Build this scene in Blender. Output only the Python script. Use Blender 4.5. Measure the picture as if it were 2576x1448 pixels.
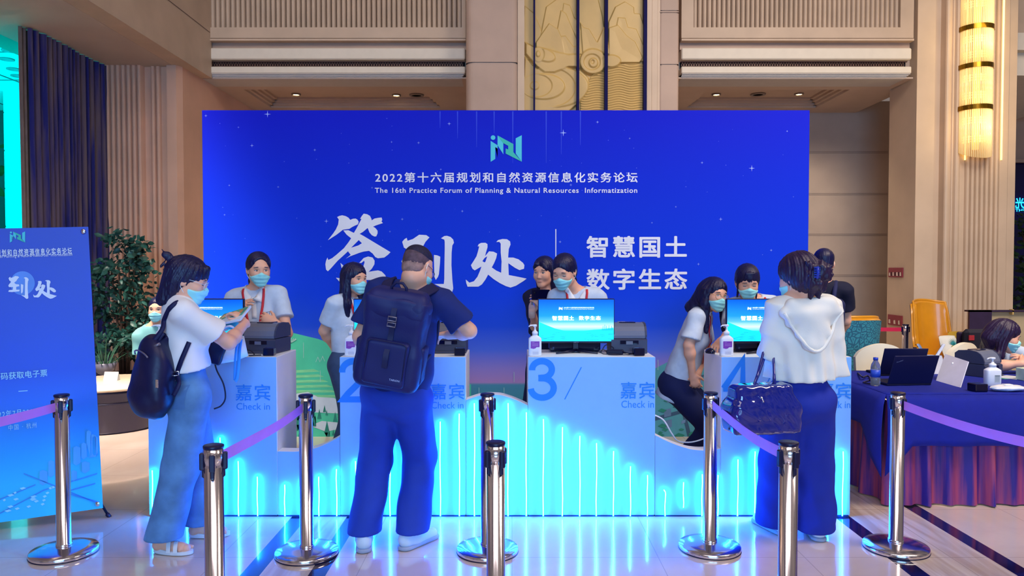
import bpy, math, random
import numpy as np
from mathutils import Vector, Matrix
random.seed(7)
for _o in list(bpy.data.objects):
    bpy.data.objects.remove(_o, do_unlink=True)
SC = bpy.context.scene
COL = SC.collection
PI = math.pi

# ------------------------------------------------------------------ camera
FPX = 1860.0                       # focal length in pixels of the 2576 px wide frame
CAMH = 1.58
PITCH = math.atan(50 / FPX)        # the horizon runs at row 674
cam_data = bpy.data.cameras.new('camera')
cam_data.sensor_width = 36.0
cam_data.lens = FPX / 2576 * 36.0
cam_data.clip_end = 200
cam = bpy.data.objects.new('camera', cam_data)
cam.location = (0, 0, CAMH)
cam.rotation_euler = (PI / 2 - PITCH, 0, 0)
COL.objects.link(cam)
SC.camera = cam

# ------------------------------------------------------------------ exposure and view
SC.view_settings.view_transform = 'Standard'
SC.view_settings.look = 'None'
SC.view_settings.gamma = 1.0
SC.view_settings.use_curve_mapping = False
SC.view_settings.exposure = 0.0

# ------------------------------------------------------------------ world: the open lobby round about
world = bpy.data.worlds.new('lobby_surroundings')
SC.world = world
world.use_nodes = True
_n, _l = world.node_tree.nodes, world.node_tree.links
_n.clear()
_out = _n.new('ShaderNodeOutputWorld'); _bg = _n.new('ShaderNodeBackground')
_tc = _n.new('ShaderNodeTexCoord'); _wave = _n.new('ShaderNodeTexNoise')
_map = _n.new('ShaderNodeMapping'); _map.inputs['Scale'].default_value = (3.2, 3.2, 0.25)
_rmp = _n.new('ShaderNodeValToRGB')
_wave.inputs['Scale'].default_value = 1.6; _wave.inputs['Detail'].default_value = 2
_e = _rmp.color_ramp.elements
_e[0].position = 0.36; _e[0].color = (0.20, 0.17, 0.24, 1)
_e[1].position = 0.66; _e[1].color = (1.0, 0.80, 0.68, 1)
_l.new(_tc.outputs['Generated'], _map.inputs['Vector']); _l.new(_map.outputs[0], _wave.inputs['Vector'])
_l.new(_wave.outputs[0], _rmp.inputs[0]); _l.new(_rmp.outputs[0], _bg.inputs[0]); _l.new(_bg.outputs[0], _out.inputs[0])
_bg.inputs[1].default_value = 0.30

# ------------------------------------------------------------------ lights of the hall, with added unseen fills
def area_light(name, loc, aim, size, power, color, size_y=None, spread=PI):
    d = bpy.data.lights.new(name, 'AREA')
    d.energy = power; d.color = color; d.size = size; d.spread = spread
    if size_y: d.shape = 'RECTANGLE'; d.size_y = size_y
    o = bpy.data.objects.new(name, d); COL.objects.link(o)
    o.location = loc
    o.rotation_euler = (Vector(aim) - Vector(loc)).to_track_quat('-Z', 'Y').to_euler()
    return o
# lobby ceiling lamp high above and behind the photographer; the others are added fills
area_light('lobby_ceiling_lamp', (0.0, -1.0, 8.5), (0, 7.5, 1.6), 6.0, 215, (1.0, 0.86, 0.82), 3.0)
for _gx in (-4.2, 4.0):
    area_light('added_backdrop_fill', (_gx, 5.0, 7.2), (_gx * .9, 9.6, 3.2), 3.4, 55, (1.0, 0.86, 0.74), 1.6, math.radians(105))  # unseen lights added to brighten backdrop and facade but not the counter fronts
area_light('added_blue_front_fill', (0.5, -6.5, 3.2), (0, 5, 1.0), 5.0, 720, (0.24, 0.54, 1.0), 3.0)  # unseen blue fill added behind the camera to tint the foreground
area_light('added_right_fill', (5.2, 2.8, 6.6), (4.0, 7.5, 0.4), 3.0, 210, (1.0, 0.83, 0.68), 2.0, math.radians(120))  # unseen fill added to lift the blouse, table and chairs
area_light('added_left_fill', (-4.2, 4.6, 6.0), (-4.2, 7.3, 0.0), 1.2, 170, (1.0, 0.82, 0.68), 1.2, math.radians(45))  # unseen fill added to brighten the floor at the left

# ------------------------------------------------------------------ pixel helpers (2576 x 1448 frame)
_cp, _sp = math.cos(PITCH), math.sin(PITCH)
def ray(px, py):
    u = (px - 1288) / FPX; v = (724 - py) / FPX
    return Vector((u, _cp + v * _sp, -_sp + v * _cp))
def P(px, py, Y):
    """world point seen at pixel (px, py) at distance Y in front of the camera"""
    d = ray(px, py); return Vector((0, 0, CAMH)) + d * (Y / d.y)
def G(px, py, z=0.0):
    """world point on the level z seen at pixel (px, py)"""
    d = ray(px, py); return Vector((0, 0, CAMH)) + d * ((z - CAMH) / d.z)

# ------------------------------------------------------------------ materials
def lin(c):
    if isinstance(c, str):
        c = c.lstrip('#'); c = [int(c[i:i + 2], 16) for i in (0, 2, 4)]
    r = []
    for v in c[:3]:
        v = v / 255.0
        r.append(v / 12.92 if v <= 0.04045 else ((v + 0.055) / 1.055) ** 2.4)
    return (r[0], r[1], r[2], 1.0)
MATS = {}
def mat(name, color, rough=0.6, metal=0.0, emit=None, power=0.0, var=0.06, scale=8.0, bump=0.0, bscale=60.0,
        trans=0.0, ior=1.45, spec=0.5, coat=0.0, stretch=None):
    """procedural material: a base colour with a little noise variation, optional bump, emission, transmission"""
    if name in MATS: return MATS[name]
    m = bpy.data.materials.new(name); m.use_nodes = True
    N, L = m.node_tree.nodes, m.node_tree.links
    b = N['Principled BSDF']
    c = lin(color)
    b.inputs['Base Color'].default_value = c
    b.inputs['Roughness'].default_value = rough; b.inputs['Metallic'].default_value = metal
    b.inputs['IOR'].default_value = ior; b.inputs['Specular IOR Level'].default_value = spec
    b.inputs['Transmission Weight'].default_value = trans; b.inputs['Coat Weight'].default_value = coat
    tc = N.new('ShaderNodeTexCoord'); src = tc.outputs['Object']
    if stretch:
        mp = N.new('ShaderNodeMapping'); mp.inputs['Scale'].default_value = stretch
        L.new(src, mp.inputs[0]); src = mp.outputs[0]
    if var > 0:
        nz = N.new('ShaderNodeTexNoise'); nz.inputs['Scale'].default_value = scale; nz.inputs['Detail'].default_value = 4
        L.new(src, nz.inputs['Vector'])
        rp = N.new('ShaderNodeValToRGB'); e = rp.color_ramp.elements
        e[0].position = 0.3; e[1].position = 0.7
        e[0].color = tuple(x * (1 - var) for x in c[:3]) + (1,); e[1].color = tuple(min(1, x * (1 + var)) for x in c[:3]) + (1,)
        L.new(nz.outputs[0], rp.inputs[0]); L.new(rp.outputs[0], b.inputs['Base Color'])
    if bump > 0:
        nb = N.new('ShaderNodeTexNoise'); nb.inputs['Scale'].default_value = bscale; nb.inputs['Detail'].default_value = 3
        L.new(src, nb.inputs['Vector'])
        bp = N.new('ShaderNodeBump'); bp.inputs['Strength'].default_value = bump; bp.inputs['Distance'].default_value = 0.01
        L.new(nb.outputs[0], bp.inputs['Height']); L.new(bp.outputs[0], b.inputs['Normal'])
    if emit is not None:
        b.inputs['Emission Color'].default_value = lin(emit) if isinstance(emit, str) else (*emit, 1)
        b.inputs['Emission Strength'].default_value = power
    MATS[name] = m
    return m

# ------------------------------------------------------------------ objects, parts, labels
WM = {}                                     # world matrix of every empty made here
def tag(o, label=None, cat=None, group=None, kind=None):
    if label: o['label'] = label
    if cat: o['category'] = cat
    if group: o['group'] = group
    if kind: o['kind'] = kind
    return o
def thing(name, label, cat, loc=(0, 0, 0), rz=0.0, group=None):
    o = bpy.data.objects.new(name, None); COL.objects.link(o)
    o.empty_display_size = 0.1
    o.location = loc; o.rotation_euler = (0, 0, rz)
    WM[o.name] = Matrix.Translation(Vector(loc)) @ Matrix.Rotation(rz, 4, 'Z')
    return tag(o, label, cat, group)
def link_mesh(name, verts, faces, m, parent=None, smooth=False, world=True, face_mats=None, kind=None):
    """one mesh object; with WORLD the vertices are in world space and become local to the parent"""
    me = bpy.data.meshes.new(name)
    V = np.asarray(verts, dtype=np.float64).reshape(-1, 3)
    o_parent = parent
    if parent is not None and world:
        T = WM.get(parent.name)
        if T is not None:
            I = np.array(T.inverted()); V = V @ I[:3, :3].T + I[:3, 3]
    if isinstance(faces, np.ndarray):
        nf, k = faces.shape
        me.vertices.add(len(V)); me.vertices.foreach_set('co', V.astype(np.float32).ravel())
        me.loops.add(nf * k); me.loops.foreach_set('vertex_index', faces.astype(np.int32).ravel())
        me.polygons.add(nf); me.polygons.foreach_set('loop_start', np.arange(0, nf * k, k, dtype=np.int32))
        me.update(calc_edges=True)
    else:
        me.from_pydata(V.tolist(), [], faces)
    ms = m if isinstance(m, (list, tuple)) else [m]
    for x in ms: me.materials.append(x)
    if face_mats is not None: me.polygons.foreach_set('material_index', np.asarray(face_mats, dtype=np.int32))
    if smooth: me.polygons.foreach_set('use_smooth', np.ones(len(me.polygons), dtype=bool))
    me.validate(); me.update()
    o = bpy.data.objects.new(name, me); COL.objects.link(o)
    if parent is not None:
        o.parent = parent
        WM[o.name] = WM.get(parent.name, Matrix())
    if kind: o['kind'] = kind
    return o
def copy_tree(o, parent=None):
    c = o.copy(); COL.objects.link(c)
    if parent is not None: c.parent = parent
    for ch in list(o.children): copy_tree(ch, c)
    return c

class MB:
    """collects shapes and links them as ONE mesh object"""
    def __init__(s): s.v = []; s.f = []; s.sm = []; s.mi = []; s.cur = 0
    def add(s, vs, fs, smooth=False):
        n = len(s.v); s.v += [tuple(p) for p in vs]
        for f in fs: s.f.append(tuple(i + n for i in f)); s.sm.append(smooth); s.mi.append(s.cur)
        return s
    def box(s, x0, x1, y0, y1, z0, z1, bev=0.0, M=None):
        if bev > 0:
            b = min(bev, (x1 - x0) / 2.01, (y1 - y0) / 2.01, (z1 - z0) / 2.01)
            vs, fs = [], []
            idx = {}
            for i, X in ((0, (x0, x0 + b)), (1, (x1, x1 - b))):
                for j, Y in ((0, (y0, y0 + b)), (1, (y1, y1 - b))):
                    for k, Z in ((0, (z0, z0 + b)), (1, (z1, z1 - b))):
                        idx[i, j, k, 0] = len(vs); vs.append((X[0], Y[1], Z[1]))
                        idx[i, j, k, 1] = len(vs); vs.append((X[1], Y[0], Z[1]))
                        idx[i, j, k, 2] = len(vs); vs.append((X[1], Y[1], Z[0]))
            for i in (0, 1):
                fs.append([idx[i, a, c, 0] for a, c in ((0, 0), (1, 0), (1, 1), (0, 1))])
                fs.append([idx[a, i, c, 1] for a, c in ((0, 0), (1, 0), (1, 1), (0, 1))])
                fs.append([idx[a, c, i, 2] for a, c in ((0, 0), (1, 0), (1, 1), (0, 1))])
            for a in (0, 1):
                for c in (0, 1):
                    fs.append([idx[a, c, 0, 0], idx[a, c, 1, 0], idx[a, c, 1, 1], idx[a, c, 0, 1]])
                    fs.append([idx[a, 0, c, 0], idx[a, 1, c, 0], idx[a, 1, c, 2], idx[a, 0, c, 2]])
                    fs.append([idx[0, a, c, 1], idx[1, a, c, 1], idx[1, a, c, 2], idx[0, a, c, 2]])
            for i in (0, 1):
                for j in (0, 1):
                    for k in (0, 1): fs.append([idx[i, j, k, 0], idx[i, j, k, 1], idx[i, j, k, 2]])
        else:
            vs = [(x0, y0, z0), (x1, y0, z0), (x1, y1, z0), (x0, y1, z0), (x0, y0, z1), (x1, y0, z1), (x1, y1, z1), (x0, y1, z1)]
            fs = [(0, 3, 2, 1), (4, 5, 6, 7), (0, 1, 5, 4), (1, 2, 6, 5), (2, 3, 7, 6), (3, 0, 4, 7)]
        if M is not None: vs = [M @ Vector(p) for p in vs]
        return s.add(vs, fs)
    def tube(s, pts, r, n=8, cap=True, closed=False):
        pts = [Vector(p) for p in pts]; m = len(pts)
        rs = r if isinstance(r, (list, tuple)) else [r] * m
        vs, fs = [], []
        t0 = (pts[1] - pts[0]).normalized()
        a = t0.orthogonal().normalized()
        for i, p in enumerate(pts):
            if closed: t = pts[(i + 1) % m] - pts[i - 1]
            else: t = pts[min(i + 1, m - 1)] - pts[max(i - 1, 0)]
            if t.length < 1e-9: t = t0
            t = t.normalized()
            a = (a - t * a.dot(t))
            a = a.normalized() if a.length > 1e-6 else t.orthogonal().normalized()
            b = t.cross(a)
            for k in range(n):
                w = 2 * PI * k / n
                vs.append(p + (a * math.cos(w) + b * math.sin(w)) * rs[i])
        for i in range(m if closed else m - 1):
            j = (i + 1) % m
            for k in range(n):
                fs.append((i * n + k, i * n + (k + 1) % n, j * n + (k + 1) % n, j * n + k))
        s.add(vs, fs, True)
        if cap and not closed:
            q = len(s.v) - m * n
            s.f.append(tuple(q + k for k in reversed(range(n)))); s.sm.append(False); s.mi.append(s.cur)
            s.f.append(tuple(q + (m - 1) * n + k for k in range(n))); s.sm.append(False); s.mi.append(s.cur)
        return s
    def lathe(s, prof, c=(0, 0, 0), n=32, M=None, sx=1.0, sy=1.0):
        """profile of (radius, height) turned about the upright axis through c"""
        vs, fs = [], []; c = Vector(c)
        for r, z in prof:
            for k in range(n):
                w = 2 * PI * k / n
                p = Vector((r * math.cos(w) * sx, r * math.sin(w) * sy, z))
                vs.append((M @ p if M is not None else p) + c)
        for i in range(len(prof) - 1):
            for k in range(n):
                fs.append((i * n + k, i * n + (k + 1) % n, (i + 1) * n + (k + 1) % n, (i + 1) * n + k))
        s.add(vs, fs, True)
        q = len(s.v) - len(vs)
        if prof[0][0] > 1e-6: s.f.append(tuple(q + k for k in reversed(range(n)))); s.sm.append(False); s.mi.append(s.cur)
        if prof[-1][0] > 1e-6: s.f.append(tuple(q + (len(prof) - 1) * n + k for k in range(n))); s.sm.append(False); s.mi.append(s.cur)
        return s
    def prism(s, poly, o, ex, ey, ez):
        """polygon (2D) in the plane o + x*ex + y*ey, thickened by the vector ez"""
        o, ex, ey, ez = Vector(o), Vector(ex), Vector(ey), Vector(ez)
        n = len(poly)
        vs = [o + ex * x + ey * y for x, y in poly] + [o + ex * x + ey * y + ez for x, y in poly]
        fs = [tuple(range(n)), tuple(range(2 * n - 1, n - 1, -1))]
        fs += [(i, (i + 1) % n, n + (i + 1) % n, n + i) for i in range(n)]
        return s.add(vs, fs)
    def strip(s, prof, a, b):
        """open profile of points swept from offset a to offset b"""
        a, b = Vector(a), Vector(b); n = len(prof)
        vs = [Vector(p) + a for p in prof] + [Vector(p) + b for p in prof]
        return s.add(vs, [(i, i + 1, n + i + 1, n + i) for i in range(n - 1)])
    def grid(s, rows, smooth=True):
        m, n = len(rows), len(rows[0])
        vs = [p for r in rows for p in r]
        return s.add(vs, [(i * n + k, i * n + k + 1, (i + 1) * n + k + 1, (i + 1) * n + k) for i in range(m - 1) for k in range(n - 1)], smooth)
    def build(s, name, m, parent=None, world=True, smooth=None, kind=None, fix=True):
        o = link_mesh(name, s.v, s.f, m, parent, False, world, s.mi if isinstance(m, (list, tuple)) else None, kind)
        me = o.data
        if len(me.polygons) == len(s.sm):
            me.polygons.foreach_set('use_smooth', np.array([bool(x) if smooth is None else smooth for x in s.sm], dtype=bool))
        if fix:
            import bmesh
            bm = bmesh.new(); bm.from_mesh(me); bmesh.ops.recalc_face_normals(bm, faces=bm.faces); bm.to_mesh(me); bm.free()
        return o

# ------------------------------------------------------------------ lettering and flat marks
def _curve_to_arrays(cu):
    o = bpy.data.objects.new('tmp', cu); COL.objects.link(o)
    dg = bpy.context.evaluated_depsgraph_get(); ev = o.evaluated_get(dg); me = ev.to_mesh()
    V = np.array([v.co[:] for v in me.vertices], dtype=float).reshape(-1, 3); F = [tuple(p.vertices) for p in me.polygons]
    ev.to_mesh_clear(); bpy.data.objects.remove(o, do_unlink=True); bpy.data.curves.remove(cu)
    return V, F
def text_arrays(s, bold=0.0, spacing=1.0, extrude=0.0):
    cu = bpy.data.curves.new('tmp', 'FONT'); cu.body = s
    cu.offset = bold; cu.space_character = spacing
    cu.extrude = extrude; cu.resolution_u = 3
    return _curve_to_arrays(cu)
def shape_arrays(polys, extrude=0.0):
    cu = bpy.data.curves.new('tmp', 'CURVE'); cu.dimensions = '2D'; cu.fill_mode = 'BOTH'; cu.extrude = extrude
    for poly in polys:
        sp = cu.splines.new('POLY'); sp.points.add(len(poly) - 1); sp.use_cyclic_u = True
        for q, (x, y) in zip(sp.points, poly): q.co = (x, y, 0, 1)
    return _curve_to_arrays(cu)
class Plane:
    """a flat face to letter on: origin o, x axis ex, y axis ey (unit vectors), n towards the reader"""
    def __init__(s, o, ex, ey):
        s.o, s.ex, s.ey = Vector(o), Vector(ex).normalized(), Vector(ey).normalized(); s.n = s.ex.cross(s.ey).normalized()
    def hit(s, px, py):
        """plane coordinates of a pixel"""
        d = ray(px, py); c = Vector((0, 0, CAMH)); t = (s.o - c).dot(s.n) / d.dot(s.n); p = c + d * t - s.o
        return p.dot(s.ex), p.dot(s.ey)
    def place(s, V, lift=0.002):
        return np.array([s.o + s.ex * x + s.ey * y + s.n * (z + lift) for x, y, z in V])
def fit_text(pl, s, box, m, parent, bold=0.0, spacing=1.0, name='lettering', depth=0.0015, lift=0.002):
    """lettering s stretched to the plane rectangle box = (x0, y0, x1, y1)"""
    V, F = text_arrays(s, 0.0, spacing, 0.0)
    if len(V) == 0: return None
    if bold > 0:                       # heavier strokes: the outline laid down again a little to each side
        n0, V0, F0 = len(V), V, F; Vs, F = [], []
        for q, (dx, dy) in enumerate(((0, 0), (1, 0), (-1, 0), (0, 1), (0, -1), (.7, .7), (-.7, .7), (.7, -.7), (-.7, -.7))):
            Vs.append(V0 + np.array([dx * bold, dy * bold, q * .0002])); F += [tuple(i + q * n0 for i in f) for f in F0]
        V = np.vstack(Vs)
    lo, hi = V.min(0), V.max(0); x0, y0, x1, y1 = box
    V[:, 0] = x0 + (V[:, 0] - lo[0]) / max(hi[0] - lo[0], 1e-6) * (x1 - x0)
    V[:, 1] = y0 + (V[:, 1] - lo[1]) / max(hi[1] - lo[1], 1e-6) * (y1 - y0)
    return link_mesh(name, pl.place(V, lift), F, m, parent)
def pxbox(pl, x0, y0, x1, y1):
    a, b = pl.hit(x0, y1), pl.hit(x1, y0); return (a[0], a[1], b[0], b[1])
def fit_shape(pl, polys, m, parent, name, lift=0.002, pixels=True):
    Q = [[pl.hit(*p) for p in poly] for poly in polys] if pixels else polys
    V, F = shape_arrays(Q); return link_mesh(name, pl.place(V, lift), F, m, parent)
# ================================================================== SETTING
def special_mat(name, build):
    if name in MATS: return MATS[name]
    m = bpy.data.materials.new(name); m.use_nodes = True
    build(m.node_tree.nodes, m.node_tree.links, m.node_tree.nodes['Principled BSDF']); MATS[name] = m
    return m
def _marble(c0, c1, seam, rough, stretch=(1, 1, 1), tile=0.8, vein=0.5):
    def f(N, L, b):
        tc = N.new('ShaderNodeTexCoord'); mp = N.new('ShaderNodeMapping'); mp.inputs['Scale'].default_value = stretch
        L.new(tc.outputs['Object'], mp.inputs[0])
        nz = N.new('ShaderNodeTexNoise'); nz.inputs['Scale'].default_value = 1.1; nz.inputs['Detail'].default_value = 7
        nz.inputs['Distortion'].default_value = 1.3
        L.new(mp.outputs[0], nz.inputs['Vector'])
        rp = N.new('ShaderNodeValToRGB'); e = rp.color_ramp.elements
        e[0].position = 0.5 - vein * 0.3; e[0].color = lin(c0); e[1].position = 0.5 + vein * 0.3; e[1].color = lin(c1)
        L.new(nz.outputs[0], rp.inputs[0])
        br = N.new('ShaderNodeTexBrick'); br.offset = 0.0
        br.inputs['Scale'].default_value = 1.0; br.inputs['Brick Width'].default_value = tile; br.inputs['Row Height'].default_value = tile
        br.inputs['Mortar Size'].default_value = 0.0025
        br.inputs['Color1'].default_value = (1, 1, 1, 1); br.inputs['Color2'].default_value = (1, 1, 1, 1); br.inputs['Mortar'].default_value = (seam, seam, seam, 1)
        L.new(tc.outputs['Object'], br.inputs['Vector'])
        mx = N.new('ShaderNodeMix'); mx.data_type = 'RGBA'; mx.blend_type = 'MULTIPLY'; mx.inputs[0].default_value = 1.0
        L.new(rp.outputs[0], mx.inputs[6]); L.new(br.outputs[0], mx.inputs[7]); L.new(mx.outputs[2], b.inputs['Base Color'])
        b.inputs['Roughness'].default_value = rough; b.inputs['Specular IOR Level'].default_value = 0.9
        b.inputs['Coat Weight'].default_value = 0.6; b.inputs['Coat Roughness'].default_value = 0.03
    return f
M_floor = special_mat('cream_marble', _marble('#cdb9ae', '#dccabf', 0.72, 0.12, (1, 1, 1)))
M_vein = special_mat('veined_marble', _marble('#b6a090', '#d8c8ba', 0.6, 0.12, (9, 0.8, 1)))
M_dark = special_mat('dark_marble', _marble('#101030', '#1a1a40', 0.8, 0.1))
M_stone = mat('beige_stone', '#c0a890', 0.55, var=0.10, scale=2.2, bump=0.05, bscale=25)
M_stone2 = mat('pink_beige_stone', '#b49a88', 0.55, var=0.08, scale=1.6, bump=0.04, bscale=25)
M_pale = mat('pale_stone', '#cbb399', 0.5, var=0.07, scale=2.0)
M_greystone = mat('grey_beige_panel', '#b9a594', 0.55, var=0.07, scale=2.5)
M_cream = mat('cream_plaster', '#ded3c0', 0.7, var=0.03)
M_greyplaster = mat('grey_moulding_plaster', '#bdb9b4', 0.7, var=0.03)
M_soffit = mat('ceiling_plaster', '#c0aa98', 0.8, var=0.04, scale=3)
M_gold = mat('satin_gold', '#c9a765', 0.35, var=0.08, scale=3)
M_strip = mat('dark_blue_inlay', '#050548', 0.6, spec=.15)

def X_at(px, Y): return P(px, 674, Y).x
def Z_at(py, Y): return P(1288, py, Y).z
YF = 10.5

# ---- floor: cream marble with two bands of veined marble between dark inlays
xs = [-16, -1.40, -1.30, -1.05, -0.96, 2.05, 2.15, 2.60, 2.70, 16]
fm = [0, 2, 1, 2, 0, 2, 1, 2, 0]
fl = MB()
for i in range(9):
    fl.cur = fm[i]
    fl.add([(xs[i], -6, 0), (xs[i + 1], -6, 0), (xs[i + 1], 16, 0), (xs[i], 16, 0)], [(0, 1, 2, 3)])
fl.cur = 0
fl.box(-16, 16, -6, 16, -0.2, -0.01)
fl.build('floor', [M_floor, M_vein, M_dark], kind='structure', fix=False)

def reeds(mb, x0, x1, n, Y, z0, z1, depth, seg=6, axis='x'):
    """convex half-round reeds side by side"""
    prof = []
    w = (x1 - x0) / n
    for i in range(n):
        for k in range(seg + 1):
            t = k / seg
            h = math.sqrt(max(0, 1 - (2 * t - 1) ** 2))
            a = x0 + w * (i + 0.04 + 0.92 * t); d = Y - depth * h
            prof.append((a, d, 0) if axis == 'x' else (d, a, 0))
    mb.strip(prof, (0, 0, z0), (0, 0, z1))

# ---- gallery front (left and right bays)
def bay(side, xl, xr, fl0, fl1, nre):
    a, b = X_at(xl, YF), X_at(xr, YF)
    r0, r1 = X_at(fl0, YF), X_at(fl1, YF)
    zt = 6.4
    z_b = Z_at(98, YF); z_p = Z_at(71, YF)
    m = MB()
    # panel frame round the reeded field
    m.box(a, r0, YF - .04, YF + .3, z_p, zt)
    m.box(r1, b, YF - .04, YF + .3, z_p, zt)
    m.box(a, b, YF - .04, YF + .3, z_b, z_p)
    m.box(a, b, YF - .055, YF + .3, Z_at(105, YF), z_b - .012)
    m.box(a, b, YF + .02, YF + .3, z_b - .02, z_b + .01)
    m.box(r0, r1, YF + .03, YF + .3, z_p - .02, zt)
    reeds(m, r0, r1, nre, YF + .03, z_p, zt, .045)
    m.build('wall_back_gallery_' + side, M_stone, kind='structure')
    t = MB(); t.box(a, b, YF + .06, YF + .4, Z_at(122, YF), Z_at(105, YF))
    t.build('trim_1_' + side, M_stone2, kind='structure')
    t = MB()
    t.box(a + .01, b - .01, YF - .02, YF + .35, Z_at(150, YF), Z_at(121, YF), .015)
    t.box(a + .01, b - .01, YF - .02, YF + .35, Z_at(185, YF), Z_at(168, YF), .01)
    t.box(a + .01, b - .01, YF + .16, YF + .35, Z_at(170, YF), Z_at(148, YF))
    t.build('trim_2_' + side, M_cream, kind='structure')
    t = MB()
    for i in range(4):
        t.box(a + .02, b - .02 - .015 * i, YF - .005 + .02 * i, YF + .5, Z_at(196, YF) + .017 * (3 - i) , Z_at(185, YF) - .001 * i)
    t.build('trim_3_' + side, M_greyplaster, kind='structure')
    # pierced bronze grille in the slot
    g = thing('air_vent', 'long narrow pierced bronze air grille in the %s white ceiling edge' % side, 'vent', (a, YF + .1, Z_at(166, YF)))
    zb, zt2 = Z_at(167.5, YF), Z_at(150.5, YF)
    back = MB().box(a + .02, b - .02, YF + .13, YF + .158, zb, zt2); back.build('backing', M_black, g)
    fr = MB()
    fr.box(a + .02, b - .02, YF + .075, YF + .1, zb, zb + .008); fr.box(a + .02, b - .02, YF + .075, YF + .1, zt2 - .008, zt2)
    k = int((b - a - .06) / .036)
    for i in range(k):
        x = a + .03 + i * .036; zm = (zb + zt2) / 2; h = (zt2 - zb) / 2
        for s in (1, -1):
            fr.add([(x, YF + .09, zm), (x + .008, YF + .09, zm), (x + .022, YF + .09, zm + s * h), (x + .014, YF + .09, zm + s * h)], [(0, 1, 2, 3)])
            fr.add([(x + .036, YF + .09, zm), (x + .028, YF + .09, zm), (x + .014, YF + .09, zm + s * h), (x + .022, YF + .09, zm + s * h)], [(0, 1, 2, 3)])
    fr.build('grille', M_bronze, g)
    # ceiling of the recess with a raised tray
    zc = Z_at(195.5, YF); Yb = 12.85
    t0, t1 = 11.2, 12.45
    ta, tb = a + .55, b - .55
    c = MB()
    c.box(a - .05, b + .05, YF + .05, YF + .3, zc, zc + .02); c.box(a - .05, b + .05, YF + .3, t0, zc, zc + .25); c.box(a - .3, b + .3, t1, Yb, zc, zc + .25)
    c.box(a - .3, ta, t0, t1, zc, zc + .25); c.box(tb, b + .3, t0, t1, zc, zc + .25)
    for i, d in enumerate((.05, .10, .15)):
        z = zc + .035 * (i + 1)
        c.box(ta, tb, t1 - d, t1 - d + .05, z, zc + .3); c.box(ta, ta + d, t0, t1, z, zc + .3); c.box(tb - d, tb, t0, t1, z, zc + .3)
        c.box(ta, tb, t0 + d - .05, t0 + d, z, zc + .3)
    c.box(a - .3, b + .3, t0 - .5, Yb, zc + .14, zc + .3)
    c.build('ceiling_recess_' + side, M_soffit, kind='structure')
    return a, b, zc
M_black = mat('black_void', '#101018', 0.8)
M_bronze = mat('brown_bronze', '#7a5648', 0.45, var=0.1)
aL, bL, ZC = bay('left', 476, 1173, 510, 1163, 52)
aR, bR, _z = bay('right', 1709, 2286, 1739, 2253, 43)

# ---- wall at the back of the recess, stone panels with paired grooves
YB = 12.85
w = MB(); w.box(X_at(430, YB), X_at(2320, YB), YB, YB + .2, 0, ZC + .2)
w.build('wall_back', M_greystone, kind='structure')
gr = MB()
for py in (383, 488, 590, 693):
    for d in (-.012, .012):
        z = Z_at(py, YB) + d
        gr.box(X_at(2000, YB), X_at(2230, YB), YB - .004, YB, z - .004, z + .004)
gr.build('trim_4', mat('joint_shadow_grey', '#8d7c70', 0.8), kind='structure')
w = MB(); w.box(X_at(1900, YB), X_at(2300, YB), YB - .03, YB, 0, .12); w.box(X_at(1900, YB), X_at(2300, YB), YB - .05, YB, .12, .16)
w.build('baseboard_back', M_pale, kind='structure')

# ---- great pillar behind the backdrop: stone cheeks round a gilded carved panel
YP = 10.0
def rounded_slab(mb, x0, x1, y0, y1, z0, z1, r):
    pr = []
    for k in range(7):
        w_ = PI / 2 * k / 6; pr.append((x0 + r - r * math.cos(w_), y0 + r - r * math.sin(w_), 0))
    for k in range(7):
        w_ = PI / 2 * k / 6; pr.append((x1 - r + r * math.sin(w_), y0 + r - r * math.cos(w_), 0))
    pr = [(x0, y1, 0)] + pr + [(x1, y1, 0)]
    mb.strip(pr, (0, 0, z0), (0, 0, z1))
p = MB()
zg = Z_at(158, YP)
x0, x1 = X_at(1172, YP), X_at(1306, YP)
rounded_slab(p, x0, x1, YP, 11.6, 0, zg - .012, .10); rounded_slab(p, x0 + .015, x1 - .015, YP + .015, 11.6, zg - .02, zg + .02, .10)
rounded_slab(p, x0, x1, YP, 11.6, zg + .012, 6.4, .10)
x2, x3 = X_at(1660, YP), X_at(1709, YP)
for za, zb in ((0, zg - .012), (zg + .012, Z_at(23, YP) - .02), (Z_at(23, YP) + .02, 6.4)):
    rounded_slab(p, x2, x3, YP + .1, 11.6, za, zb, .03)
rounded_slab(p, x2 + .012, x3 - .012, YP + .112, 11.6, 0, 6.4, .03)
p.box(x2 + .005, x3 - .005, YP + .1, 11.0, Z_at(23, YP) - .007, Z_at(23, YP) + .007)
p.box(x1 - .05, x2 + .05, YP + .25, 11.6, 0, 6.4)
p.build('wall_back_pillar', M_stone2, kind='structure')
p = MB()
p.box(x1 - .02, X_at(1319, YP), YP + .02, YP + .3, 0, 6.4)
p.box(X_at(1625, YP), X_at(1639, YP), YP + .06, YP + .3, 0, 6.4); p.box(X_at(1640.5, YP), X_at(1654, YP), YP + .09, YP + .3, 0, 6.4)
p.box(X_at(1655, YP), x2 + .01, YP + .11, YP + .3, 0, 6.4)
p.build('trim_5', M_pale, kind='structure')

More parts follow.
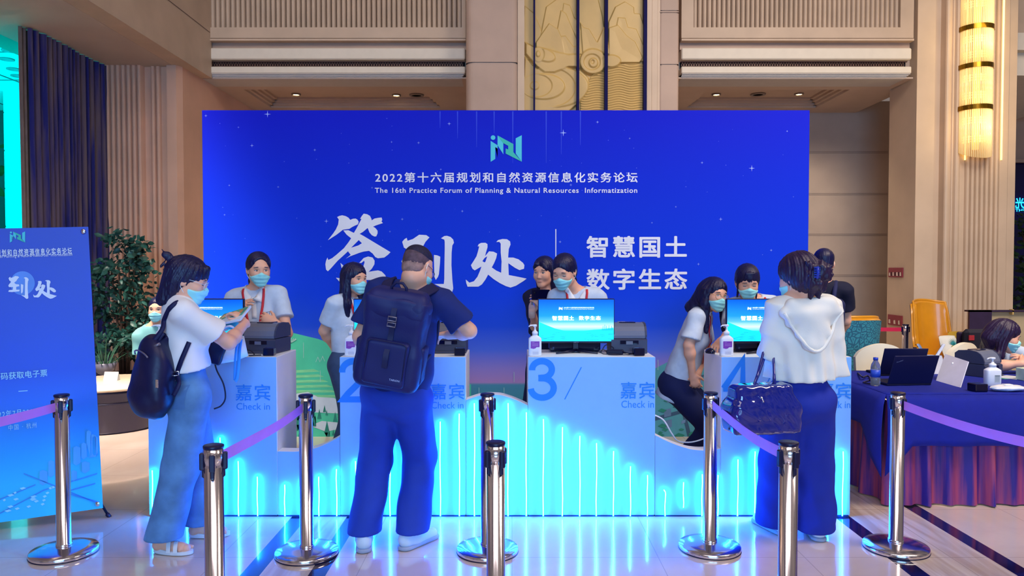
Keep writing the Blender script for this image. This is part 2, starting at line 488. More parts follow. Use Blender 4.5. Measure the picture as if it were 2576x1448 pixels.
# carved relief: mountains, curling clouds and rippling water as a height field
def relief():
    px0, px1, py0, py1 = 1319.0, 1621.0, -40.0, 300.0
    nx, ny = 330, 370
    gx = np.linspace(px0, px1, nx); gy = np.linspace(py0, py1, ny)
    X, Yp = np.meshgrid(gx, gy)
    H = np.zeros_like(X)
    def sdf(poly):
        poly = np.array(poly, float); d = np.full(X.shape, 1e9); ins = np.zeros(X.shape, bool); n = len(poly)
        for i in range(n):
            a, b = poly[i], poly[(i + 1) % n]; e = b - a
            wx, wy = X - a[0], Yp - a[1]
            t = np.clip((wx * e[0] + wy * e[1]) / max(e @ e, 1e-9), 0, 1)
            d = np.minimum(d, (wx - t * e[0]) ** 2 + (wy - t * e[1]) ** 2)
            c = ((a[1] > Yp) != (b[1] > Yp)) & (X < (b[0] - a[0]) * (Yp - a[1]) / (b[1] - a[1] + 1e-12) + a[0])
            ins ^= c
        d = np.sqrt(d); return np.where(ins, d, -d)
    def z(zx, zy): return (1160 + zx / 4.6, zy / 4.6)      # traced on an enlarged view
    def layer(pts, h, soft=2.5, fall=0.0):
        d = sdf([z(*q) for q in pts]); s = np.clip(d / soft, 0, 1); s = s * s * (3 - 2 * s)
        nonlocal H
        H = np.where(d > 0, np.maximum(H * (1 - s) + s * (h - fall * np.clip(d, 0, 60)), 0), H)
    layer([(730, 60), (850, 160), (920, 320), (1000, 700), (700, 700)], .012, 2, .0001)
    layer([(860, 700), (980, 80), (1090, 0), (1110, -200), (1300, -200), (1400, 150), (1500, 700)], .020, 2.5, .00012)
    layer([(1330, -200), (1540, -200), (1640, 200), (1700, 640), (1300, 640)], .016, 2.5)
    layer([(1180, 40), (1260, 65), (1310, 210), (1350, 240), (1470, 640), (1100, 640)], .026, 2.5, .00015)
    layer([(1150, 120), (1215, 165), (1340, 460), (1400, 640), (1050, 640)], .034, 2.5, .00015)
    layer([(1700, 260), (1780, 80), (1895, 18), (2000, 85), (2005, 155), (2070, 160), (2120, 320), (2120, 720), (1680, 720)], .022, 2.5, .00012)
    layer([(1810, 205), (1900, 215), (1930, 320), (2025, 340), (2120, 560), (2120, 720), (1700, 720)], .030, 2.5, .00015)
    layer([(1700, 330), (1810, 295), (1915, 420), (2010, 490), (2100, 680), (2060, 740), (1700, 740)], .038, 2.5, .0002)
    layer([(860, 500), (1015, 275), (1120, 345), (1240, 620), (1200, 700), (860, 700)], .044, 2.5, .0003)
    layer([(1150, 430), (1205, 420), (1300, 550), (1360, 520), (1360, 700), (1200, 700)], .040, 2.5, .0003)
    layer([(1370, 250), (1420, 325), (1480, 340), (1570, 490), (1660, 290), (1720, 640), (1400, 640)], .036, 2.5, .0002)
    # water
    wx = (X - 1160) ; rip = .006 * np.sin((Yp * 1.05 + 2.2 * np.sin(X * .11) + 1.6 * np.sin(X * .045 + 1)) * .98)
    d = sdf([z(1500, 890), (1521, 173), z(1870, 740), z(2130, 740), z(2130, 1400), z(1380, 1400), z(1380, 1180)])
    H = np.where(d > 0, .02 + rip, H)
    # clouds and the big wave
    def ellipse(cx, cy, rx, ry, n=40, a0=0, a1=2 * PI, rot=0):
        r = []
        for k in range(n):
            w_ = a0 + (a1 - a0) * k / n; x, y = rx * math.cos(w_), ry * math.sin(w_)
            r.append((cx + x * math.cos(rot) - y * math.sin(rot), cy + x * math.sin(rot) + y * math.cos(rot)))
        return r
    layer([(730, 640), (860, 780), (960, 860), (1100, 870), (1240, 800), (1380, 810), (1480, 900), (1490, 1030), (1390, 1180), (1250, 1300), (700, 1300)], .030, 4)
    layer(ellipse(1080, 1010, 400, 250), .040, 6)
    layer(ellipse(1000, 1020, 330, 240), .030, 4)
    layer(ellipse(950, 1010, 260, 160), .042, 6)
    layer(ellipse(870, 1000, 190, 140), .032, 4)
    layer(ellipse(850, 1000, 60, 55), .042, 4)
    layer([(730, 480), (860, 545), (1040, 580), (1100, 600), (1240, 630), (1380, 620), (1380, 800), (1240, 800), (1080, 860), (960, 860), (860, 790), (730, 640)], .046, 6)
    layer(ellipse(1520, 725, 170, 160), .052, 6); layer(ellipse(1510, 730, 105, 100), .040, 4); layer(ellipse(1525, 740, 62, 65), .056, 5)
    layer(ellipse(1515, 730, 26, 28), .044, 3)
    layer(ellipse(1730, 720, 125, 85), .048, 6)
    layer(ellipse(960, 650, 145, 85, rot=.35), .058, 6); layer(ellipse(895, 645, 75, 95), .050, 4); layer(ellipse(890, 640, 32, 42), .060, 4)
    rows = []
    for j in range(ny):
        rows.append([tuple(P(gx[i], gy[j], YP + .15) - Vector((0, float(H[j, i]) * 1.3, 0))) for i in range(nx)])
    # square the sheet up so that the carved slab is a true upright plane
    return rows
rp = thing('carved_relief_panel', 'gilded relief of mountains, curling clouds and rippling water on the big pillar', 'relief', (X_at(1470, YP), YP + .2, 3.0))
rm = MB(); rm.grid(relief())
rm.box(X_at(1316, YP), X_at(1626, YP), YP + .16, YP + .22, Z_at(300, YP), 6.3)
rm.build('carving', M_gold, rp)
for px, wd in ((1344, 4), (1453.5, 6.5), (1524.5, 8), (1622.5, 8)):
    s = MB(); s.box(X_at(px - wd / 2, YP), X_at(px + wd / 2, YP), YP + .04, YP + .16, 0.2, 6.3); s.build('divider_strip', M_strip, rp)

# ---- right pillar with reeds, behind the seating
YR = 10.5
def zz(px): return X_at(px, YR)
p = MB()
prof = [(5.71, 11.25, 0), (5.71, YR, 0), (zz(2345), YR, 0), (zz(2346), YR + .1, 0), (zz(2368), YR + .1, 0), (zz(2369), YR - .02, 0)]
def bulge(a, b, y, d, n=6):
    r = []
    for k in range(n + 1):
        t = k / n; r.append((zz(a + (b - a) * t), y - d * math.sqrt(max(0, 1 - (2 * t - 1) ** 2)), 0))
    return r
prof += bulge(2370, 2385, YR, .03, 6) + bulge(2386, 2393, YR, .02, 4) + bulge(2394, 2410, YR + .01, .05)
prof += [(zz(2411), YR + .02, 0), (zz(2424), YR + .02, 0)]
for i in range(7): prof += bulge(2425 + i * 12, 2436 + i * 12, YR + .03, .05)
prof += [(zz(2510), YR, 0), (zz(2530), YR, 0), (zz(2533), YR + .02, 0), (zz(2552), YR + .02, 0), (zz(2554), 12.0, 0)]
p.strip(prof, (0, 0, 0), (0, 0, 6.5))
p.build('wall_right_pillar', M_pale, kind='structure')
b_ = MB(); b_.box(5.66, zz(2560), YR - .06, 11.3, 0, .14, .01); b_.box(5.68, zz(2558), YR - .04, 11.3, .14, .18)
b_.build('baseboard_right', M_pale, kind='structure')

# ---- beyond the right pillar: a lower gallery edge and a dark shop window
p = MB()
p.box(zz(2545), 9.5, 10.9, 11.2, Z_at(85, 10.9), 6.4)
p.build('wall_right_gallery', M_stone, kind='structure')
p = MB()
p.box(zz(2548), 9.5, 10.85, 11.3, Z_at(128, 10.9), Z_at(85, 10.9)); p.box(zz(2548), 9.5, 10.85, 11.3, Z_at(185, 10.9), Z_at(150, 10.9)); p.box(zz(2548), 9.5, 11.0, 11.3, Z_at(150, 10.9), Z_at(128, 10.9))
p.box(zz(2550), 9.5, 10.85, 14.5, Z_at(192, 10.9), Z_at(185, 10.9))
p.build('trim_6', M_cream, kind='structure')
p = MB(); p.box(8.0, 11, 14.4, 14.6, Z_at(404, 14.4), 5.2); p.box(8.0, 11, 14.3, 14.4, Z_at(410, 14.4), Z_at(402, 14.4))
p.build('wall_right', M_stone2, kind='structure')
M_shop = mat('dark_blue_shop_glass', '#0c1048', 0.08, var=0.3, scale=1.5)
p = MB(); p.box(8.0, 11, 14.45, 14.6, 0, Z_at(404, 14.4)); p.build('window_2', M_shop, kind='structure')
sg = thing('neon_sign', 'cyan neon characters glowing in the dark shop window by the fluted pillar', 'sign', (10.25, 14.36, 2.7))
M_neon = mat('cyan_neon', '#20c0ff', 0.4, emit='#22b4ff', power=2.5)
_pl = Plane((0, 14.38, 0), (1, 0, 0), (0, 0, 1))
_pm = Plane((0, 14.38, 0), (-1, 0, 0), (0, 0, 1))
a0 = _pl.hit(2554, 524); a1 = _pl.hit(2600, 497)
V, F = text_arrays('星光', .02); lo, hi = V.min(0), V.max(0)
V = np.column_stack([a1[0] - (V[:, 0] - lo[0]) / (hi[0] - lo[0]) * (a1[0] - a0[0]), np.full(len(V), 14.38), a0[1] + (V[:, 1] - lo[1]) / (hi[1] - lo[1]) * (a1[1] - a0[1])])
link_mesh('lettering', V, F, M_neon, sg)
a0 = _pl.hit(2554, 532); a1 = _pl.hit(2625, 525)
V, F = text_arrays('STARLIGHT', .02); lo, hi = V.min(0), V.max(0)
V = np.column_stack([a1[0] - (V[:, 0] - lo[0]) / (hi[0] - lo[0]) * (a1[0] - a0[0]), np.full(len(V), 14.38), a0[1] + (V[:, 1] - lo[1]) / (hi[1] - lo[1]) * (a1[1] - a0[1])])
link_mesh('lettering', V, F, M_neon, sg)

# ---- left side: dropped ceiling, beam, reeded return wall
XW, XB = -5.36, -4.48
zl = 4.25
p = MB(); p.box(-6.2, XB, 1.0, 10.2, zl, zl + .3); p.build('ceiling_left', mat('dim_ceiling_plaster', '#b8a698', 0.85, var=0.05, scale=2), kind='structure')
p = MB()
p.box(XB - .02, XB + .25, 1.0, YF, zl + .002, 7.0)
p.build('wall_left_beam', M_stone, kind='structure')
p = MB(); za, zb = P(385, 0, 8.0), P(472, 68, 10.3)
p.add([(XB + .254, 4, 4.87), (XB + .254, YF - .06, 4.87), (XB + .254, YF - .06, 4.88), (XB + .254, 4, 4.88)], [(0, 1, 2, 3)])
p.build('trim_7', mat('joint_shadow_brown', '#6e5a50', 0.8), kind='structure')
YL = 9.85
def zl_(px): return X_at(px, YL)
p = MB()
prof = [(XW - .6, YL, 0), (zl_(272), YL, 0)]
for i in range(7): prof += [(q[0] - zz(100) + zl_(100), q[1], 0) for q in []] or [(zl_(273 + i * 13.2 + 12.6 * k / 6), YL - .05 * math.sqrt(max(0, 1 - (2 * k / 6 - 1) ** 2)), 0) for k in range(7)]
prof += [(zl_(366), YL + .05, 0), (zl_(381), YL + .05, 0)]
for i in range(2): prof += [(zl_(382 + i * 13 + 12.4 * k / 6), YL + .05 - .05 * math.sqrt(max(0, 1 - (2 * k / 6 - 1) ** 2)), 0) for k in range(7)]
prof += [(zl_(408), YL + .04, 0), (zl_(427), YL + .04, 0), (zl_(428), YL - .04, 0), (zl_(452), YL - .04, 0), (zl_(460), YL + .06, 0), (zl_(460), 13.0, 0)]
p.strip(prof, (0, 0, 0), (0, 0, zl + .6))
p.build('wall_left_return', mat('warm_lit_stone', '#dcb094', .55, var=.08, scale=1.6), kind='structure')  # stone colour warmed and lightened in place of missing lamp light

# ---- left window: tinted glass, mullion, what stands outside
def glassmat():
    m = bpy.data.materials.new('cyan_tinted_glass'); m.use_nodes = True; N, L = m.node_tree.nodes, m.node_tree.links
    N.clear(); o = N.new('ShaderNodeOutputMaterial'); t = N.new('ShaderNodeBsdfTransparent'); g = N.new('ShaderNodeBsdfGlossy'); x = N.new('ShaderNodeMixShader')
    nz = N.new('ShaderNodeTexNoise'); nz.inputs['Scale'].default_value = .4; rp_ = N.new('ShaderNodeValToRGB')
    rp_.color_ramp.elements[0].color = (0.0, .86, .90, 1); rp_.color_ramp.elements[1].color = (0.02, .96, .98, 1)
    L.new(nz.outputs[0], rp_.inputs[0]); L.new(rp_.outputs[0], t.inputs[0])
    g.inputs['Roughness'].default_value = .02; x.inputs[0].default_value = .04
    L.new(t.outputs[0], x.inputs[1]); L.new(g.outputs[0], x.inputs[2]); L.new(x.outputs[0], o.inputs[0]); return m
M_glass = glassmat()
p = MB(); p.box(-5.98, -5.84, 1.0, 7.95, 0, zl); p.build('light_block_left', M_stone2, kind='structure')  # unseen wall added to keep cyan window light out of the room
p = MB(); p.box(-5.86, -5.85, 7.95, 10.0, 0, zl); gw = p.build('window_1', M_glass, kind='structure')
p = MB()
for y in (7.95, 9.2): p.box(-5.92, -5.80, y, y + .07, 0, zl)
p.box(-5.92, -5.80, 7.95, 10, 0, .08)
p.build('window_frame', mat('window_metal', '#5c6a78', 0.4, 0.6), gw, kind='structure')
M_ext = mat('outside_stone', '#d9e2e2', 0.7, var=0.06, scale=1.5)
M_extc = mat('outside_canopy', '#ccd6d8', 0.7, var=0.05)
p = MB(); p.box(-26, -6.3, 4, 18.5, 5.5, 5.7)
p.build('ceiling_outside_canopy', M_extc, kind='structure')
for (px, py) in ((24, 126), (17, 148), (35, 173), (45, 190), (48, 234)):
    q = G(px, py, 5.5); r = MB(); r.lathe([(.13, 0), (.13, -.02), (.10, -.02), (.09, -.005), (0, -.005)], (q.x, q.y, 5.5), 20)
    o = r.build('canopy_downlight', mat('outside_lamp_grey', '#7f8f94', 0.5)); tag(o, 'round recessed lamp in the canopy outside the left window', 'ceiling light', 'lamps in the outdoor canopy')
jl = MB()
for xx in (-14, -12.2, -10.4, -8.6): jl.box(xx, xx + .03, 4, 18.4, 5.485, 5.5)
for yy in (7.5, 9.5, 11.5, 13.5, 15.5): jl.box(-26, -6.4, yy, yy + .03, 5.485, 5.5)
jl.build('trim_8', mat('outside_joint', '#6f8084', 0.7), kind='structure')
p = MB()
for i in range(7):
    p.box(X_at(15, 16.5), X_at(70, 16.5), 16.5, 17.6, i * .84, i * .84 + .82, .01)
p.box(X_at(16, 16.5), X_at(69, 16.5), 16.52, 17.5, 0, 5.5)
p.build('wall_outside_pillar', M_ext, kind='structure')
p = MB(); p.box(-40, -6.5, 0, 40, -.12, -.02); p.build('floor_outside', mat('outside_paving', '#b4b8b0', 0.8), kind='structure')
p = MB(); p.box(-45, -4, 34, 34.5, 0, 9.5); p.build('sky_stand_in', mat('outside_sky_pale', '#d8e4e4', 0.9), kind='structure')  # pale wall added in place of the bright sky outside
area_light("outside_daylight", (-13, 10, 4.6), (-13, 17, 2.0), 7.0, 420, (0.92, 1.0, 1.0), 3.0, math.radians(90))
area_light('outside_bounce', (-11, 11, 0.3), (-11.2, 11.2, 6), 9.0, 750, (0.95, 1.0, 1.0), 9.0, math.radians(100))
# ---- recessed lamps in the two recess ceilings
M_rim = mat('lamp_rim', '#8d7f78', 0.5); M_lampglow = mat('warm_lamp', '#fff0d0', 0.4, emit='#ffe9b8', power=9.0)
def downlight(px, py, on, label):
    z = ZC + .14; q = G(px, py, z)
    t = thing('recessed_ceiling_light', label, 'ceiling light', (q.x, q.y, z), 0)
    r = .075 if on else .12
    m = MB(); m.lathe([(r, 0), (r, -.02), (r * .72, -.024), (r * .66, -.002)], (q.x, q.y, z), 22); m.build('rim', M_rim, t)
    m = MB(); m.lathe([(0, -.012), (r * .68, -.012)], (q.x, q.y, z), 22)
    m.build('lamp_lens' if on else 'lamp_opening', M_lampglow if on else M_black, t)
    if on:
        d = bpy.data.lights.new('recess_lamp', 'SPOT'); d.energy = 70; d.color = (1, .85, .62); d.spot_size = 1.9; d.spot_blend = .8; d.shadow_soft_size = .06
        o = bpy.data.objects.new('recess_lamp', d); COL.objects.link(o); o.location = (q.x, q.y, z - .05)
downlight(745, 236, True, 'lit downlight above the left half of the backdrop, alone in its stretch of ceiling')
downlight(997, 238, True, 'lit downlight beside the dark round fitting left of the big pillar')
downlight(1048, 238, False, 'dark unlit fitting next to the lit downlight left of the pillar')
downlight(1106, 239, False, 'unlit pale fitting closest to the left side of the big pillar')
downlight(1802, 236, True, 'lit downlight just right of the big carved pillar')
downlight(1907, 236, False, 'dark round fitting between two lit downlights right of the pillar')
downlight(2010, 235, True, 'lit downlight above the upper right corner of the backdrop')

# ---- tall crystal wall lamp on the right pillar
sc = thing('crystal_wall_lamp', 'tall glowing wall lamp of glass rods with gold bands on the right pillar', 'wall lamp', (X_at(2471, 10.3), 10.4, 3.0))
M_rod = special_mat('crystal_rod', lambda N, L, b: (b.inputs['Base Color'].__setattr__('default_value', (1, .84, .48, 1)), b.inputs['Roughness'].__setattr__('default_value', .08),
    b.inputs['Emission Color'].__setattr__('default_value', (1, .52, .08, 1)), b.inputs['Emission Strength'].__setattr__('default_value', .28), b.inputs['Coat Weight'].__setattr__('default_value', .6)))
M_band = mat('polished_gold_band', '#8a6a1e', 0.18, 0.9)
M_core = mat('lamp_core_glow', '#fff0c8', 0.5, emit='#ffb838', power=1.0)
M_cryst = mat('crystal_tier_glow', '#fff6d8', 0.3, emit='#ffd870', power=2.2)
YS = 10.22; cx = X_at(2471, YS); R = X_at(2511, YS) - cx
tiers = [(-150, 62), (62, 158), (158, 264), (264, 378)]
for i, (pa, pb) in enumerate(tiers):
    zt, zb = Z_at(pa, YS), Z_at(pb, YS)
    m = MB()
    n = 30
    for k in range(n):
        w_ = PI * (k + .5) / n
        x = cx - R * .96 * math.cos(w_); y = YS + .24 - R * 1.0 * math.sin(w_)
        dz = .10 * math.sin(w_) if i == 3 else 0
        m.tube([(x, y, zt), (x, y, zb - dz)], .0085, 6)
    m.build('crystal_rods', M_rod, sc)
    for f in (.30, .72):
        zc_ = zt + (zb - zt) * f
        if i == 0 and f < .5: continue
        c = MB()
        for k in range(16):
            w_ = PI * (k + .5) / 16; x = cx - R * .80 * math.cos(w_); y = YS + .24 - R * .80 * math.sin(w_)
            for dz in (-.035, 0, .035): c.lathe([(0, -.016), (.013, 0), (0, .016)], (x, y, zc_ + dz), 6)
        c.build('crystal_ring', M_cryst, sc)
for py in (62, 160, 266):
    z = Z_at(py, YS); m = MB(); r0 = R * 1.05
    pts = [(cx - r0 * math.cos(PI * k / 24), YS + .24 - r0 * math.sin(PI * k / 24)) for k in range(25)]
    for a, b in ((0, .07),):
        m.grid([[(x, y, z - .03) for x, y in pts], [(x, y, z + .035) for x, y in pts]])
        m.grid([[(cx + (x - cx) * .93, YS + .24 + (y - YS - .24) * .93, z - .03) for x, y in pts], [(x, y, z - .03) for x, y in pts]])
    m.build('gold_band', M_band, sc)
m = MB(); m.tube([(cx, YS + .2, Z_at(370, YS)), (cx, YS + .2, 6.3)], .05, 10); m.build('lamp_core', M_core, sc)
for side_x in (2424, 2515):
    m = MB(); m.tube([(X_at(side_x, YS + .26), YS + .27, Z_at(395, YS)), (X_at(side_x, YS + .26), YS + .27, 6.3)], .012, 8); m.build('light_tube', mat('warm_light_tube', '#fff0c0', .4, emit='#ffd478', power=2.2), sc)
d = bpy.data.lights.new('crystal_glow', 'POINT'); d.energy = 16; d.color = (1, .70, .30); d.shadow_soft_size = .3
o = bpy.data.objects.new('crystal_glow', d); COL.objects.link(o); o.location = (cx, YS - .2, 3.6)
d = bpy.data.lights.new('crystal_glow', 'POINT'); d.energy = 16; d.color = (1, .70, .30); d.shadow_soft_size = .3
o = bpy.data.objects.new('crystal_glow', d); COL.objects.link(o); o.location = (cx, YS - .2, 4.8)
# ================================================================== EVENT BACKDROP
YBD = 6.9
def ramp_mat(name, stops, axis, lo, hi, rough=0.5, emit=0.0):
    """printed colour ramp along one object axis between lo and hi"""
    def f(N, L, b):
        tc = N.new('ShaderNodeTexCoord'); sx = N.new('ShaderNodeSeparateXYZ'); L.new(tc.outputs['Object'], sx.inputs[0])
        mr = N.new('ShaderNodeMapRange'); mr.inputs[1].default_value = lo; mr.inputs[2].default_value = hi
        L.new(sx.outputs[axis], mr.inputs[0]); rp = N.new('ShaderNodeValToRGB'); e = rp.color_ramp.elements
        e[0].position = stops[0][0]; e[0].color = lin(stops[0][1]); e[1].position = stops[-1][0]; e[1].color = lin(stops[-1][1])
        for p_, c in stops[1:-1]: q = e.new(p_); q.color = lin(c)
        L.new(mr.outputs[0], rp.inputs[0]); L.new(rp.outputs[0], b.inputs['Base Color']); b.inputs['Roughness'].default_value = rough; b.inputs['Specular IOR Level'].default_value = .12
        if emit > 0:
            L.new(rp.outputs[0], b.inputs['Emission Color']); b.inputs['Emission Strength'].default_value = emit
    return special_mat(name, f)
ZT = Z_at(277, YBD)
def fz(py): return Z_at(py, YBD) / ZT
M_bd = ramp_mat('blue_print', [(0, '#3a8a9a'), (fz(1010), '#3e8fa6'), (fz(966), '#4a8fb4'), (fz(962), '#a888c8'), (fz(925), '#8a80d4'), (fz(880), '#4a6ce4'), (fz(820), '#1a4ce0'),
    (fz(740), '#0a3fe0'), (fz(600), '#0836d8'), (fz(450), '#072ad0'), (1.0, '#0a17c4')], 2, 0, ZT, 0.55)
M_white_letter = mat('white_letter', '#e6e8f2', 0.5, var=0.02)
bx0, bx1 = X_at(512, YBD), X_at(2033, YBD)
bd = thing('event_backdrop', 'big blue printed backdrop board with white event lettering behind the counters', 'backdrop board', ((bx0 + bx1) / 2, YBD, 0))
m = MB(); m.box(bx0, bx1, YBD, YBD + .10, 0.0, ZT, .004); m.build('printed_board', M_bd, bd)
m = MB()
for x in (bx0 + .5, (bx0 + bx1) / 2, bx1 - .5):
    m.tube([(x, YBD + .1, 2.4), (x, YBD + 1.0, .03)], .02, 6); m.tube([(x, YBD + .1, .03), (x, YBD + 1.0, .03)], .02, 6)
m.build('rear_brace', M_black, bd)
PB = Plane((0, YBD, 0), (1, 0, 0), (0, 0, 1))
def zc(pts, sx, ox, oy): return [(ox + x / sx, oy + y / sx) for x, y in pts]
K = 4.4414
def cal(pts): return zc(pts, K, 780, 500)
CAL = [cal(q) for q in (
    [(303,203),(330,190),(360,183),(400,193),(430,210),(450,235),(480,222),(510,220),(530,232),(545,255),(535,285),(500,300),(470,315),(440,335),(400,340),(368,345),(330,375),(290,405),(250,430),(200,462),(225,430),(260,385),(290,340),(315,285),(322,230)],
    [(560,222),(580,190),(600,165),(640,172),(670,190),(685,220),(690,240),(720,220),(760,212),(800,208),(808,235),(798,252),(815,270),(780,282),(740,295),(705,310),(730,325),(755,355),(755,385),(740,418),(720,420),(690,405),(665,375),(645,325),(620,345),(590,370),(555,390),(600,415),(700,475),(800,535),(900,595),(870,625),(830,655),(760,663),(730,650),(700,610),(660,580),(600,588),(550,603),(500,622),(450,640),(400,668),(455,625),(425,585),(360,645),(310,690),(270,735),(225,785),(200,808),(180,790),(172,730),(180,690),(195,655),(205,682),(250,660),(300,620),(380,550),(430,485),(460,440),(410,400),(372,352),(430,350),(490,380),(520,330),(545,280),(575,225)],
    [(545,460),(580,495),(540,520),(460,545),(500,505)],
    [(550,715),(600,660),(650,643),(700,655),(722,690),(720,730),(690,780),(655,815),(700,806),(760,798),(800,810),(840,850),(853,880),(840,900),(780,908),(620,905),(400,915),(330,925),(290,880),(340,886),(420,880),(520,850),(590,770),(610,710),(605,690),(575,715)],
    [(340,715),(370,740),(400,790),(385,830),(360,800)],
    [(1030,480),(1055,450),(1080,435),(1090,468),(1150,448),(1220,400),(1300,405),(1335,430),(1290,480),(1255,545),(1190,600),(1240,640),(1330,640),(1340,690),(1250,720),(1250,800),(1350,790),(1340,840),(1130,880),(1020,880),(1040,830),(1150,810),(1160,730),(1040,740),(1022,700),(1040,660),(1100,590),(1085,562),(1050,545)],
    [(1385,625),(1420,630),(1455,645),(1452,720),(1440,840),(1430,870),(1405,905),(1390,870),(1385,700)],
    [(1463,440),(1500,415),(1530,412),(1570,425),(1600,455),(1608,490),(1590,520),(1582,600),(1580,740),(1590,900),(1600,1000),(1590,1035),(1550,1048),(1520,1030),(1480,995),(1440,975),(1390,950),(1495,950),(1500,900),(1502,700),(1505,560),(1505,480),(1500,455)],
    [(1872,530),(1885,505),(1910,492),(1960,490),(1982,505),(1983,540),(1965,600),(1955,640),(2000,585),(2050,590),(2090,610),(2080,660),(2055,720),(2030,765),(2080,800),(2135,825),(2140,700),(2130,600),(2130,500),(2115,480),(2080,482),(2100,460),(2150,448),(2200,450),(2235,475),(2240,510),(2220,560),(2213,655),(2270,655),(2330,675),(2380,715),(2395,740),(2390,780),(2340,795),(2290,770),(2215,718),(2220,850),(2300,865),(2420,890),(2380,920),(2300,970),(2240,990),(2190,975),(2120,940),(2050,895),(1990,845),(1960,900),(1920,955),(1880,980),(1830,980),(1760,980),(1745,940),(1740,900),(1780,935),(1830,920),(1870,870),(1900,800),(1915,755),(1880,775),(1840,798),(1815,780),(1797,740),(1830,690),(1860,640),(1875,590),(1890,530)],
    [(1980,640),(1960,700),(1950,710),(1925,695),(1950,660)])]
fit_shape(PB, CAL[:5], M_white_letter, bd, 'lettering', .004)
fit_shape(PB, CAL[5:8], M_white_letter, bd, 'lettering', .004)
fit_shape(PB, CAL[8:], M_white_letter, bd, 'lettering', .004)
TITLE = '2022第十六届规划和自然资源信息化实务论坛'
SUB = 'The 16th Practice Forum of Planning & Natural Resources  Informatization'
fit_text(PB, TITLE, pxbox(PB, 944, 433, 1604, 459), M_white_letter, bd, .018, 1.25)
fit_text(PB, SUB, pxbox(PB, 943, 472, 1603, 489), M_white_letter, bd, .016, 1.12)
fit_text(PB, '智慧国土', pxbox(PB, 1475, 593, 1728, 648), M_white_letter, bd, .024, 1.18)
fit_text(PB, '数字生态', pxbox(PB, 1475, 675, 1729, 729), M_white_letter, bd, .024, 1.18)
fit_shape(PB, [[(1397, 576), (1399.4, 576), (1399.4, 745), (1397, 745)]], M_white_letter, bd, 'divider_line')
def k6(pts): return zc(pts, 3.435, 900, 310)
LOGO1 = [k6([(1148,152),(1208,190),(1208,218),(1188,205),(1188,308),(1148,333)]), k6([(1169 + 20 * math.cos(a * PI / 9), 124 + 20 * math.sin(a * PI / 9)) for a in range(18)]),
         k6([(1365,130),(1417,103),(1417,332),(1365,262)]), k6([(1208,105),(1258,172),(1258,268),(1208,297)])]
LOGO2 = [k6([(1208,105),(1345,180),(1345,250),(1417,332),(1278,262),(1278,218),(1300,226),(1300,195),(1258,172)])]
M_logo1 = mat('logo_aqua', '#46c8d8', 0.5, var=0.02); M_logo2 = mat('logo_green', '#30bca8', 0.5, var=0.02)
fit_shape(PB, LOGO1, M_logo1, bd, 'logo', .003); fit_shape(PB, LOGO2, M_logo2, bd, 'logo', .004)
# printed stars and falling light streaks
st = []
def star(x, y, r): 
    q = []
    for k in range(8):
        a = PI / 4 * k; rr = r if k % 2 == 0 else r * .18
        q.append((x + rr * math.cos(a), y + rr * math.sin(a)))
    return q
for x, y, r in ((673, 287, 9), (518, 291, 4), (634, 366, 5), (792, 377, 4), (577, 466, 3), (821, 556, 6), (1012, 551, 4), (981, 582, 3), (1163, 531, 4), (1053, 359, 4), (985, 357, 3), (1130, 311, 5), (1417, 334, 9), (1503, 307, 4),
    (1584, 348, 3), (1766, 409, 4), (1891, 423, 8), (1813, 551, 5), (1940, 629, 4), (1757, 664, 4), (1409, 608, 4), (1109, 426, 3), (1436, 465, 4), (936, 472, 3), (1577, 435, 3), (565, 540, 3), (700, 470, 3), (860, 640, 3), (1640, 560, 3), (1980, 330, 3), (600, 320, 3), (1700, 520, 3)):
    st.append(star(x, y, r))
random.seed(3)
for i in range(60): st.append(star(random.uniform(520, 2025), random.uniform(285, 700), random.uniform(.8, 1.8)))
fit_shape(PB, st, mat('printed_star', '#9fb4f4', 0.5), bd, 'printed_stars', .0015)
sk = []
for x, y1 in ((1107, 322), (1151, 348), (1199, 370), (1243, 335), (1290, 410), (1374, 410), (1412, 388), (1460, 365)): sk.append([(x - 1.6, 280), (x + 1.6, 280), (x + .5, y1), (x - .5, y1)])
fit_shape(PB, sk, mat('printed_streak', '#1634d4', 0.5), bd, 'printed_streaks', .001)
# printed landscape along the foot of the board
M_hill = mat('printed_green', '#48cca8', 0.55, var=0.08, scale=4); M_field = mat('printed_light_green', '#7ed8a0', 0.55, var=0.15, scale=9, stretch=(1, 1, 6))
M_tree = mat('printed_dark_green', '#1f8478', 0.55, var=0.2, scale=10); M_mist = mat('printed_mist', '#c2d8ea', 0.55); M_city = mat('printed_city_blue', '#5f86b4', 0.55, var=.2, scale=5); M_line = mat('printed_line', '#a8d8d0', .5)
M_road = mat('printed_grey_blue', '#33587c', 0.55)
fit_shape(PB, [[(513, 790), (600, 800), (700, 828), (800, 852), (880, 880), (960, 912), (1040, 945), (1120, 962), (1185, 966), (1185, 1180), (513, 1180)]], M_hill, bd, 'printed_landscape', .001)
fit_shape(PB, [[(1500, 985), (1560, 968), (1640, 930), (1740, 880), (1850, 850), (2032, 835), (2032, 1180), (1500, 1180)]], mat('printed_teal', '#4a9cb4', .55, var=.1, scale=3), bd, 'printed_landscape', .001)
fp = []
for i in range(9):
    y = 925 + i * 12; x = 700 + 6 * i
    fp.append([(x, y + 8), (x + 90 + i * 5, y + 3 + i), (x + 105 + i * 5, y + 9 + i), (x, y + 15)])
fit_shape(PB, fp, M_field, bd, 'printed_fields', .0016)
tr = []
random.seed(5)
for i in range(26):
    x = random.uniform(745, 870); y = random.uniform(1035, 1105); h = random.uniform(14, 34)
    tr.append([(x - h * .22, y), (x, y - h), (x + h * .22, y)])
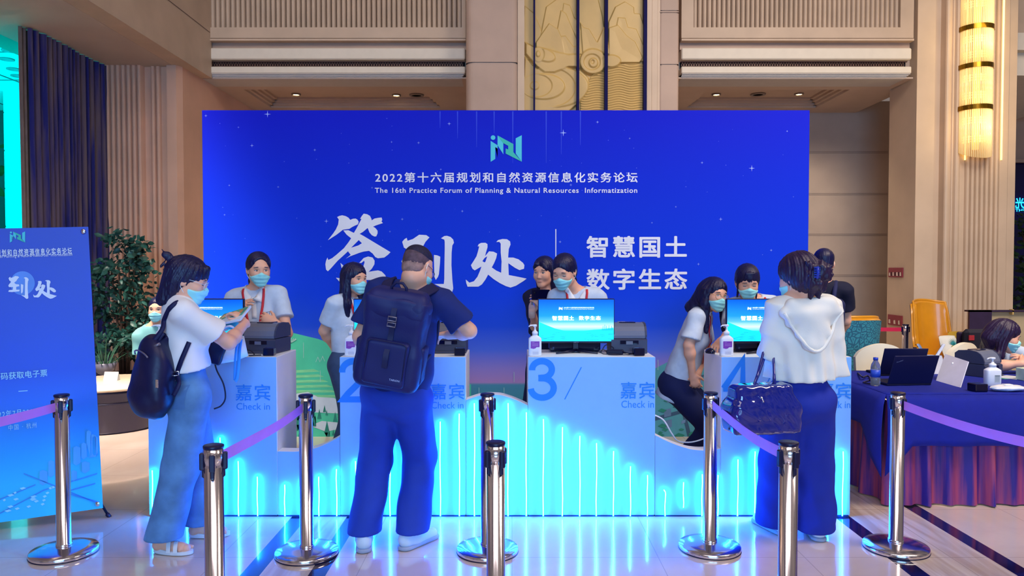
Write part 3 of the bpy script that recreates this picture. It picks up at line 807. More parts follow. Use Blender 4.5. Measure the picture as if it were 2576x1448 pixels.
for i in range(20):
    x = random.uniform(1655, 1775); y = random.uniform(1000, 1095); h = random.uniform(6, 15)
    tr.append([(x - h, y), (x - h * .2, y - h * .5), (x + h, y - h * .1), (x + h * .2, y + h * .4)])
fit_shape(PB, tr, M_tree, bd, 'printed_trees', .0046)
fit_shape(PB, [[(700, 1005), (740, 990), (775, 985), (800, 998), (840, 1000), (880, 1020), (870, 1040), (760, 1035), (700, 1030)], [(780, 1070), (810, 1058), (850, 1062), (870, 1075), (820, 1085)]], M_mist, bd, 'printed_clouds', .0036)
ct = []
for i in range(16):
    x = 1640 + (i * 37) % 150; y = 960 + (i * 53) % 120; w_ = 10 + (i * 7) % 14; h = 8 + (i * 11) % 22
    ct.append([(x, y), (x + w_, y - 4), (x + w_, y - 4 - h), (x, y - h)])
fit_shape(PB, ct, M_city, bd, 'printed_city', .0028)
fit_shape(PB, [[(1640, 985), (1790, 935), (1790, 940), (1640, 992)], [(1640, 1050), (1790, 1010), (1790, 1018), (1640, 1060)], [(1690, 930), (1698, 930), (1740, 1100), (1730, 1100)]], M_road, bd, 'printed_roads', .0021)
ln = []
for x, y0, y1 in ((764, 862, 900), (806, 932, 960), (1205, 975, 1000), (1268, 975, 1005), (1293, 936, 960), (1240, 990, 1000), (1570, 900, 930), (1655, 905, 930)):
    ln.append([(x - .6, y0), (x + .6, y0), (x + .6, y1), (x - .6, y1)]); ln.append(star(x, y0, 2.2))
for k in range(5): ln.append([(732 + k * 0, 862), (733, 862), (733 + (k - 2) * 6 + 1, 850 - abs(2 - k) * -2), (732 + (k - 2) * 6, 850)])
for (x, y) in ((800, 910), (812, 908)): ln.append([(x - 6, y), (x, y - 14), (x + 6, y), (x + 4.6, y), (x, y - 11), (x - 4.6, y)])
fit_shape(PB, ln, M_line, bd, 'printed_lines', .0052)

# ================================================================== CHECK-IN COUNTERS
YC = 4.66
M_ctr = mat('white_laminate', '#eceff8', 0.42, var=0.015)
M_front = mat('white_front_led_tint', '#84bdf6', 0.38, var=0.015)  # white laminate fronts coloured blue to carry the glow of the tubes
M_num = mat('blue_vinyl', '#1d86ea', 0.5, var=0.02)
M_led = mat('azure_light_tube', '#e8ffff', 0.4, emit=(0.0, 0.22, 1.0), power=120.0)
M_ledcore = mat('white_tube_diffuser', '#f4ffff', 0.4, emit=(.8, 1.0, 1.0), power=1.6)
M_led_cap = mat('frosted_clip', '#cfe6f4', 0.5)
M_gap = mat('dark_gap', '#123a66', 0.8)
ZCT = Z_at(897, YC)
PC = Plane((0, YC - .0015, 0), (1, 0, 0), (0, 0, 1))
def tube_parts(root, lst):
    for px, pt in lst:
        pb = 1296
        if px == 1721: pb = 1275
        x = X_at(px, YC); zt, zb = Z_at(pt, YC), Z_at(pb, YC) + .004
        m = MB()
        wob = [math.sin(px * 3.1 + k * 1.3) * .0022 for k in range(6)]
        pts = [(x + wob[k] * (0 < k < 5), YC - .018, zb + (zt - zb) * k / 5) for k in range(6)]
        if px == 1675: pts[-1] = (x - .010, YC - .018, zt - .004); pts.insert(5, (x + .001, YC - .018, zt - .02))
        m.tube(pts, .0042, 8); m.cur = 1; m.tube([(x_, y_ - .0028, z_ - .001) for x_, y_, z_ in pts], .0022, 6); m.build('light_tube', [M_led, M_ledcore], root)
def arc(cx, cy, rx, ry, a0, a1, n=22):
    return [(cx + rx * math.cos(math.radians(a0 + (a1 - a0) * k / n)), cy + ry * math.sin(math.radians(a0 + (a1 - a0) * k / n))) for k in range(n + 1)]
DIGITS = {'1': [[(.15, .78), (.35, .84), (.46, 1.0), (.46, 0)]],
    '2': [arc(.5, .70, .41, .235, 185, -30) + [(.62, .40), (.30, .20), (.12, .065), (1.0, .065)]],
    '3': [arc(.47, .735, .36, .20, 185, -75) + [(.34, .53)], [(.34, .53)] + arc(.48, .295, .42, .235, 80, -175)],
    '4': [[(.75, 0), (.75, .95), (.05, .27)], [(.03, .27), (1.0, .27)]]}
def numeral(d, box, parent, wd=.040):
    """a digit drawn as even strokes of vinyl"""
    x0, y0, x1, y1 = box; q = 0; V, F = [], []
    for st_ in DIGITS[d]:
        pts = [Vector((x0 + x * (x1 - x0), y0 + y * (y1 - y0), 0)) for x, y in st_]
        n = len(pts); L_, R_ = [], []
        for i in range(n):
            a = (pts[i] - pts[i - 1]).normalized() if i else (pts[1] - pts[0]).normalized()
            b = (pts[i + 1] - pts[i]).normalized() if i < n - 1 else a
            t = (a + b).normalized(); nn = Vector((-t.y, t.x, 0)); k = wd / 2 / max(.45, nn.dot(Vector((-a.y, a.x, 0))))
            L_.append(pts[i] + nn * k); R_.append(pts[i] - nn * k)
        o_ = len(V); V += [(p.x, p.y, q * .0003) for p in L_ + R_]; q += 1
        F += [(o_ + i, o_ + i + 1, o_ + n + i + 1, o_ + n + i) for i in range(n - 1)]
    return link_mesh('numeral', PC.place(np.array(V), .001), F, M_num, parent)
def counter(x0, x1, num, tubes, label, nbox, gbox, cbox):
    a, b = X_at(x0, YC), X_at(x1, YC)
    t = thing('check_in_counter', label, 'counter', ((a + b) / 2, YC + .21, 0), 0, 'white check-in counters')
    m = MB(); m.box(a, b, YC, YC + .43, .012, ZCT - .001, .003); m.build('cabinet_body', M_ctr, t)
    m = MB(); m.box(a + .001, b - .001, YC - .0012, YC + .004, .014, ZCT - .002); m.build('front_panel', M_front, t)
    m = MB(); m.box(a + .004, b - .004, YC + .006, YC + .42, 0, .014); m.build('plinth', M_gap, t)
    numeral(num, pxbox(PC, *nbox), t)
    fit_shape(PC, [[(x0 + 132, 923), (x0 + 135, 923), (x0 + 93, 1004), (x0 + 90, 1004)]], M_num, t, 'slash_mark', .001)
    fit_text(PC, '嘉宾', pxbox(PC, *gbox), M_num, t, .004, 1.1, lift=.001)
    fit_text(PC, 'Check in', pxbox(PC, *cbox), M_num, t, .0, lift=.001)
    tube_parts(t, tubes)
    return t
c1 = counter(368, 693, '1', [(380, 1180), (420, 1120), (466, 1100), (510, 1090), (552, 1098), (597, 1157), (645, 1196)], 'white counter lettered 1 and glowing blue, behind the woman with the ponytail', (385, 901, 408, 1004), (593, 966, 680, 1007), (595, 1013, 679, 1030))
c2 = counter(853, 1171, '2', [(893, 1157), (936, 1137), (980, 1112), (1022, 1095), (1065, 1078), (1107, 1058), (1155, 1038)], 'white counter with a big blue 2, behind the man with the backpack', (855, 901, 925, 1011), (1083, 964, 1168, 1004), (1085, 1010, 1166, 1027))
c3 = counter(1329, 1650, '3', [(1367, 1052), (1415, 1072), (1459, 1094), (1501, 1112), (1544, 1132), (1587, 1170), (1630, 1192)], 'white counter with a big blue 3, nobody standing before it', (1331, 901, 1400, 1006), (1561, 960, 1647, 1002), (1563, 1007, 1645, 1025))
c4 = counter(1817, 2145, '4', [(1858, 1153), (1901, 1133), (1945, 1112), (1992, 1098), (2040, 1090), (2087, 1096), (2123, 1133)], 'white counter with a big blue 4, in front of the woman in the white blouse', (1817, 899, 1886, 1005), (2056, 962, 2141, 1003), (2060, 1008, 2139, 1026))
def connector(pts, tubes, label):
    t_ = thing('wave_panel', label, 'low panel', (X_at((pts[0][0] + pts[-1][0]) / 2, YC), YC + .05, 0), 0, 'wave shaped panels between the counters')
    # smooth the traced crest
    xs_ = [X_at(p[0], YC) for p in pts]; zs_ = [Z_at(p[1], YC) for p in pts]
    n = 40; cx_ = np.linspace(xs_[0] + .002, xs_[-1] - .002, n); cz_ = np.interp(cx_, xs_, zs_)
    for _ in range(6): cz_[1:-1] = (cz_[:-2] + cz_[1:-1] * 2 + cz_[2:]) / 4
    m = MB()
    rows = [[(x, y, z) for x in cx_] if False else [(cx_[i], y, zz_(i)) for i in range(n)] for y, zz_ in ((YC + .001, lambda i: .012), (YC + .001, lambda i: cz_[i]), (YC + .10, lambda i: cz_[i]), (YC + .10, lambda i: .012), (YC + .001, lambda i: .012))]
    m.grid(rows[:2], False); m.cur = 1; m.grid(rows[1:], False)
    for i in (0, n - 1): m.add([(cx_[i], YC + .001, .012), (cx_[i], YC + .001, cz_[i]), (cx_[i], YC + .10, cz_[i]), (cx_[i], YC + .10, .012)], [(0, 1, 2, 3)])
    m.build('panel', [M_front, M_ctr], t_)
    m = MB(); m.box(cx_[0], cx_[-1], YC + .006, YC + .09, 0, .014); m.build('plinth', M_gap, t_)
    tube_parts(t_, tubes)
connector([(693, 1135), (740, 1136), (770, 1132), (800, 1124), (830, 1110), (853, 1097)], [(714, 1216), (757, 1206), (800, 1196), (845, 1177)], 'low wave-edged panel with light tubes joining counters 1 and 2')
connector([(1171, 1006), (1200, 996), (1225, 992), (1260, 993), (1290, 1002), (1315, 1013), (1329, 1020)], [(1193, 1012), (1236, 1006), (1278, 1012), (1324, 1035)], 'tall arched panel with light tubes joining counters 2 and 3')
connector([(1650, 1094), (1680, 1109), (1710, 1121), (1740, 1130), (1770, 1133), (1800, 1131), (1817, 1128)], [(1675, 1227), (1721, 1210), (1768, 1190), (1808, 1192)], 'low wave-edged panel with light tubes joining counters 3 and 4')

# ================================================================== STANCHIONS
M_chrome = mat('chrome', '#ece6ee', 0.15, 1.0, var=0.02)
M_blackp = mat('black_plastic', '#12123a', 0.35, var=0.05)
M_belt = mat('purple_belt', '#d488fa', 0.6, var=0.04, bump=.05, bscale=200)
SH = .885
def make_stanchion():
    t = thing('stanchion', 'tmp', 'stanchion', (0, 0, 0))
    m = MB(); m.lathe([(.168, 0), (.172, .006), (.172, .020), (.168, .026), (.12, .037), (.06, .043), (.04, .046), (.0, .046)], n=56); m.build('base', M_chrome, t, world=False)
    m = MB(); m.lathe([(.1725, 0), (.1735, .003), (.1725, .006)], n=56); m.build('base_rim', M_blackp, t, world=False)
    m = MB(); m.lathe([(.042, .045), (.041, .058), (.0372, .060), (.0372, .80)], n=40); m.build('pole', M_chrome, t, world=False)
    m = MB(); m.lathe([(.0374, .80), (.0374, SH - .012)], n=40); m.build('head', M_chrome, t, world=False)
    m = MB(); m.lathe([(.0376, SH - .014), (.0395, SH - .010), (.0395, SH - .002), (.036, SH), (.0, SH)], n=40); m.build('cap', M_blackp, t, world=False)
    for k in range(4):
        M_ = Matrix.Rotation(PI / 2 * k, 4, 'Z'); m = MB()
        m.box(.034, .052, -.011, .011, SH - .098, SH - .030, .004, M_); m.box(.034, .043, -.008, .008, SH - .128, SH - .090, .004, M_)
        m.build('belt_clip', M_blackp, t, world=False)
    return t
proto = make_stanchion()
POSTS = [(155, 991, 'chrome barrier post in front of the blue banner stand', .4), (769, 992, 'chrome barrier post with a purple belt at its head before counters 1 and 2', .25), (537, 1118, 'chrome barrier post beside the jeans of the woman with the ponytail', .25),
    (1226, 989, 'chrome barrier post standing before the tall arched panel, base in view', .6), (1247, 1110, 'chrome barrier post close to the camera right in front of another post', .7), (1788, 986, 'chrome barrier post left of the patent handbag, purple belt leaving it', .35),
    (1984, 1110, 'chrome barrier post close to the camera in front of the dark trousers', .35), (2259, 986, 'chrome barrier post by the navy covered table corner', .4), (-427, 1110, 'chrome barrier post outside the left edge of the view holding the belt end', .4), (2790, 1110, 'chrome barrier post outside the right edge of the view holding the belt end', .4)]
post_objs = []
for i, (px, py, lab, rz) in enumerate(POSTS):
    q = G(px, py, SH)
    o = proto if i == 0 else copy_tree(proto)
    o.location = (q.x, q.y, 0); o.rotation_euler = (0, 0, rz)
    o['label'] = lab; o['group'] = 'chrome barrier posts with retractable belts'
    WM[o.name] = Matrix.Translation((q.x, q.y, 0)) @ Matrix.Rotation(rz, 4, 'Z')
    post_objs.append(o)
def belt(i, j, sag=.012, mt=None):
    a, b = Vector(post_objs[i].location), Vector(post_objs[j].location)
    d = (b - a).normalized(); n_ = Vector((-d.y, d.x, 0)); a = a + d * .044; b = b - d * .044
    m = MB(); N_ = 14
    for s in (-.001, .001):
        rows = []
        for zz_ in (SH - .089, SH - .041):
            rows.append([a + (b - a) * (k / N_) + Vector((0, 0, zz_ - sag * 4 * (k / N_) * (1 - k / N_))) + n_ * (s + .004 * math.sin(k * .5)) for k in range(N_ + 1)])
        m.grid(rows)
    m.build('belt', mt or M_belt, post_objs[i])
belt(2, 1); belt(4, 3); belt(5, 6, .02); belt(0, 8, .012); belt(7, 9, .03)

# ================================================================== BANNER STAND ON THE LEFT
BR = P(259, 1277, 4.60); TR = P(222, 570, 4.68)
ey = (TR - BR).normalized(); ex = Vector((.93, .36, 0)); ex = (ex - ey * ex.dot(ey)).normalized()
BH = (TR - BR).length; BW = .82
bn_n = ex.cross(ey).normalized()
bs = thing('banner_stand', 'tall blue printed banner on a folding stand, city drawn along its foot', 'banner stand', (BR.x - .3, BR.y - .1, 0))
PN = Plane(BR - ex * BW, ex, ey)
def _bn(N, L, b):
    at = N.new('ShaderNodeAttribute'); at.attribute_name = 'print_height'
    rp = N.new('ShaderNodeValToRGB'); e = rp.color_ramp.elements
    e[0].position = 0; e[0].color = lin('#30d0ff'); e[1].position = 1; e[1].color = lin('#1a3cc0')
    for p_, c in ((.12, '#28ccff'), (.20, '#1cb4fc'), (.28, '#1a98f8'), (.38, '#1c70ec'), (.5, '#1a52dc'), (.7, '#1846d0')): q = e.new(p_); q.color = lin(c)
    L.new(at.outputs['Fac'], rp.inputs[0]); L.new(rp.outputs[0], b.inputs['Base Color']); b.inputs['Roughness'].default_value = .45
M_bn = special_mat('banner_print', _bn)
nu, nv = 12, 30
rows = [[PN.o + ex * (BW * i / nu) + ey * (BH * j / nv) + bn_n * (.002 * math.sin(PI * i / nu) * math.sin(PI * j / nv)) for i in range(nu + 1)] for j in range(nv + 1)]
m = MB(); m.grid(rows); m.grid([[p - bn_n * .002 for p in r] for r in rows])
o = m.build('printed_panel', M_bn, bs, fix=False)
at = o.data.attributes.new('print_height', 'FLOAT', 'POINT')
at.data.foreach_set('value', np.array([j / nv for _ in (0, 1) for j in range(nv + 1) for i in range(nu + 1)], dtype=np.float32))
M_pole = mat('dark_metal_leg', '#1c2a48', 0.4, .5)
m = MB(); m.tube([BR - ex * BW / 2 + ey * .9 - bn_n * .06, P(274, 1299, 4.66)], .008, 8); m.build('leg', M_pole, bs)
e_ = P(274, 1299, 4.66)
m = MB(); m.tube([e_ + Vector((-.012, 0, .02)), e_ + Vector((.006, .0, -.004))], .013, 8); m.build('foot', M_blackp, bs)
bl = BR - ex * (BW + .03) - Vector((0, 0, BR.z - .012)); 
m = MB(); m.tube([BR - ex * BW / 2 + ey * .9 - bn_n * .06, bl], .008, 8); m.build('leg', M_pole, bs)
bb = BR - ex * BW / 2 - bn_n * .55; bb = Vector((bb.x, bb.y, .012))
m = MB(); m.tube([BR - ex * BW / 2 + ey * .9 - bn_n * .06, bb], .008, 8); m.build('leg', M_pole, bs)
m = MB(); m.tube([BR - ex * BW / 2 + ey * .9 - bn_n * .06, TR - ex * .02 - ey * .02 - bn_n * .015], .006, 8); m.tube([BR - ex * BW / 2 + ey * .9 - bn_n * .06, TR - ex * (BW - .02) - ey * .02 - bn_n * .015], .006, 8); m.build('upper_arms', M_pole, bs)
m = MB()
for c in (TR - ex * .03 - ey * .03, TR - ex * (BW - .03) - ey * .03, BR - ex * .03 + ey * .03): m.lathe([(.014, -.003), (.017, 0), (.014, .004), (.0, .006)], c + bn_n * .004, 14, Matrix.Rotation(PI / 2, 4, 'X'))
m.build('grommets', M_chrome, bs)
L_ = .0045
M_bnw = mat('banner_white', '#dce8fa', .5, var=.02); M_bnl = mat('banner_pale_blue', '#9cdcfa', .5, var=.02)
def bpx(x0, y0, x1, y1):
    a, b = PN.hit(x1, y1), PN.hit(x1, y0); return (PN.hit(x0, y1)[0], a[1], b[0], b[1])
def logo_on(pl, x0, y0, x1, y1, parent, lift, m1=None, m2=None):
    bx = (1234.0, 340.0, 1313.0, 407.0)
    f = lambda pts: [(x0 + (x - bx[0]) / (bx[2] - bx[0]) * (x1 - x0), y0 + (y - bx[1]) / (bx[3] - bx[1]) * (y1 - y0)) for x, y in pts]
    fit_shape(pl, [f(q) for q in LOGO1], m1 or M_logo1, parent, 'logo', lift); fit_shape(pl, [f(q) for q in LOGO2], m2 or M_logo2, parent, 'logo', lift + .001)
logo_on(PN, 25, 582, 64, 610, bs, L_)
fit_text(PN, TITLE, bpx(-100, 622, 181, 640), M_bnw, bs, .018, 1.3, lift=L_)
fit_text(PN, SUB, bpx(-100, 636, 182, 645), M_bnw, bs, .0, 1.1, lift=L_)
fit_shape(PN, [[(57 + 31 * math.cos(k * PI / 20), 712 + 30 * math.sin(k * PI / 20)) for k in range(40)]], mat('banner_moon', '#5c94f0', .5, var=.1, scale=6), bs, 'printed_moon', L_ - .001)
def calb(pts, dx=0):
    # the same brush characters, on the banner at the size of its own print
    return [(-52 + (x - 820) * .387, 683 + (y - 580) * .38 + (x - 820) * .03) for x, y in pts]
fit_shape(PN, [[(a - 15, b + 18) for a, b in calb(q)] for q in CAL[:5]], M_bnw, bs, 'lettering', L_ + .001)
fit_shape(PN, [calb(q) for q in CAL[5:8]], M_bnw, bs, 'lettering', L_ + .001)
fit_shape(PN, [calb(q) for q in CAL[8:]], M_bnw, bs, 'lettering', L_ + .001)
fit_text(PN, '扫码获取电子票', bpx(-18, 928, 119, 946), M_bnl, bs, .012, 1.05, lift=L_)
fit_shape(PN, [[(47, 982.5), (70, 981), (70, 983), (47, 984.5)]], M_bnl, bs, 'divider_line', L_)
fit_text(PN, '2022年7月20/21/22日', bpx(-22, 1020, 135, 1038), M_bnl, bs, .008, 1.2, lift=L_)
fit_text(PN, '中国 · 杭州', bpx(22, 1061, 92, 1075), M_bnl, bs, .006, 1.3, lift=L_)
cty = []
random.seed(11)
for x, y, w_, h in ((100, 1215, 20, 30), (122, 1195, 15, 35), (185, 1165, 18, 40), (205, 1150, 14, 34), (218, 1145, 12, 60), (228, 1150, 14, 55), (206, 1185, 20, 22), (233, 1140, 14, 40), (160, 1185, 16, 26), (180, 1205, 14, 20)):
    cty.append([(x, y), (x, y - h), (x + w_ * .4, y - h - 4), (x + w_, y - h), (x + w_, y - 2), (x + w_ * .4, y + 5)])
fit_shape(PN, cty, mat('banner_city_blue', '#54b4f4', .5), bs, 'printed_city', L_)
rd = []
for a, b in (((0, 1290), (110, 1232)), ((110, 1232), (245, 1190)), ((60, 1190), (240, 1262)), ((0, 1255), (90, 1218)), ((150, 1240), (240, 1215)), ((170, 1240), (250, 1262))):
    rd.append([(a[0], a[1] - 1.6), (b[0], b[1] - 1.6), (b[0], b[1] + 1.6), (a[0], a[1] + 1.6)])
fit_shape(PN, rd, mat('banner_road_blue', '#3c94e4', .5), bs, 'printed_roads', L_)
bk = []
for i in range(22):
    x = random.uniform(5, 160); y = random.uniform(1225, 1285) - x * .05; w_ = random.uniform(5, 12)
    bk.append([(x, y), (x + w_, y - 3), (x + w_ * 1.6, y), (x + w_ * .6, y + 4)])
fit_shape(PN, bk, mat('banner_pale_block', '#a4ecfc', .5), bs, 'printed_pattern', L_ + .0008)
# ================================================================== THINGS ON THE COUNTERS
M_case = mat('black_case', '#0c0c2e', 0.35, var=0.05); M_gloss = mat('gloss_black', '#08082a', 0.12)
M_scr = ramp_mat('screen_picture', [(0, '#08c8f4'), (.25, '#20d4fa'), (.36, '#c8f0ff'), (.48, '#58b8fc'), (.62, '#2090fa'), (1, '#0a5cf4')], 2, .078, .345, .2, emit=.85)
M_scrw = mat('screen_white', '#ffffff', .4, emit='#eafaff', power=1.0); M_scrc = mat('screen_cyan', '#12dcf4', .4, emit='#0cd2f0', power=.8)
M_scrd = mat('screen_line_cyan', '#0aa8dc', .4, emit='#08a4dc', power=.7)
def make_monitor():
    t = thing('monitor', 'tmp', 'monitor')
    m = MB(); m.box(-.252, .252, 0, .035, .065, .358, .004); m.build('casing', M_case, t)
    m = MB(); m.box(-.247, .247, -.002, .004, .078, .352); m.build('screen', M_scr, t)
    pl = Plane((-.247, -.0035, .078), (1, 0, 0), (0, 0, 1)); W, Hh = .494, .274
    uv = lambda pts: [((x - 510) / 618 * W, (968 - y) / 340 * Hh) for x, y in pts]
    bx = lambda a, b, c, d: (*uv([(a, d)])[0], *uv([(c, b)])[0])
    s1 = fit_text(pl, '智慧国土', bx(620, 760, 800, 798), M_scrw, t, .03, 1.15, lift=.0012); s2 = fit_text(pl, '数字生态', bx(840, 760, 1020, 796), M_scrw, t, .03, 1.15, lift=.0012)
    fit_text(pl, TITLE, bx(715, 688, 965, 699), M_scrw, t, .01, 1.2, lift=.0012); fit_text(pl, SUB, bx(716, 704, 963, 711), M_scrw, t, 0, 1.1, lift=.0012)
    f = lambda pts: uv([(675 + (x - 1234) / 79 * 30, 688 + (y - 340) / 67 * 25) for x, y in pts])
    V, F = shape_arrays([f(q) for q in LOGO1 + LOGO2]); link_mesh('logo', pl.place(V, .0012), F, M_scrw, t)
    hill = [(512, 810), (560, 830), (640, 862), (720, 882), (800, 888), (880, 884), (960, 874), (1040, 868), (1126, 858), (1126, 966), (512, 966)]
    V, F = shape_arrays([uv(hill)]); link_mesh('screen_landscape', pl.place(V, .0006), F, M_scrc, t)
    fl_ = []; random.seed(2)
    for i in range(34):
        x = random.uniform(515, 700) if i % 2 else random.uniform(800, 1110); y = random.uniform(895, 960)
        w_ = random.uniform(20, 60); fl_.append([(x, y), (min(x + w_, 1124), y - 4), (min(x + w_, 1124), y - 1), (x, y + 3)])
    for i in range(14): x = 1030 + i * 7; h = random.uniform(10, 50); fl_.append([(x, 880), (x, 880 - h), (x + 4, 880 - h), (x + 4, 880)])
    V, F = shape_arrays([uv(q) for q in fl_]); link_mesh('screen_city', pl.place(V, .0009), F, M_scrd, t)
    fit_text(Plane((0, 0, 0), (1, 0, 0), (0, 0, 1)), 'HKTV', (-.016, .068, .016, .074), mat('grey_print', '#9aa4c4', .4), t, .004, lift=.001)
    m = MB(); m.box(-.02, .02, .034, .05, .012, .20, .004); m.build('stand_neck', M_case, t)
    for s in (-1, 1):
        m = MB(); m.tube([(0, .03, .016), (s * .06, -.01, .010), (s * .135, -.055, .005)], [.010, .008, .005], 8); m.build('stand_foot', M_case, t)
    m = MB(); m.box(-.03, .03, .02, .075, 0, .014, .003); m.build('stand_base', M_case, t)
    return t
def on_counter(o, px, Y, label, group=None, rz=0.0, dz=0.0):
    x = X_at(px, Y); o.location = (x, Y, ZCT + .001 + dz); o.rotation_euler = (0, 0, rz); o['label'] = label
    if group: o['group'] = group
    WM[o.name] = Matrix.Translation(o.location) @ Matrix.Rotation(rz, 4, 'Z')
    return o
mon = make_monitor()
MONL = [(1450, 'monitor showing a blue screen on counter 3, between sanitizer and printer'), (515, 'monitor on counter 1, mostly hidden by the woman in the white tee'), (985, 'monitor on counter 2, only its left edge showing beside the man'), (1925, 'monitor on counter 4, partly covered by the woman in the white blouse')]
for i, (px, lab) in enumerate(MONL): on_counter(mon if i == 0 else copy_tree(mon), px, 4.86, lab, 'monitors on the check-in counters')
def make_pc():
    t = thing('desktop_computer', 'tmp', 'computer')
    m = MB(); m.box(-.17, .17, 0, .16, .006, .088, .008); m.build('casing', M_case, t)
    m = MB(); m.box(-.168, .168, -.004, .004, .010, .084, .003); m.build('front_panel', M_gloss, t)
    m = MB(); m.box(-.150, -.138, -.006, 0, .020, .034, .002); m.build('power_button', mat('button_grey', '#3a4470', .4), t)
    m = MB()
    for sx in (-1, 1):
        for y in (.02, .14): m.lathe([(.01, 0), (.01, .007)], (sx * .15, y, 0), 10)
    m.build('rubber_feet', M_blackp, t)
    return t
pc = make_pc()
for i, (px, lab) in enumerate([(1447, 'slim black computer box under the monitor of counter 3'), (1915, 'slim black computer box under the monitor of counter 4')]):
    on_counter(pc if i == 0 else copy_tree(pc), px, 4.925, lab, 'slim computers under the monitors')
M_pr = mat('dark_grey_plastic', '#3a3e58', 0.42, var=0.05); M_pr2 = mat('mid_grey_plastic', '#6a7086', 0.38, var=0.04); M_win = mat('smoked_window', '#141a40', .12)
def make_printer():
    t = thing('label_printer', 'tmp', 'printer'); W = .118
    side = [(-.10, .012), (.13, .012), (.13, .095), (-.085, .095), (-.10, .085)]
    m = MB(); m.prism(side, (-W, 0, 0), (0, 1, 0), (0, 0, 1), (2 * W, 0, 0)); m.build('base_body', M_pr, t)
    lid = [(-.088, .097), (.128, .097), (.128, .165), (.10, .188), (.02, .196), (-.03, .190), (-.06, .172), (-.08, .145), (-.09, .115)]
    m = MB(); m.prism(lid, (-W + .012, 0, 0), (0, 1, 0), (0, 0, 1), (2 * W - .024, 0, 0)); m.build('lid', M_pr2, t)
    for s in (-1, 1):
        m = MB(); m.prism([(y * 1.02, z + .003) for y, z in lid], (s * W - (.012 if s > 0 else 0), 0, 0), (0, 1, 0), (0, 0, 1), (.012, 0, 0)); m.build('side_cheek', M_pr, t)
    m = MB(); m.box(-.055, .055, -.01, .07, .193, .199, .002); m.build('window', M_win, t)
    m = MB(); m.box(-.06, .06, -.1035, -.095, .060, .084); m.build('label_slot', M_gloss, t)
    m = MB(); m.box(-.022, .022, -.106, -.10, .058, .080); m.build('slot_tongue', M_pr2, t)
    m = MB(); m.box(-W, W, -.112, .13, 0, .014, .003); m.build('foot_plate', M_pr, t)
    return t
pr = make_printer()
for i, (px, Y, rz, lab) in enumerate([(666, 4.93, -.15, 'dark grey label printer on counter 1 beside the staff woman with the red lanyard'), (1130, 4.95, 0, 'label printer on counter 2, half hidden by the forearm of the man'), (1578, 4.95, 0, 'label printer behind the right edge of the monitor on counter 3')]):
    on_counter(pr if i == 0 else copy_tree(pr), px, Y, lab, 'label printers on the counters', rz)
def make_cube():
    t = thing('code_scanner', 'tmp', 'scanner')
    m = MB(); m.box(-.034, .034, -.034, .034, 0, .048, .004); m.build('housing', M_gloss, t)
    m = MB(); m.box(-.026, .026, -.026, .026, .047, .0495, .001); m.build('scan_window', mat('scan_glass', '#2c3c80', .08), t)
    return t
cu_ = make_cube()
for i, (px, Y, lab) in enumerate([(676, 4.735, 'small black scanner cube on counter 1 in front of the printer'), (1156, 4.735, 'small black scanner cube on the right end of counter 2'), (1607, 4.735, 'small black scanner cube on the right end of counter 3')]):
    on_counter(cu_ if i == 0 else copy_tree(cu_), px, Y, lab, 'black scanner cubes', .06)
M_bot = mat('white_bottle', '#eef2fa', .3, var=.01); M_purp = mat('purple_label', '#8a3cb0', .4, var=.03); M_ptxt = mat('label_grey_print', '#9a98b8', .5)
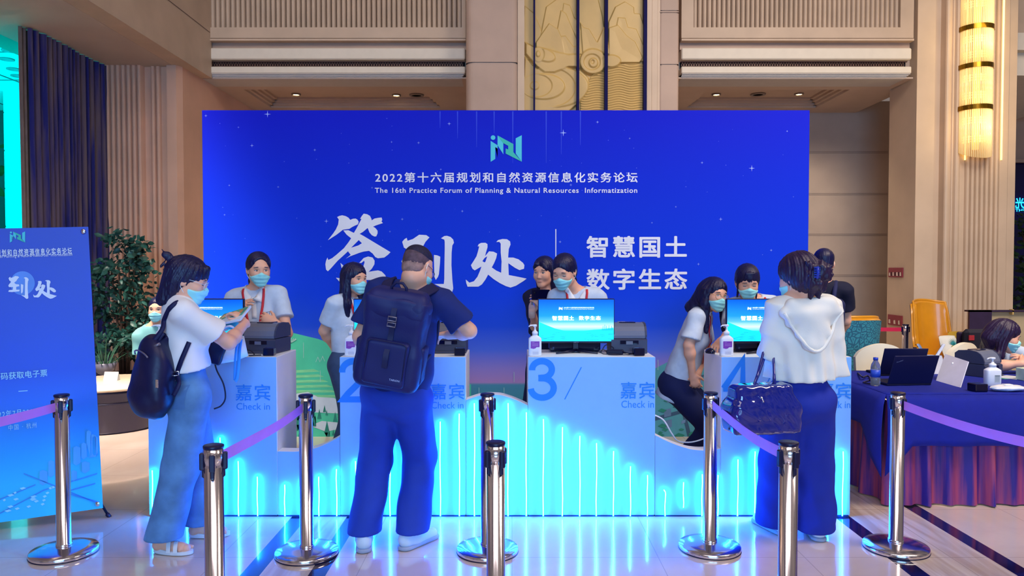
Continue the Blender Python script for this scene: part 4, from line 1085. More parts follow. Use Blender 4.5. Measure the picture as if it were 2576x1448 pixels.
def make_sanitizer(purple=True, name='sanitizer_bottle'):
    t = thing(name, 'tmp', 'bottle')
    def ring(hw, hd, z, n=28, p=4.0):
        r = []
        for k in range(n):
            a = 2 * PI * k / n; c, s_ = math.cos(a), math.sin(a)
            r.append((hw * math.copysign(abs(c) ** (2 / p), c), hd * math.copysign(abs(s_) ** (2 / p), s_), z))
        return r + [r[0]]
    m = MB(); m.grid([ring(.001, .001, 0), ring(.040, .024, 0), ring(.0415, .0255, .004), ring(.0415, .0255, .105), ring(.040, .0245, .112), ring(.026, .019, .124, p=3), ring(.0165, .0165, .131, p=2), ring(.0165, .0165, .136, p=2), ring(.001, .001, .136, p=2)]); m.build('bottle_body', M_bot, t)
    m = MB(); m.lathe([(.0185, .135), (.0185, .152), (.012, .157), (.008, .158), (.008, .166), (.0, .166)], n=20); m.build('pump_collar', M_bot, t)
    m = MB(); m.tube([(0, 0, .158), (0, 0, .19)], .0045, 10); m.box(-.013, .012, -.010, .010, .186, .200, .003); m.tube([(-.008, 0, .195), (-.03, -.008, .194), (-.040, -.011, .186)], [.005, .0045, .004], 8); m.build('pump_head', M_bot, t)
    pl = Plane((0, -.0258, 0), (1, 0, 0), (0, 0, 1))
    if purple:
        V, F = shape_arrays([[(-.028, .050), (-.010, .046), (.004, .050), (.014, .056), (.028, .058), (.028, .094), (-.028, .094)]]); link_mesh('label_patch', pl.place(V, .0006), F, M_purp, t)
        V, F = shape_arrays([[(.014 + .011 * math.cos(a * PI / 10), .047 + .010 * math.sin(a * PI / 10)) for a in range(20)]]); link_mesh('label_seal', pl.place(V, .001), F, M_bot, t)
        Q = [[(-.020, .086), (-.004, .087), (-.004, .0885), (-.020, .0875)]] + [[(-.018, z), (.020, z), (.020, z + .0012), (-.018, z + .0012)] for z in (.078, .072, .066)]
        V, F = shape_arrays(Q); link_mesh('label_print', pl.place(V, .0012), F, mat('label_pink_print', '#d8b0e8', .5), t)
        Q = [[(-.016, z), (.022, z), (.022, z + h), (-.016, z + h)] for z, h in ((.026, .0012), (.022, .0012), (.013, .0028))]
        V, F = shape_arrays(Q); link_mesh('label_print', pl.place(V, .0006), F, M_ptxt, t)
    else:
        V, F = shape_arrays([[(-.006, .025), (.026, .025), (.026, .078), (-.006, .078)]]); link_mesh('label_patch', pl.place(V, .0006), F, mat('label_grey', '#c4ccd0', .5), t)
        Q = [[(-.004, .070), (.024, .070), (.024, .075), (-.004, .075)]] + [[(-.003, z), (.022, z), (.022, z + .0012), (-.003, z + .0012)] for z in (.064, .059, .054, .049, .044, .038, .033)]
        V, F = shape_arrays(Q); link_mesh('label_print', pl.place(V, .0009), F, mat('label_dark_print', '#4a5c60', .5), t)
    return t
sb = make_sanitizer()
for i, (px, Y, lab) in enumerate([(1346, 4.715, 'white pump bottle with purple label at the left end of counter 3'), (883, 4.715, 'white pump bottle with purple label on counter 2 beside the backpack'), (1829, 4.715, 'white pump bottle with purple label at the left end of counter 4'), (398, 4.715, 'white pump bottle with purple label on counter 1 behind the backpack straps')]):
    on_counter(sb if i == 0 else copy_tree(sb), px, Y, lab, 'hand sanitizer bottles on the counters')
# mouse under the hand at counter 4, adapters and cables
t = thing('computer_mouse', 'black mouse under the hand of the leaning woman on counter 4', 'mouse', (0, 0, 0))
m = MB(); m.lathe([(.0, .034), (.014, .032), (.026, .024), (.031, .010), (.030, 0)], n=20, sx=1.0, sy=1.6); m.build('shell', M_gloss, t)
m = MB(); m.box(-.003, .003, -.040, -.022, .024, .033, .001); m.build('scroll_wheel', M_blackp, t)
on_counter(t, 1788, 4.86, t['label'])
t = thing('power_adapter', 'black power adapter in a tangle of cords beside the printer on counter 3', 'adapter', (0, 0, 0))
m = MB(); m.box(-.055, .055, -.022, .022, 0, .03, .006); m.build('brick', M_case, t)
m = MB(); m.tube([(.055, 0, .015), (.085, -.02, .012), (.11, -.01, .004), (.07, .045, .004), (-.02, .05, .004)], .003, 6); m.tube([(-.055, 0, .015), (-.08, .0, .03), (-.10, -.02, .012), (-.07, -.045, .004), (.02, -.05, .003)], .003, 6); m.build('cord', M_case, t)
on_counter(t, 1548, 4.80, t['label'], None, -.25)
def cable(name, label, pts, r=.0035, m_=None, cat='cable'):
    m = MB(); P_ = [Vector(p) for p in pts]
    # smooth path through the points
    S = []
    for i in range(len(P_) - 1):
        a, b, c, d = P_[max(i - 1, 0)], P_[i], P_[i + 1], P_[min(i + 2, len(P_) - 1)]
        for k in range(8):
            u = k / 8; S.append(.5 * ((2 * b) + (c - a) * u + (2 * a - 5 * b + 4 * c - d) * u * u + (3 * b - a - 3 * c + d) * u ** 3))
    S.append(P_[-1]); m.tube(S, r, 6)
    return tag(m.build(name, m_ or M_case), label, cat)
zc_ = ZCT + .004
cable('power_cable', 'black cord looping on counter 3 between monitor and printer', [(X_at(1512, 4.85), 4.85, zc_), (X_at(1525, 4.86), 4.86, zc_ + .05), (X_at(1545, 4.83), 4.83, zc_ + .03), (X_at(1530, 4.76), 4.76, zc_), (X_at(1575, 4.74), 4.74, zc_), (X_at(1590, 4.80), 4.80, zc_)], .003)
cable('power_cable', 'black cord lying before the printer on counter 1', [(X_at(618, 4.86), 4.80, zc_), (X_at(622, 4.80), 4.76, zc_ + .03), (X_at(634, 4.76), 4.74, zc_ + .02), (X_at(640, 4.74), 4.72, zc_), (X_at(625, 4.70), 4.70, zc_), (X_at(655, 4.72), 4.72, zc_)], .004)
cable('power_cable', 'black cord running down from the white tote on counter 1', [P(538, 900, 4.52), P(545, 930, 4.50), P(562, 965, 4.50), P(567, 1000, 4.50), P(556, 1020, 4.5), P(538, 1028, 4.48)], .005)
cable('power_cable', 'white cord hanging behind the low panel between counters 3 and 4', [Vector((.909, 4.82, P(1651, 1040, 4.82).z)), P(1668, 1055, 4.84), P(1690, 1090, 4.86), P(1705, 1108, 4.88), P(1730, 1112, 4.9), P(1755, 1108, 4.9), Vector((1.322, 4.9, P(1766, 1096, 4.9).z))], .005, M_bot)

# ================================================================== TABLE ON THE RIGHT AND WHAT LIES ON IT
M_navy = mat('navy_cloth', '#0a1c8e', .9, var=.06, scale=20, bump=.04, bscale=300); M_skirt = None
def _skirt(N, L, b):
    tc = N.new('ShaderNodeTexCoord'); mp = N.new('ShaderNodeMapping'); mp.inputs['Scale'].default_value = (9, 9, .5); nz = N.new('ShaderNodeTexNoise'); nz.inputs['Scale'].default_value = 1.6; nz.inputs['Detail'].default_value = 5
    L.new(tc.outputs['Object'], mp.inputs[0]); L.new(mp.outputs[0], nz.inputs['Vector']); rp = N.new('ShaderNodeValToRGB'); e = rp.color_ramp.elements; e[0].position = .40; e[0].color = lin('#2c1680'); e[1].position = .60; e[1].color = lin('#a84468')
    L.new(nz.outputs[0], rp.inputs[0]); L.new(rp.outputs[0], b.inputs['Base Color']); b.inputs['Roughness'].default_value = .6
M_skirt = special_mat('plum_pleated_skirt', _skirt)
TX0, TX1, TY0, TY1, TZ = 2.47, 4.6, 4.86, 5.97, .755
t = thing('registration_table', 'long table with plum pleated skirt under a navy cloth, right of counter 4', 'table', ((TX0 + TX1) / 2, 5.2, 0))
m = MB(); m.box(TX0 + .02, TX1, TY0 + .02, TY1, TZ - .045, TZ - .012, .004); m.build('tabletop', M_pr, t)
for x in (TX0 + .12, TX1 - .12):
    for y in (TY0 + .12, TY1 - .1):
        m = MB(); m.tube([(x, y, 0), (x, y, TZ - .04)], .018, 8); m.build('leg', M_pole, t)
path = []
for k in range(26): path.append((TX0 + .02, TY1 - (TY1 - TY0 - .03) * k / 25, -1, 0))
for k in range(90): path.append((TX0 + .02 + (TX1 - TX0 - .02) * k / 89, TY0 + .03, 0, -1))
rows = []
for j in range(7):
    z = .01 + (TZ - .06) * j / 6; r = []
    for i, (x, y, nx, ny) in enumerate(path):
        a = i * 1.05 + .5 * math.sin(i * .7); amp = (.062 - .030 * j / 6) * (.6 + .4 * math.sin(i * .37))
        o_ = amp * max(-.5, math.sin(a)) + .02 * (1 - j / 6)
        r.append((x + nx * o_, y + ny * o_, z))
    rows.append(r)
m = MB(); m.grid(rows); sk_ = m.build('pleated_skirt', M_skirt, t); sk_.modifiers.new('Subdivision', 'SUBSURF').render_levels = 1
# cloth over the top with a hanging corner
cl = thing('tablecloth', 'navy cloth draped over the skirted table, its corner hanging low', 'tablecloth', (TX0, TY0, TZ))
m = MB()
nx_, ny_ = 40, 14
top = [[(TX0 - .0 + (TX1 - TX0) * i / nx_, TY0 + (TY1 - TY0) * j / ny_, TZ - .008 + .001 * math.sin(i * 2.1 + j)) for i in range(nx_ + 1)] for j in range(ny_ + 1)]
m.grid(top)
front = []
for j in range(9):
    u = j / 8; r = []
    for i in range(nx_ + 1):
        x = TX0 + (TX1 - TX0) * i / nx_; drop = .33 + .20 * max(0, 1 - (x - TX0) / .16)
        r.append((x - .03 * u * max(0, 1 - (x - TX0) / .3), TY0 - .055 * min(1, u * 2.0) ** .5 - .012 * u * math.sin(i * .9), TZ - .008 - drop * u))
    front.append(r)
m.grid(front)
sidep = []
for j in range(9):
    u = j / 8; r = []
    for i in range(ny_ + 1):
        y = TY0 + (TY1 - TY0) * i / ny_; drop = .24 + .29 * max(0, 1 - (y - TY0) / .2)
        r.append((TX0 - .06 * min(1, u * 2) ** .5 - .012 * u * math.sin(i * 1.3), y - (.05 * min(1, u * 2) ** .5 if i == 0 else 0) - .02 * u * max(0, 1 - (y - TY0) / .3), TZ - .008 - drop * u))
    sidep.append(r)
m.grid(sidep); o = m.build('cloth_sheet', M_navy, cl, fix=False)
md = o.modifiers.new('Solidify', 'SOLIDIFY'); md.thickness = .004; md.offset = 1
def T(px, py, z=None):
    return G(px, py, TZ if z is None else z)
def put(o, px, py, rz=0.0, z=None):
    q = T(px, py, z); o.location = (q.x, q.y, TZ - .003 if z is None else z); o.rotation_euler = (0, 0, rz)
    WM[o.name] = Matrix.Translation(o.location) @ Matrix.Rotation(rz, 4, 'Z'); return o
M_lap = mat('matte_navy_black', '#0a1040', .5, var=.04); M_key = mat('keyboard_black', '#080c30', .5)
def make_laptop(name_logo=False):
    t = thing('laptop', 'tmp', 'laptop'); W = .165
    m = MB(); m.box(-W, W, .0, .225, 0, .017, .004); m.build('keyboard_base', M_key, t)
    R_ = Matrix.Translation((0, .006, .016)) @ Matrix.Rotation(math.radians(22), 4, 'X')
    m = MB(); m.box(-W, W, -.008, .0, 0, .222, .003, R_); m.build('screen_lid', M_lap, t)
    m = MB(); m.box(-W + .012, W - .012, .0002, .0012, .014, .21, 0, R_); m.build('display', mat('laptop_display', '#8090b0', .2, emit='#8098c8', power=.25), t)
    if name_logo:
        M2 = R_ @ Matrix.Rotation(0, 4, 'X'); V, F = text_arrays('ThinkPad'); V = V - V.min(0); k = .05 / V[:, 0].max()
        link_mesh('lid_lettering', [M2 @ Vector((-W + .02 + x * k * .9, -.0088, .168 + y * k * .9 + x * k * .35)) for x, y, z in V], F, mat('silver_print', '#9098b8', .4), t)
    return t
lp = make_laptop(True); put(lp, 2288, 968, .10); lp['label'] = 'open dark laptop seen from behind on the navy cloth, nearest the table edge'
l2 = make_laptop(); put(l2, 2266, 944, -.02); l2['label'] = 'open dark laptop behind the water bottle and the nearer laptop'
M_clear = special_mat('clear_plastic', lambda N, L, b: (b.inputs['Base Color'].__setattr__('default_value', (.92, .96, 1, 1)), b.inputs['Roughness'].__setattr__('default_value', .08), b.inputs['Transmission Weight'].__setattr__('default_value', .9), b.inputs['IOR'].__setattr__('default_value', 1.2)))
wb = thing('water_bottle', 'clear water bottle with a blue cap and blue label on the navy cloth', 'bottle')
m = MB(); m.lathe([(.028, 0), (.032, .006), (.032, .05), (.030, .055), (.032, .06), (.032, .125), (.028, .150), (.016, .172), (.014, .178), (.014, .186)], n=24); m.build('bottle_body', M_clear, wb)
m = MB(); m.lathe([(.0325, .062), (.0325, .112)], n=24); m.build('label_band', mat('blue_label', '#2a50c8', .4, var=.15, scale=30), wb)
m = MB(); m.lathe([(.0165, .180), (.0165, .198), (.0, .199)], n=20); m.build('cap', mat('blue_cap', '#1c40c0', .4), wb)
put(wb, 2202, 968)
db = thing('document_board', 'plain white panel leaning upright on the table right of the laptops', 'board')
qd = [P(2356, 958, 5.43), P(2417, 976, 5.12), P(2450, 905, 5.30), P(2379, 891, 5.60)]; WM[db.name] = Matrix.Translation(qd[0]); db.location = qd[0]; nn_ = (qd[1] - qd[0]).cross(qd[3] - qd[0]).normalized() * .006
m = MB(); qd[2] = qd[1] + (qd[3] - qd[0]) * .92; m.add(qd + [q_ + nn_ for q_ in qd], [(0, 1, 2, 3), (7, 6, 5, 4), (0, 4, 5, 1), (1, 5, 6, 2), (2, 6, 7, 3), (3, 7, 4, 0)]); m.build('panel', mat('white_panel', '#dcdcec', .4), db)
bk_ = (qd[2] + qd[3]) / 2; ft_ = Vector((bk_.x - .02, bk_.y + .16, TZ)); m = MB(); m.tube([bk_.lerp((qd[0] + qd[1]) / 2, .2) + Vector((-.01, .012, 0)), ft_], .006, 6); m.build('prop', M_bot, db)
ts = make_sanitizer(False); put(ts, 2496, 968, .05); ts['label'] = 'white pump bottle with a grey printed label on the navy cloth'; ts.scale = (1.28, 1.28, 1.0)
t = copy_tree(cu_); put(t, 2459, 982, .1); t['label'] = 'small black scanner cube on the navy cloth before the pump bottle'; t['group'] = 'black scanner cubes'; t.scale = (1.3, 1.3, 1.1)
wp = thing('wet_wipes_pack', 'crumpled white pack of wet wipes at the front of the navy cloth', 'wipes pack')
m = MB(); rr = []
for j in range(11):
    v = j / 10; r = []
    for i in range(25):
        a = 2 * PI * i / 24; w_ = math.sin(PI * v) ** .35; r.append((-.12 + .24 * v + .004 * math.sin(5 * a + j), .055 * w_ * math.cos(a) * (1 + .06 * math.sin(3 * a + j * 2)), .022 + .021 * w_ * math.sin(a) * (1 + .10 * math.sin(4 * a + j))))
    rr.append(r)
m.grid(rr); m.build('pouch', mat('crinkled_white_film', '#e6e8f0', .3, bump=.25, bscale=40), wp)
m = MB(); m.box(-.03, .03, -.02, .02, .040, .047, .003); m.build('lid_flap', M_bot, wp)
put(wp, 2534, 982, .05)
tb = thing('tissue_box', 'pale green and white tissue box at the right of the pump bottle', 'box')
m = MB(); m.box(-.10, .10, -.06, .06, 0, .09, .003); m.build('carton', mat('pale_green_carton', '#cfe0c8', .6, var=.15, scale=14), tb)
m = MB(); m.box(-.06, .06, -.02, .02, .088, .092); m.build('opening', M_bot, tb)
put(tb, 2602, 955, .1)
dp = copy_tree(pr); put(dp, 2466, 942, .5); dp['label'] = 'grey label printer on the navy cloth between white panel and seated woman'; dp['group'] = 'label printers on the counters'
pp = thing('paper_sheets', 'loose green and white leaflets lying by the pump bottle', 'papers')
m = MB(); m.box(-.10, .10, -.07, .07, 0, .002); m.build('sheet', mat('leaflet_green', '#5aa890', .6, var=.3, scale=18), pp)
m = MB(); m.box(-.08, .10, -.09, .05, .002, .004, 0, Matrix.Rotation(.4, 4, 'Z')); m.build('sheet', mat('leaflet_white', '#cfd4dc', .6), pp)
put(pp, 2535, 948, .2)
cable('power_cable', 'dark cord lying on the navy cloth left of the water bottle', [T(2158, 938), T(2170, 948, TZ + .02), T(2182, 945, TZ + .01), T(2190, 955), T(2172, 962), T(2195, 965)], .006)
pb = thing('plastic_bag', 'knotted translucent white carrier bag standing behind the laptops', 'bag')
def bag_pt(a, v):
    r = .075 * (1 - .35 * v) * (1 + .10 * math.sin(3 * a + 2 * v) + .06 * math.sin(7 * a)); return (r * 1.3 * math.cos(a), r * .7 * math.sin(a), .11 * v)
m = MB(); m.grid([[bag_pt(2 * PI * i / 30, j / 7) for i in range(31)] for j in range(8)])
m.build('pouch', mat('milky_plastic', '#dfe2ec', .35, bump=.2, bscale=30), pb)
for s in (-1, 1):
    m = MB(); m.grid([[(s * (.03 + .05 * v) + .022 * (u - .5) * (1 - .2 * v), .01 * math.sin(6 * u), .10 + .085 * v - .015 * abs(u - .5)) for u in (0, .25, .5, .75, 1)] for v in (0, .3, .6, .85, 1)])
    m.build('handle_loop', mat('milky_plastic', '#dfe2ec', .35), pb)
put(pb, 2341, 936); pb.scale = (1.25, 1.25, 1.25)

# ================================================================== SEATING ON THE RIGHT
M_yel = mat('mustard_leather', '#d08c1c', .32, var=.08, scale=5, coat=.2)
def scroll(c0, c1, sc):
    def f(N, L, b):
        tc = N.new('ShaderNodeTexCoord'); nz = N.new('ShaderNodeTexNoise'); nz.inputs['Scale'].default_value = 6; mx = N.new('ShaderNodeMix'); mx.data_type = 'RGBA'; mx.inputs[0].default_value = .10
        L.new(tc.outputs['Object'], nz.inputs['Vector']); L.new(tc.outputs['Object'], mx.inputs[6]); L.new(nz.outputs['Color'], mx.inputs[7])
        vo = N.new('ShaderNodeTexVoronoi'); vo.feature = 'DISTANCE_TO_EDGE'; vo.inputs['Scale'].default_value = sc; L.new(mx.outputs[2], vo.inputs['Vector'])
        rp = N.new('ShaderNodeValToRGB'); e = rp.color_ramp.elements; e[0].position = .08; e[0].color = lin(c0); e[1].position = .13; e[1].color = lin(c1); q = e.new(.28); q.color = lin(c1); q = e.new(.33); q.color = lin(c0)
        L.new(vo.outputs['Distance'], rp.inputs[0]); L.new(rp.outputs[0], b.inputs['Base Color']); b.inputs['Roughness'].default_value = .8
    return f
M_pat = special_mat('navy_scroll_fabric', scroll('#141c50', '#3a4a88', 30)); M_teal = special_mat('teal_scroll_fabric', scroll('#1c5c78', '#328ca0', 26))
M_wood = mat('dark_wood_leg', '#3a2418', .4)
def wing_chair(name, label, fabric, piping, seatm, loc, rz, wings=True):
    t = thing(name, label, 'armchair', loc, rz); WM[t.name] = Matrix()      # parts below are in the chair's own space
    W = .36
    # curved shell with wings: rows of outline swept round the back
    def shell(off, zt_off=0):
        rows = []
        for j in range(13):
            v = j / 12; r = []
            for i in range(29):
                a = -1 + 2 * i / 28; ang = a * 1.62
                flare = 1 + .10 * v * abs(a) ** 3
                x = (W + off) * math.sin(ang) * flare; y = (.34 + off) * math.cos(ang) * (1 if abs(ang) < 1.57 else .8) - .02 + .10 * v
                q_ = min(1, max(0, (abs(a) - .64) / .22)); q_ = q_ * q_ * (3 - 2 * q_); top = (1.14 - .50 * q_ + .015 * math.cos(a * 4)) if wings else (1.07 - .06 * abs(a) ** 3)
                r.append((x, y, .28 + (top - .28) * v + zt_off))
            rows.append(r)
        return rows
    o_, i_ = shell(0), shell(-.075)
    m = MB(); m.grid(o_); m.build('outer_shell', fabric, t)
    m = MB(); m.grid(i_); m.grid([o_[-1], [((p[0] + q[0]) / 2, (p[1] + q[1]) / 2, p[2] + .035) for p, q in zip(o_[-1], i_[-1])], i_[-1]]); m.grid([[o_[j][0] for j in range(13)], [i_[j][0] for j in range(13)]]); m.grid([[o_[j][-1] for j in range(13)], [i_[j][-1] for j in range(13)]]); m.build('inner_lining', seatm, t)
    m = MB()
    m.tube([((p[0] + q[0]) / 2, (p[1] + q[1]) / 2, p[2] + .03) for p, q in zip(o_[-1], i_[-1])], .016, 8); m.build('piping', piping, t)
    m = MB(); m.box(-.29, .29, -.36, .28, .30, .47, .05); m.build('seat_cushion', seatm, t)
    m = MB(); m.box(-.33, .33, -.34, .30, .16, .31, .03); m.build('seat_frame', fabric, t)
    for sx in (-1, 1):
        for y in (-.28, .24):
            m = MB(); m.tube([(sx * .28, y, .17), (sx * .30, y * 1.06, 0)], [.028, .016], 10); m.build('leg', M_wood, t)
    return t
q = P(2372, 900, 8.9)
yc = wing_chair('wing_armchair', 'mustard leather wing armchair with dark patterned sides by the fluted pillar', M_pat, M_yel, M_yel, (q.x, 8.9, 0), .30)
yc.scale = (.86, .9, 1)
q = P(2106, 900, 7.6)
tc_ = wing_chair('barrel_armchair', 'teal patterned armchair seen from behind with mustard rim', M_teal, M_yel, M_yel, (q.x, 7.6, 0), PI + .1, False)
def cushion(name, label, loc, w, h, mt, rot, extra=None):
    t = thing(name, label, 'cushion', loc)
    R_ = rot; n = 16
    def pt(u, v, s): 
        k = (1 - u * u) * (1 - v * v); return R_ @ Vector((u * w * (1 - .06 * v * v), s * .06 * max(k, 0) ** .6, v * h * (1 - .06 * u * u)))
    m = MB()
    for s in (-1, 1): m.grid([[Vector(loc) + pt(-1 + 2 * i / n, -1 + 2 * j / n, s) for i in range(n + 1)] for j in range(n + 1)])
    m.build('cover', mt, t)
    if extra: extra(t, R_)
    return t
def pine(t, R_):
    b = Vector(t.location)
    m = MB(); m.lathe([(.0, -.055), (.03, -.05), (.042, -.02), (.038, .015), (.0, .03)], b + R_ @ Vector((0, -.058, -.03)), 14, R_, 1, .18); m.build('pineapple_print', mat('print_olive', '#8a8a40', .7, var=.3, scale=60), t)
    m = MB()
    for k in range(9):
        a = -1.2 + .3 * k; m.prism([(-.008, 0), (.008, 0), (0, .085)], b + R_ @ Vector((0, -.064, -.005)), R_ @ Vector((math.cos(a), 0, -math.sin(a))), R_ @ Vector((math.sin(a), 0, math.cos(a))), R_ @ Vector((0, -.002, 0)))
    m.build('pineapple_leaves', mat('print_teal', '#2a8c94', .7), t)
q = P(2388, 848, 8.66); Rc = Matrix.Rotation(.3, 3, 'Z') @ Matrix.Rotation(-.35, 3, 'X')
cushion('throw_cushion', 'white cushion printed with a teal pineapple on the mustard armchair', (q.x + .04, 8.72, .66), .13, .13, mat('white_linen', '#dcdcd4', .9), Rc, pine)
q = P(2420, 838, 8.9); cushion('throw_cushion', 'plain yellow cushion behind the pineapple cushion', (q.x, 8.90, .67), .15, .15, mat('yellow_velvet', '#c8a030', .8), Matrix.Rotation(-.3, 3, 'Z') @ Matrix.Rotation(-.25, 3, 'X'))
# white covered banquet chairs
M_cov = mat('ivory_chair_cover', '#e6dfcc', .8, var=.03, bump=.05, bscale=20)
def covered_chair(label, px, Y, rz):
    q = P(px, 900, Y); t = thing('banquet_chair', label, 'chair', (q.x, Y, 0), rz, 'ivory covered banquet chairs'); WM[t.name] = Matrix()
    n = 18; rows = []
    for j in range(9):
        v = j / 8; r = []
        for i in range(n + 1):
            u = -1 + 2 * i / n; top = .80 + .12 * math.cos(u * PI / 2) ** .6 if abs(u) < 1 else .80
            r.append((.225 * u, .22 + .05 * v - .03 * (1 - u * u), .46 + (top - .46) * v))
        rows.append(r)
    m = MB(); m.grid(rows); m.grid([[(x, y - .045, z) for x, y, z in r] for r in rows]); m.grid([rows[-1], [(x, y - .045, z) for x, y, z in rows[-1]]])
    m.grid([[r[0] for r in rows], [(r[0][0], r[0][1] - .045, r[0][2]) for r in rows]]); m.grid([[r[-1] for r in rows], [(r[-1][0], r[-1][1] - .045, r[-1][2]) for r in rows]]); m.build('backrest', M_cov, t)
    m = MB(); m.box(-.22, .22, -.22, .22, .42, .48, .02); m.build('seat', M_cov, t)
    m = MB(); rr = []
    for z in (.02, .25, .44): rr.append([((.225 + .02 * (.44 - z)) * c[0], (.225 + .02 * (.44 - z)) * c[1], z) for c in ((-1, -1), (-.5, -1.03), (0, -1), (.5, -1.03), (1, -1), (1.03, 0), (1, 1), (0, 1.02), (-1, 1), (-1.03, 0), (-1, -1))])
    m.grid(rr); m.build('cover_skirt', M_cov, t)
    return t
covered_chair('ivory covered chair behind the two dark laptops', 2250, 6.24, 0)
covered_chair('ivory covered chair behind the white panel, beside the seated woman', 2492, 6.36, .5)
# dark box, dark bag, pillar notices, rear barrier
q = P(2441, 815, 8.6); t = thing('wooden_box', 'dark brown open box with pale inside behind the seated woman', 'box', (q.x, 8.6, 0))
zb_, zt_ = Z_at(832, 8.6), Z_at(780, 8.6); x0_, x1_ = X_at(2441, 8.6), X_at(2600, 8.6)
M_brown = mat('dark_brown_veneer', '#2a1c3a', .45, var=.15, scale=12)
m = MB(); m.box(x0_, x0_ + .26, 8.60, 8.63, 0.0, zt_); m.build('front_panel', M_brown, t)
m = MB(); m.box(x0_ + .26, x1_, 8.66, 8.69, 0, zt_ - .02); m.build('pale_panel', mat('tan_lining', '#a89878', .7), t)
m = MB(); m.box(x0_, x1_, 8.60, 8.70, zt_ - .02, zt_); m.build('top_rail', M_brown, t)
m = MB(); m.box(x0_ + .50, x0_ + .515, 8.60, 8.66, zt_ - .05, zt_ + .01); m.build('brass_latch', M_gold, t)
q = P(2466, 860, 6.9); t = thing('laptop_bag', 'black bag with a square red patch hung over a chair', 'bag', (q.x, 6.9, .5))
zb_, zt_ = Z_at(905, 6.9), Z_at(828, 6.9); x0_, x1_ = X_at(2430, 6.9), X_at(2510, 6.9)
m = MB(); m.box(x0_, x1_, 6.88, 6.97, zb_, zt_, .03); m.build('bag_body', mat('black_canvas', '#0c0c24', .7, var=.1), t)
m = MB(); m.box(X_at(2441, 6.87), X_at(2455, 6.87), 6.872, 6.884, Z_at(856, 6.87), Z_at(843, 6.87), .002); m.build('red_patch', mat('red_patch', '#9c2030', .6), t)
ch = thing('office_chair', 'dark chair carrying the black bag behind the table', 'chair', (q.x, 7.1, 0))
m = MB(); m.box(x0_ - .02, x1_ + .02, 6.975, 7.01, .42, zt_ - .03, .012); m.build('backrest', M_brown, ch); m = MB(); m.box(x0_ - .02, x1_ + .02, 6.99, 7.4, .42, .47, .012); m.build('seat', M_brown, ch)
for x in (x0_, x1_):
    for y in (7.0, 7.38): m = MB(); m.tube([(x, y, 0), (x, y, .43)], .015, 8); m.build('leg', M_pole, ch)
M_sign = mat('maroon_plate', '#8c3040', .45, var=.05); M_swh = mat('sign_cream', '#e4d4c8', .5); M_sbk = mat('sign_dark', '#301420', .5)
def notice(y0, y1, label, marks):
    ya, yb = 5.71 * FPX / (2237 - 1288), 5.71 * FPX / (2272.5 - 1288); zt_, zb_ = Z_at(y0, 11.0), Z_at(y1, 11.0)
    t = thing('wall_notice', label, 'sign', (5.70, 11, (zt_ + zb_) / 2))
    m = MB(); m.box(5.694, 5.709, yb, ya, zb_, zt_, .002); m.build('plate', M_sign, t)
    pl = Plane((5.693, ya, zb_), (0, -1, 0), (0, 0, 1)); W_, H_ = ya - yb, zt_ - zb_
    for mt, k0 in ((M_swh, 0), (M_sbk, 1)):
        Q = []
        for i, (u, w_, h) in enumerate(marks):
            if i % 2 == k0: Q += [[(u * W_, .15 * H_), ((u + w_) * W_, .15 * H_), ((u + w_ * .8) * W_, (.15 + h) * H_), (u * W_, (.15 + h * .9) * H_)]]
        if Q: V, F = shape_arrays(Q); link_mesh('printed_marks', pl.place(V, .001), F, mt, t)
notice(673, 697, 'maroon notice plate at head height on the pillar side', [(.06, .10, .35), (.2, .08, .42), (.32, .10, .4), (.46, .09, .42), (.58, .12, .4), (.72, .07, .42), (.82, .11, .4)])
notice(792, 818, 'maroon notice plate lower on the pillar side above the red belt', [(.08, .14, .4), (.3, .001, .01), (.44, .14, .38), (.6, .001, .01), (.76, .12, .4)])
bpost = []
for px, lab in ((2278, 'chrome barrier post with a crimson belt beside the mustard armchair'), (2150, 'chrome barrier post behind the teal armchair holding the crimson belt')):
    o = copy_tree(proto); 
    for c in list(o.children):
        if c.name.startswith('belt') and not c.name.startswith('belt_clip'): bpy.data.objects.remove(c, do_unlink=True)
    q = G(px, 815, SH); o.location = (q.x, q.y, 0); o.rotation_euler = (0, 0, .0); o['label'] = lab; o['group'] = 'chrome barrier posts with retractable belts'
    WM[o.name] = Matrix.Translation((q.x, q.y, 0)); post_objs.append(o)
belt(len(POSTS), len(POSTS) + 1, .0, mat('crimson_belt', '#c01848', .6))
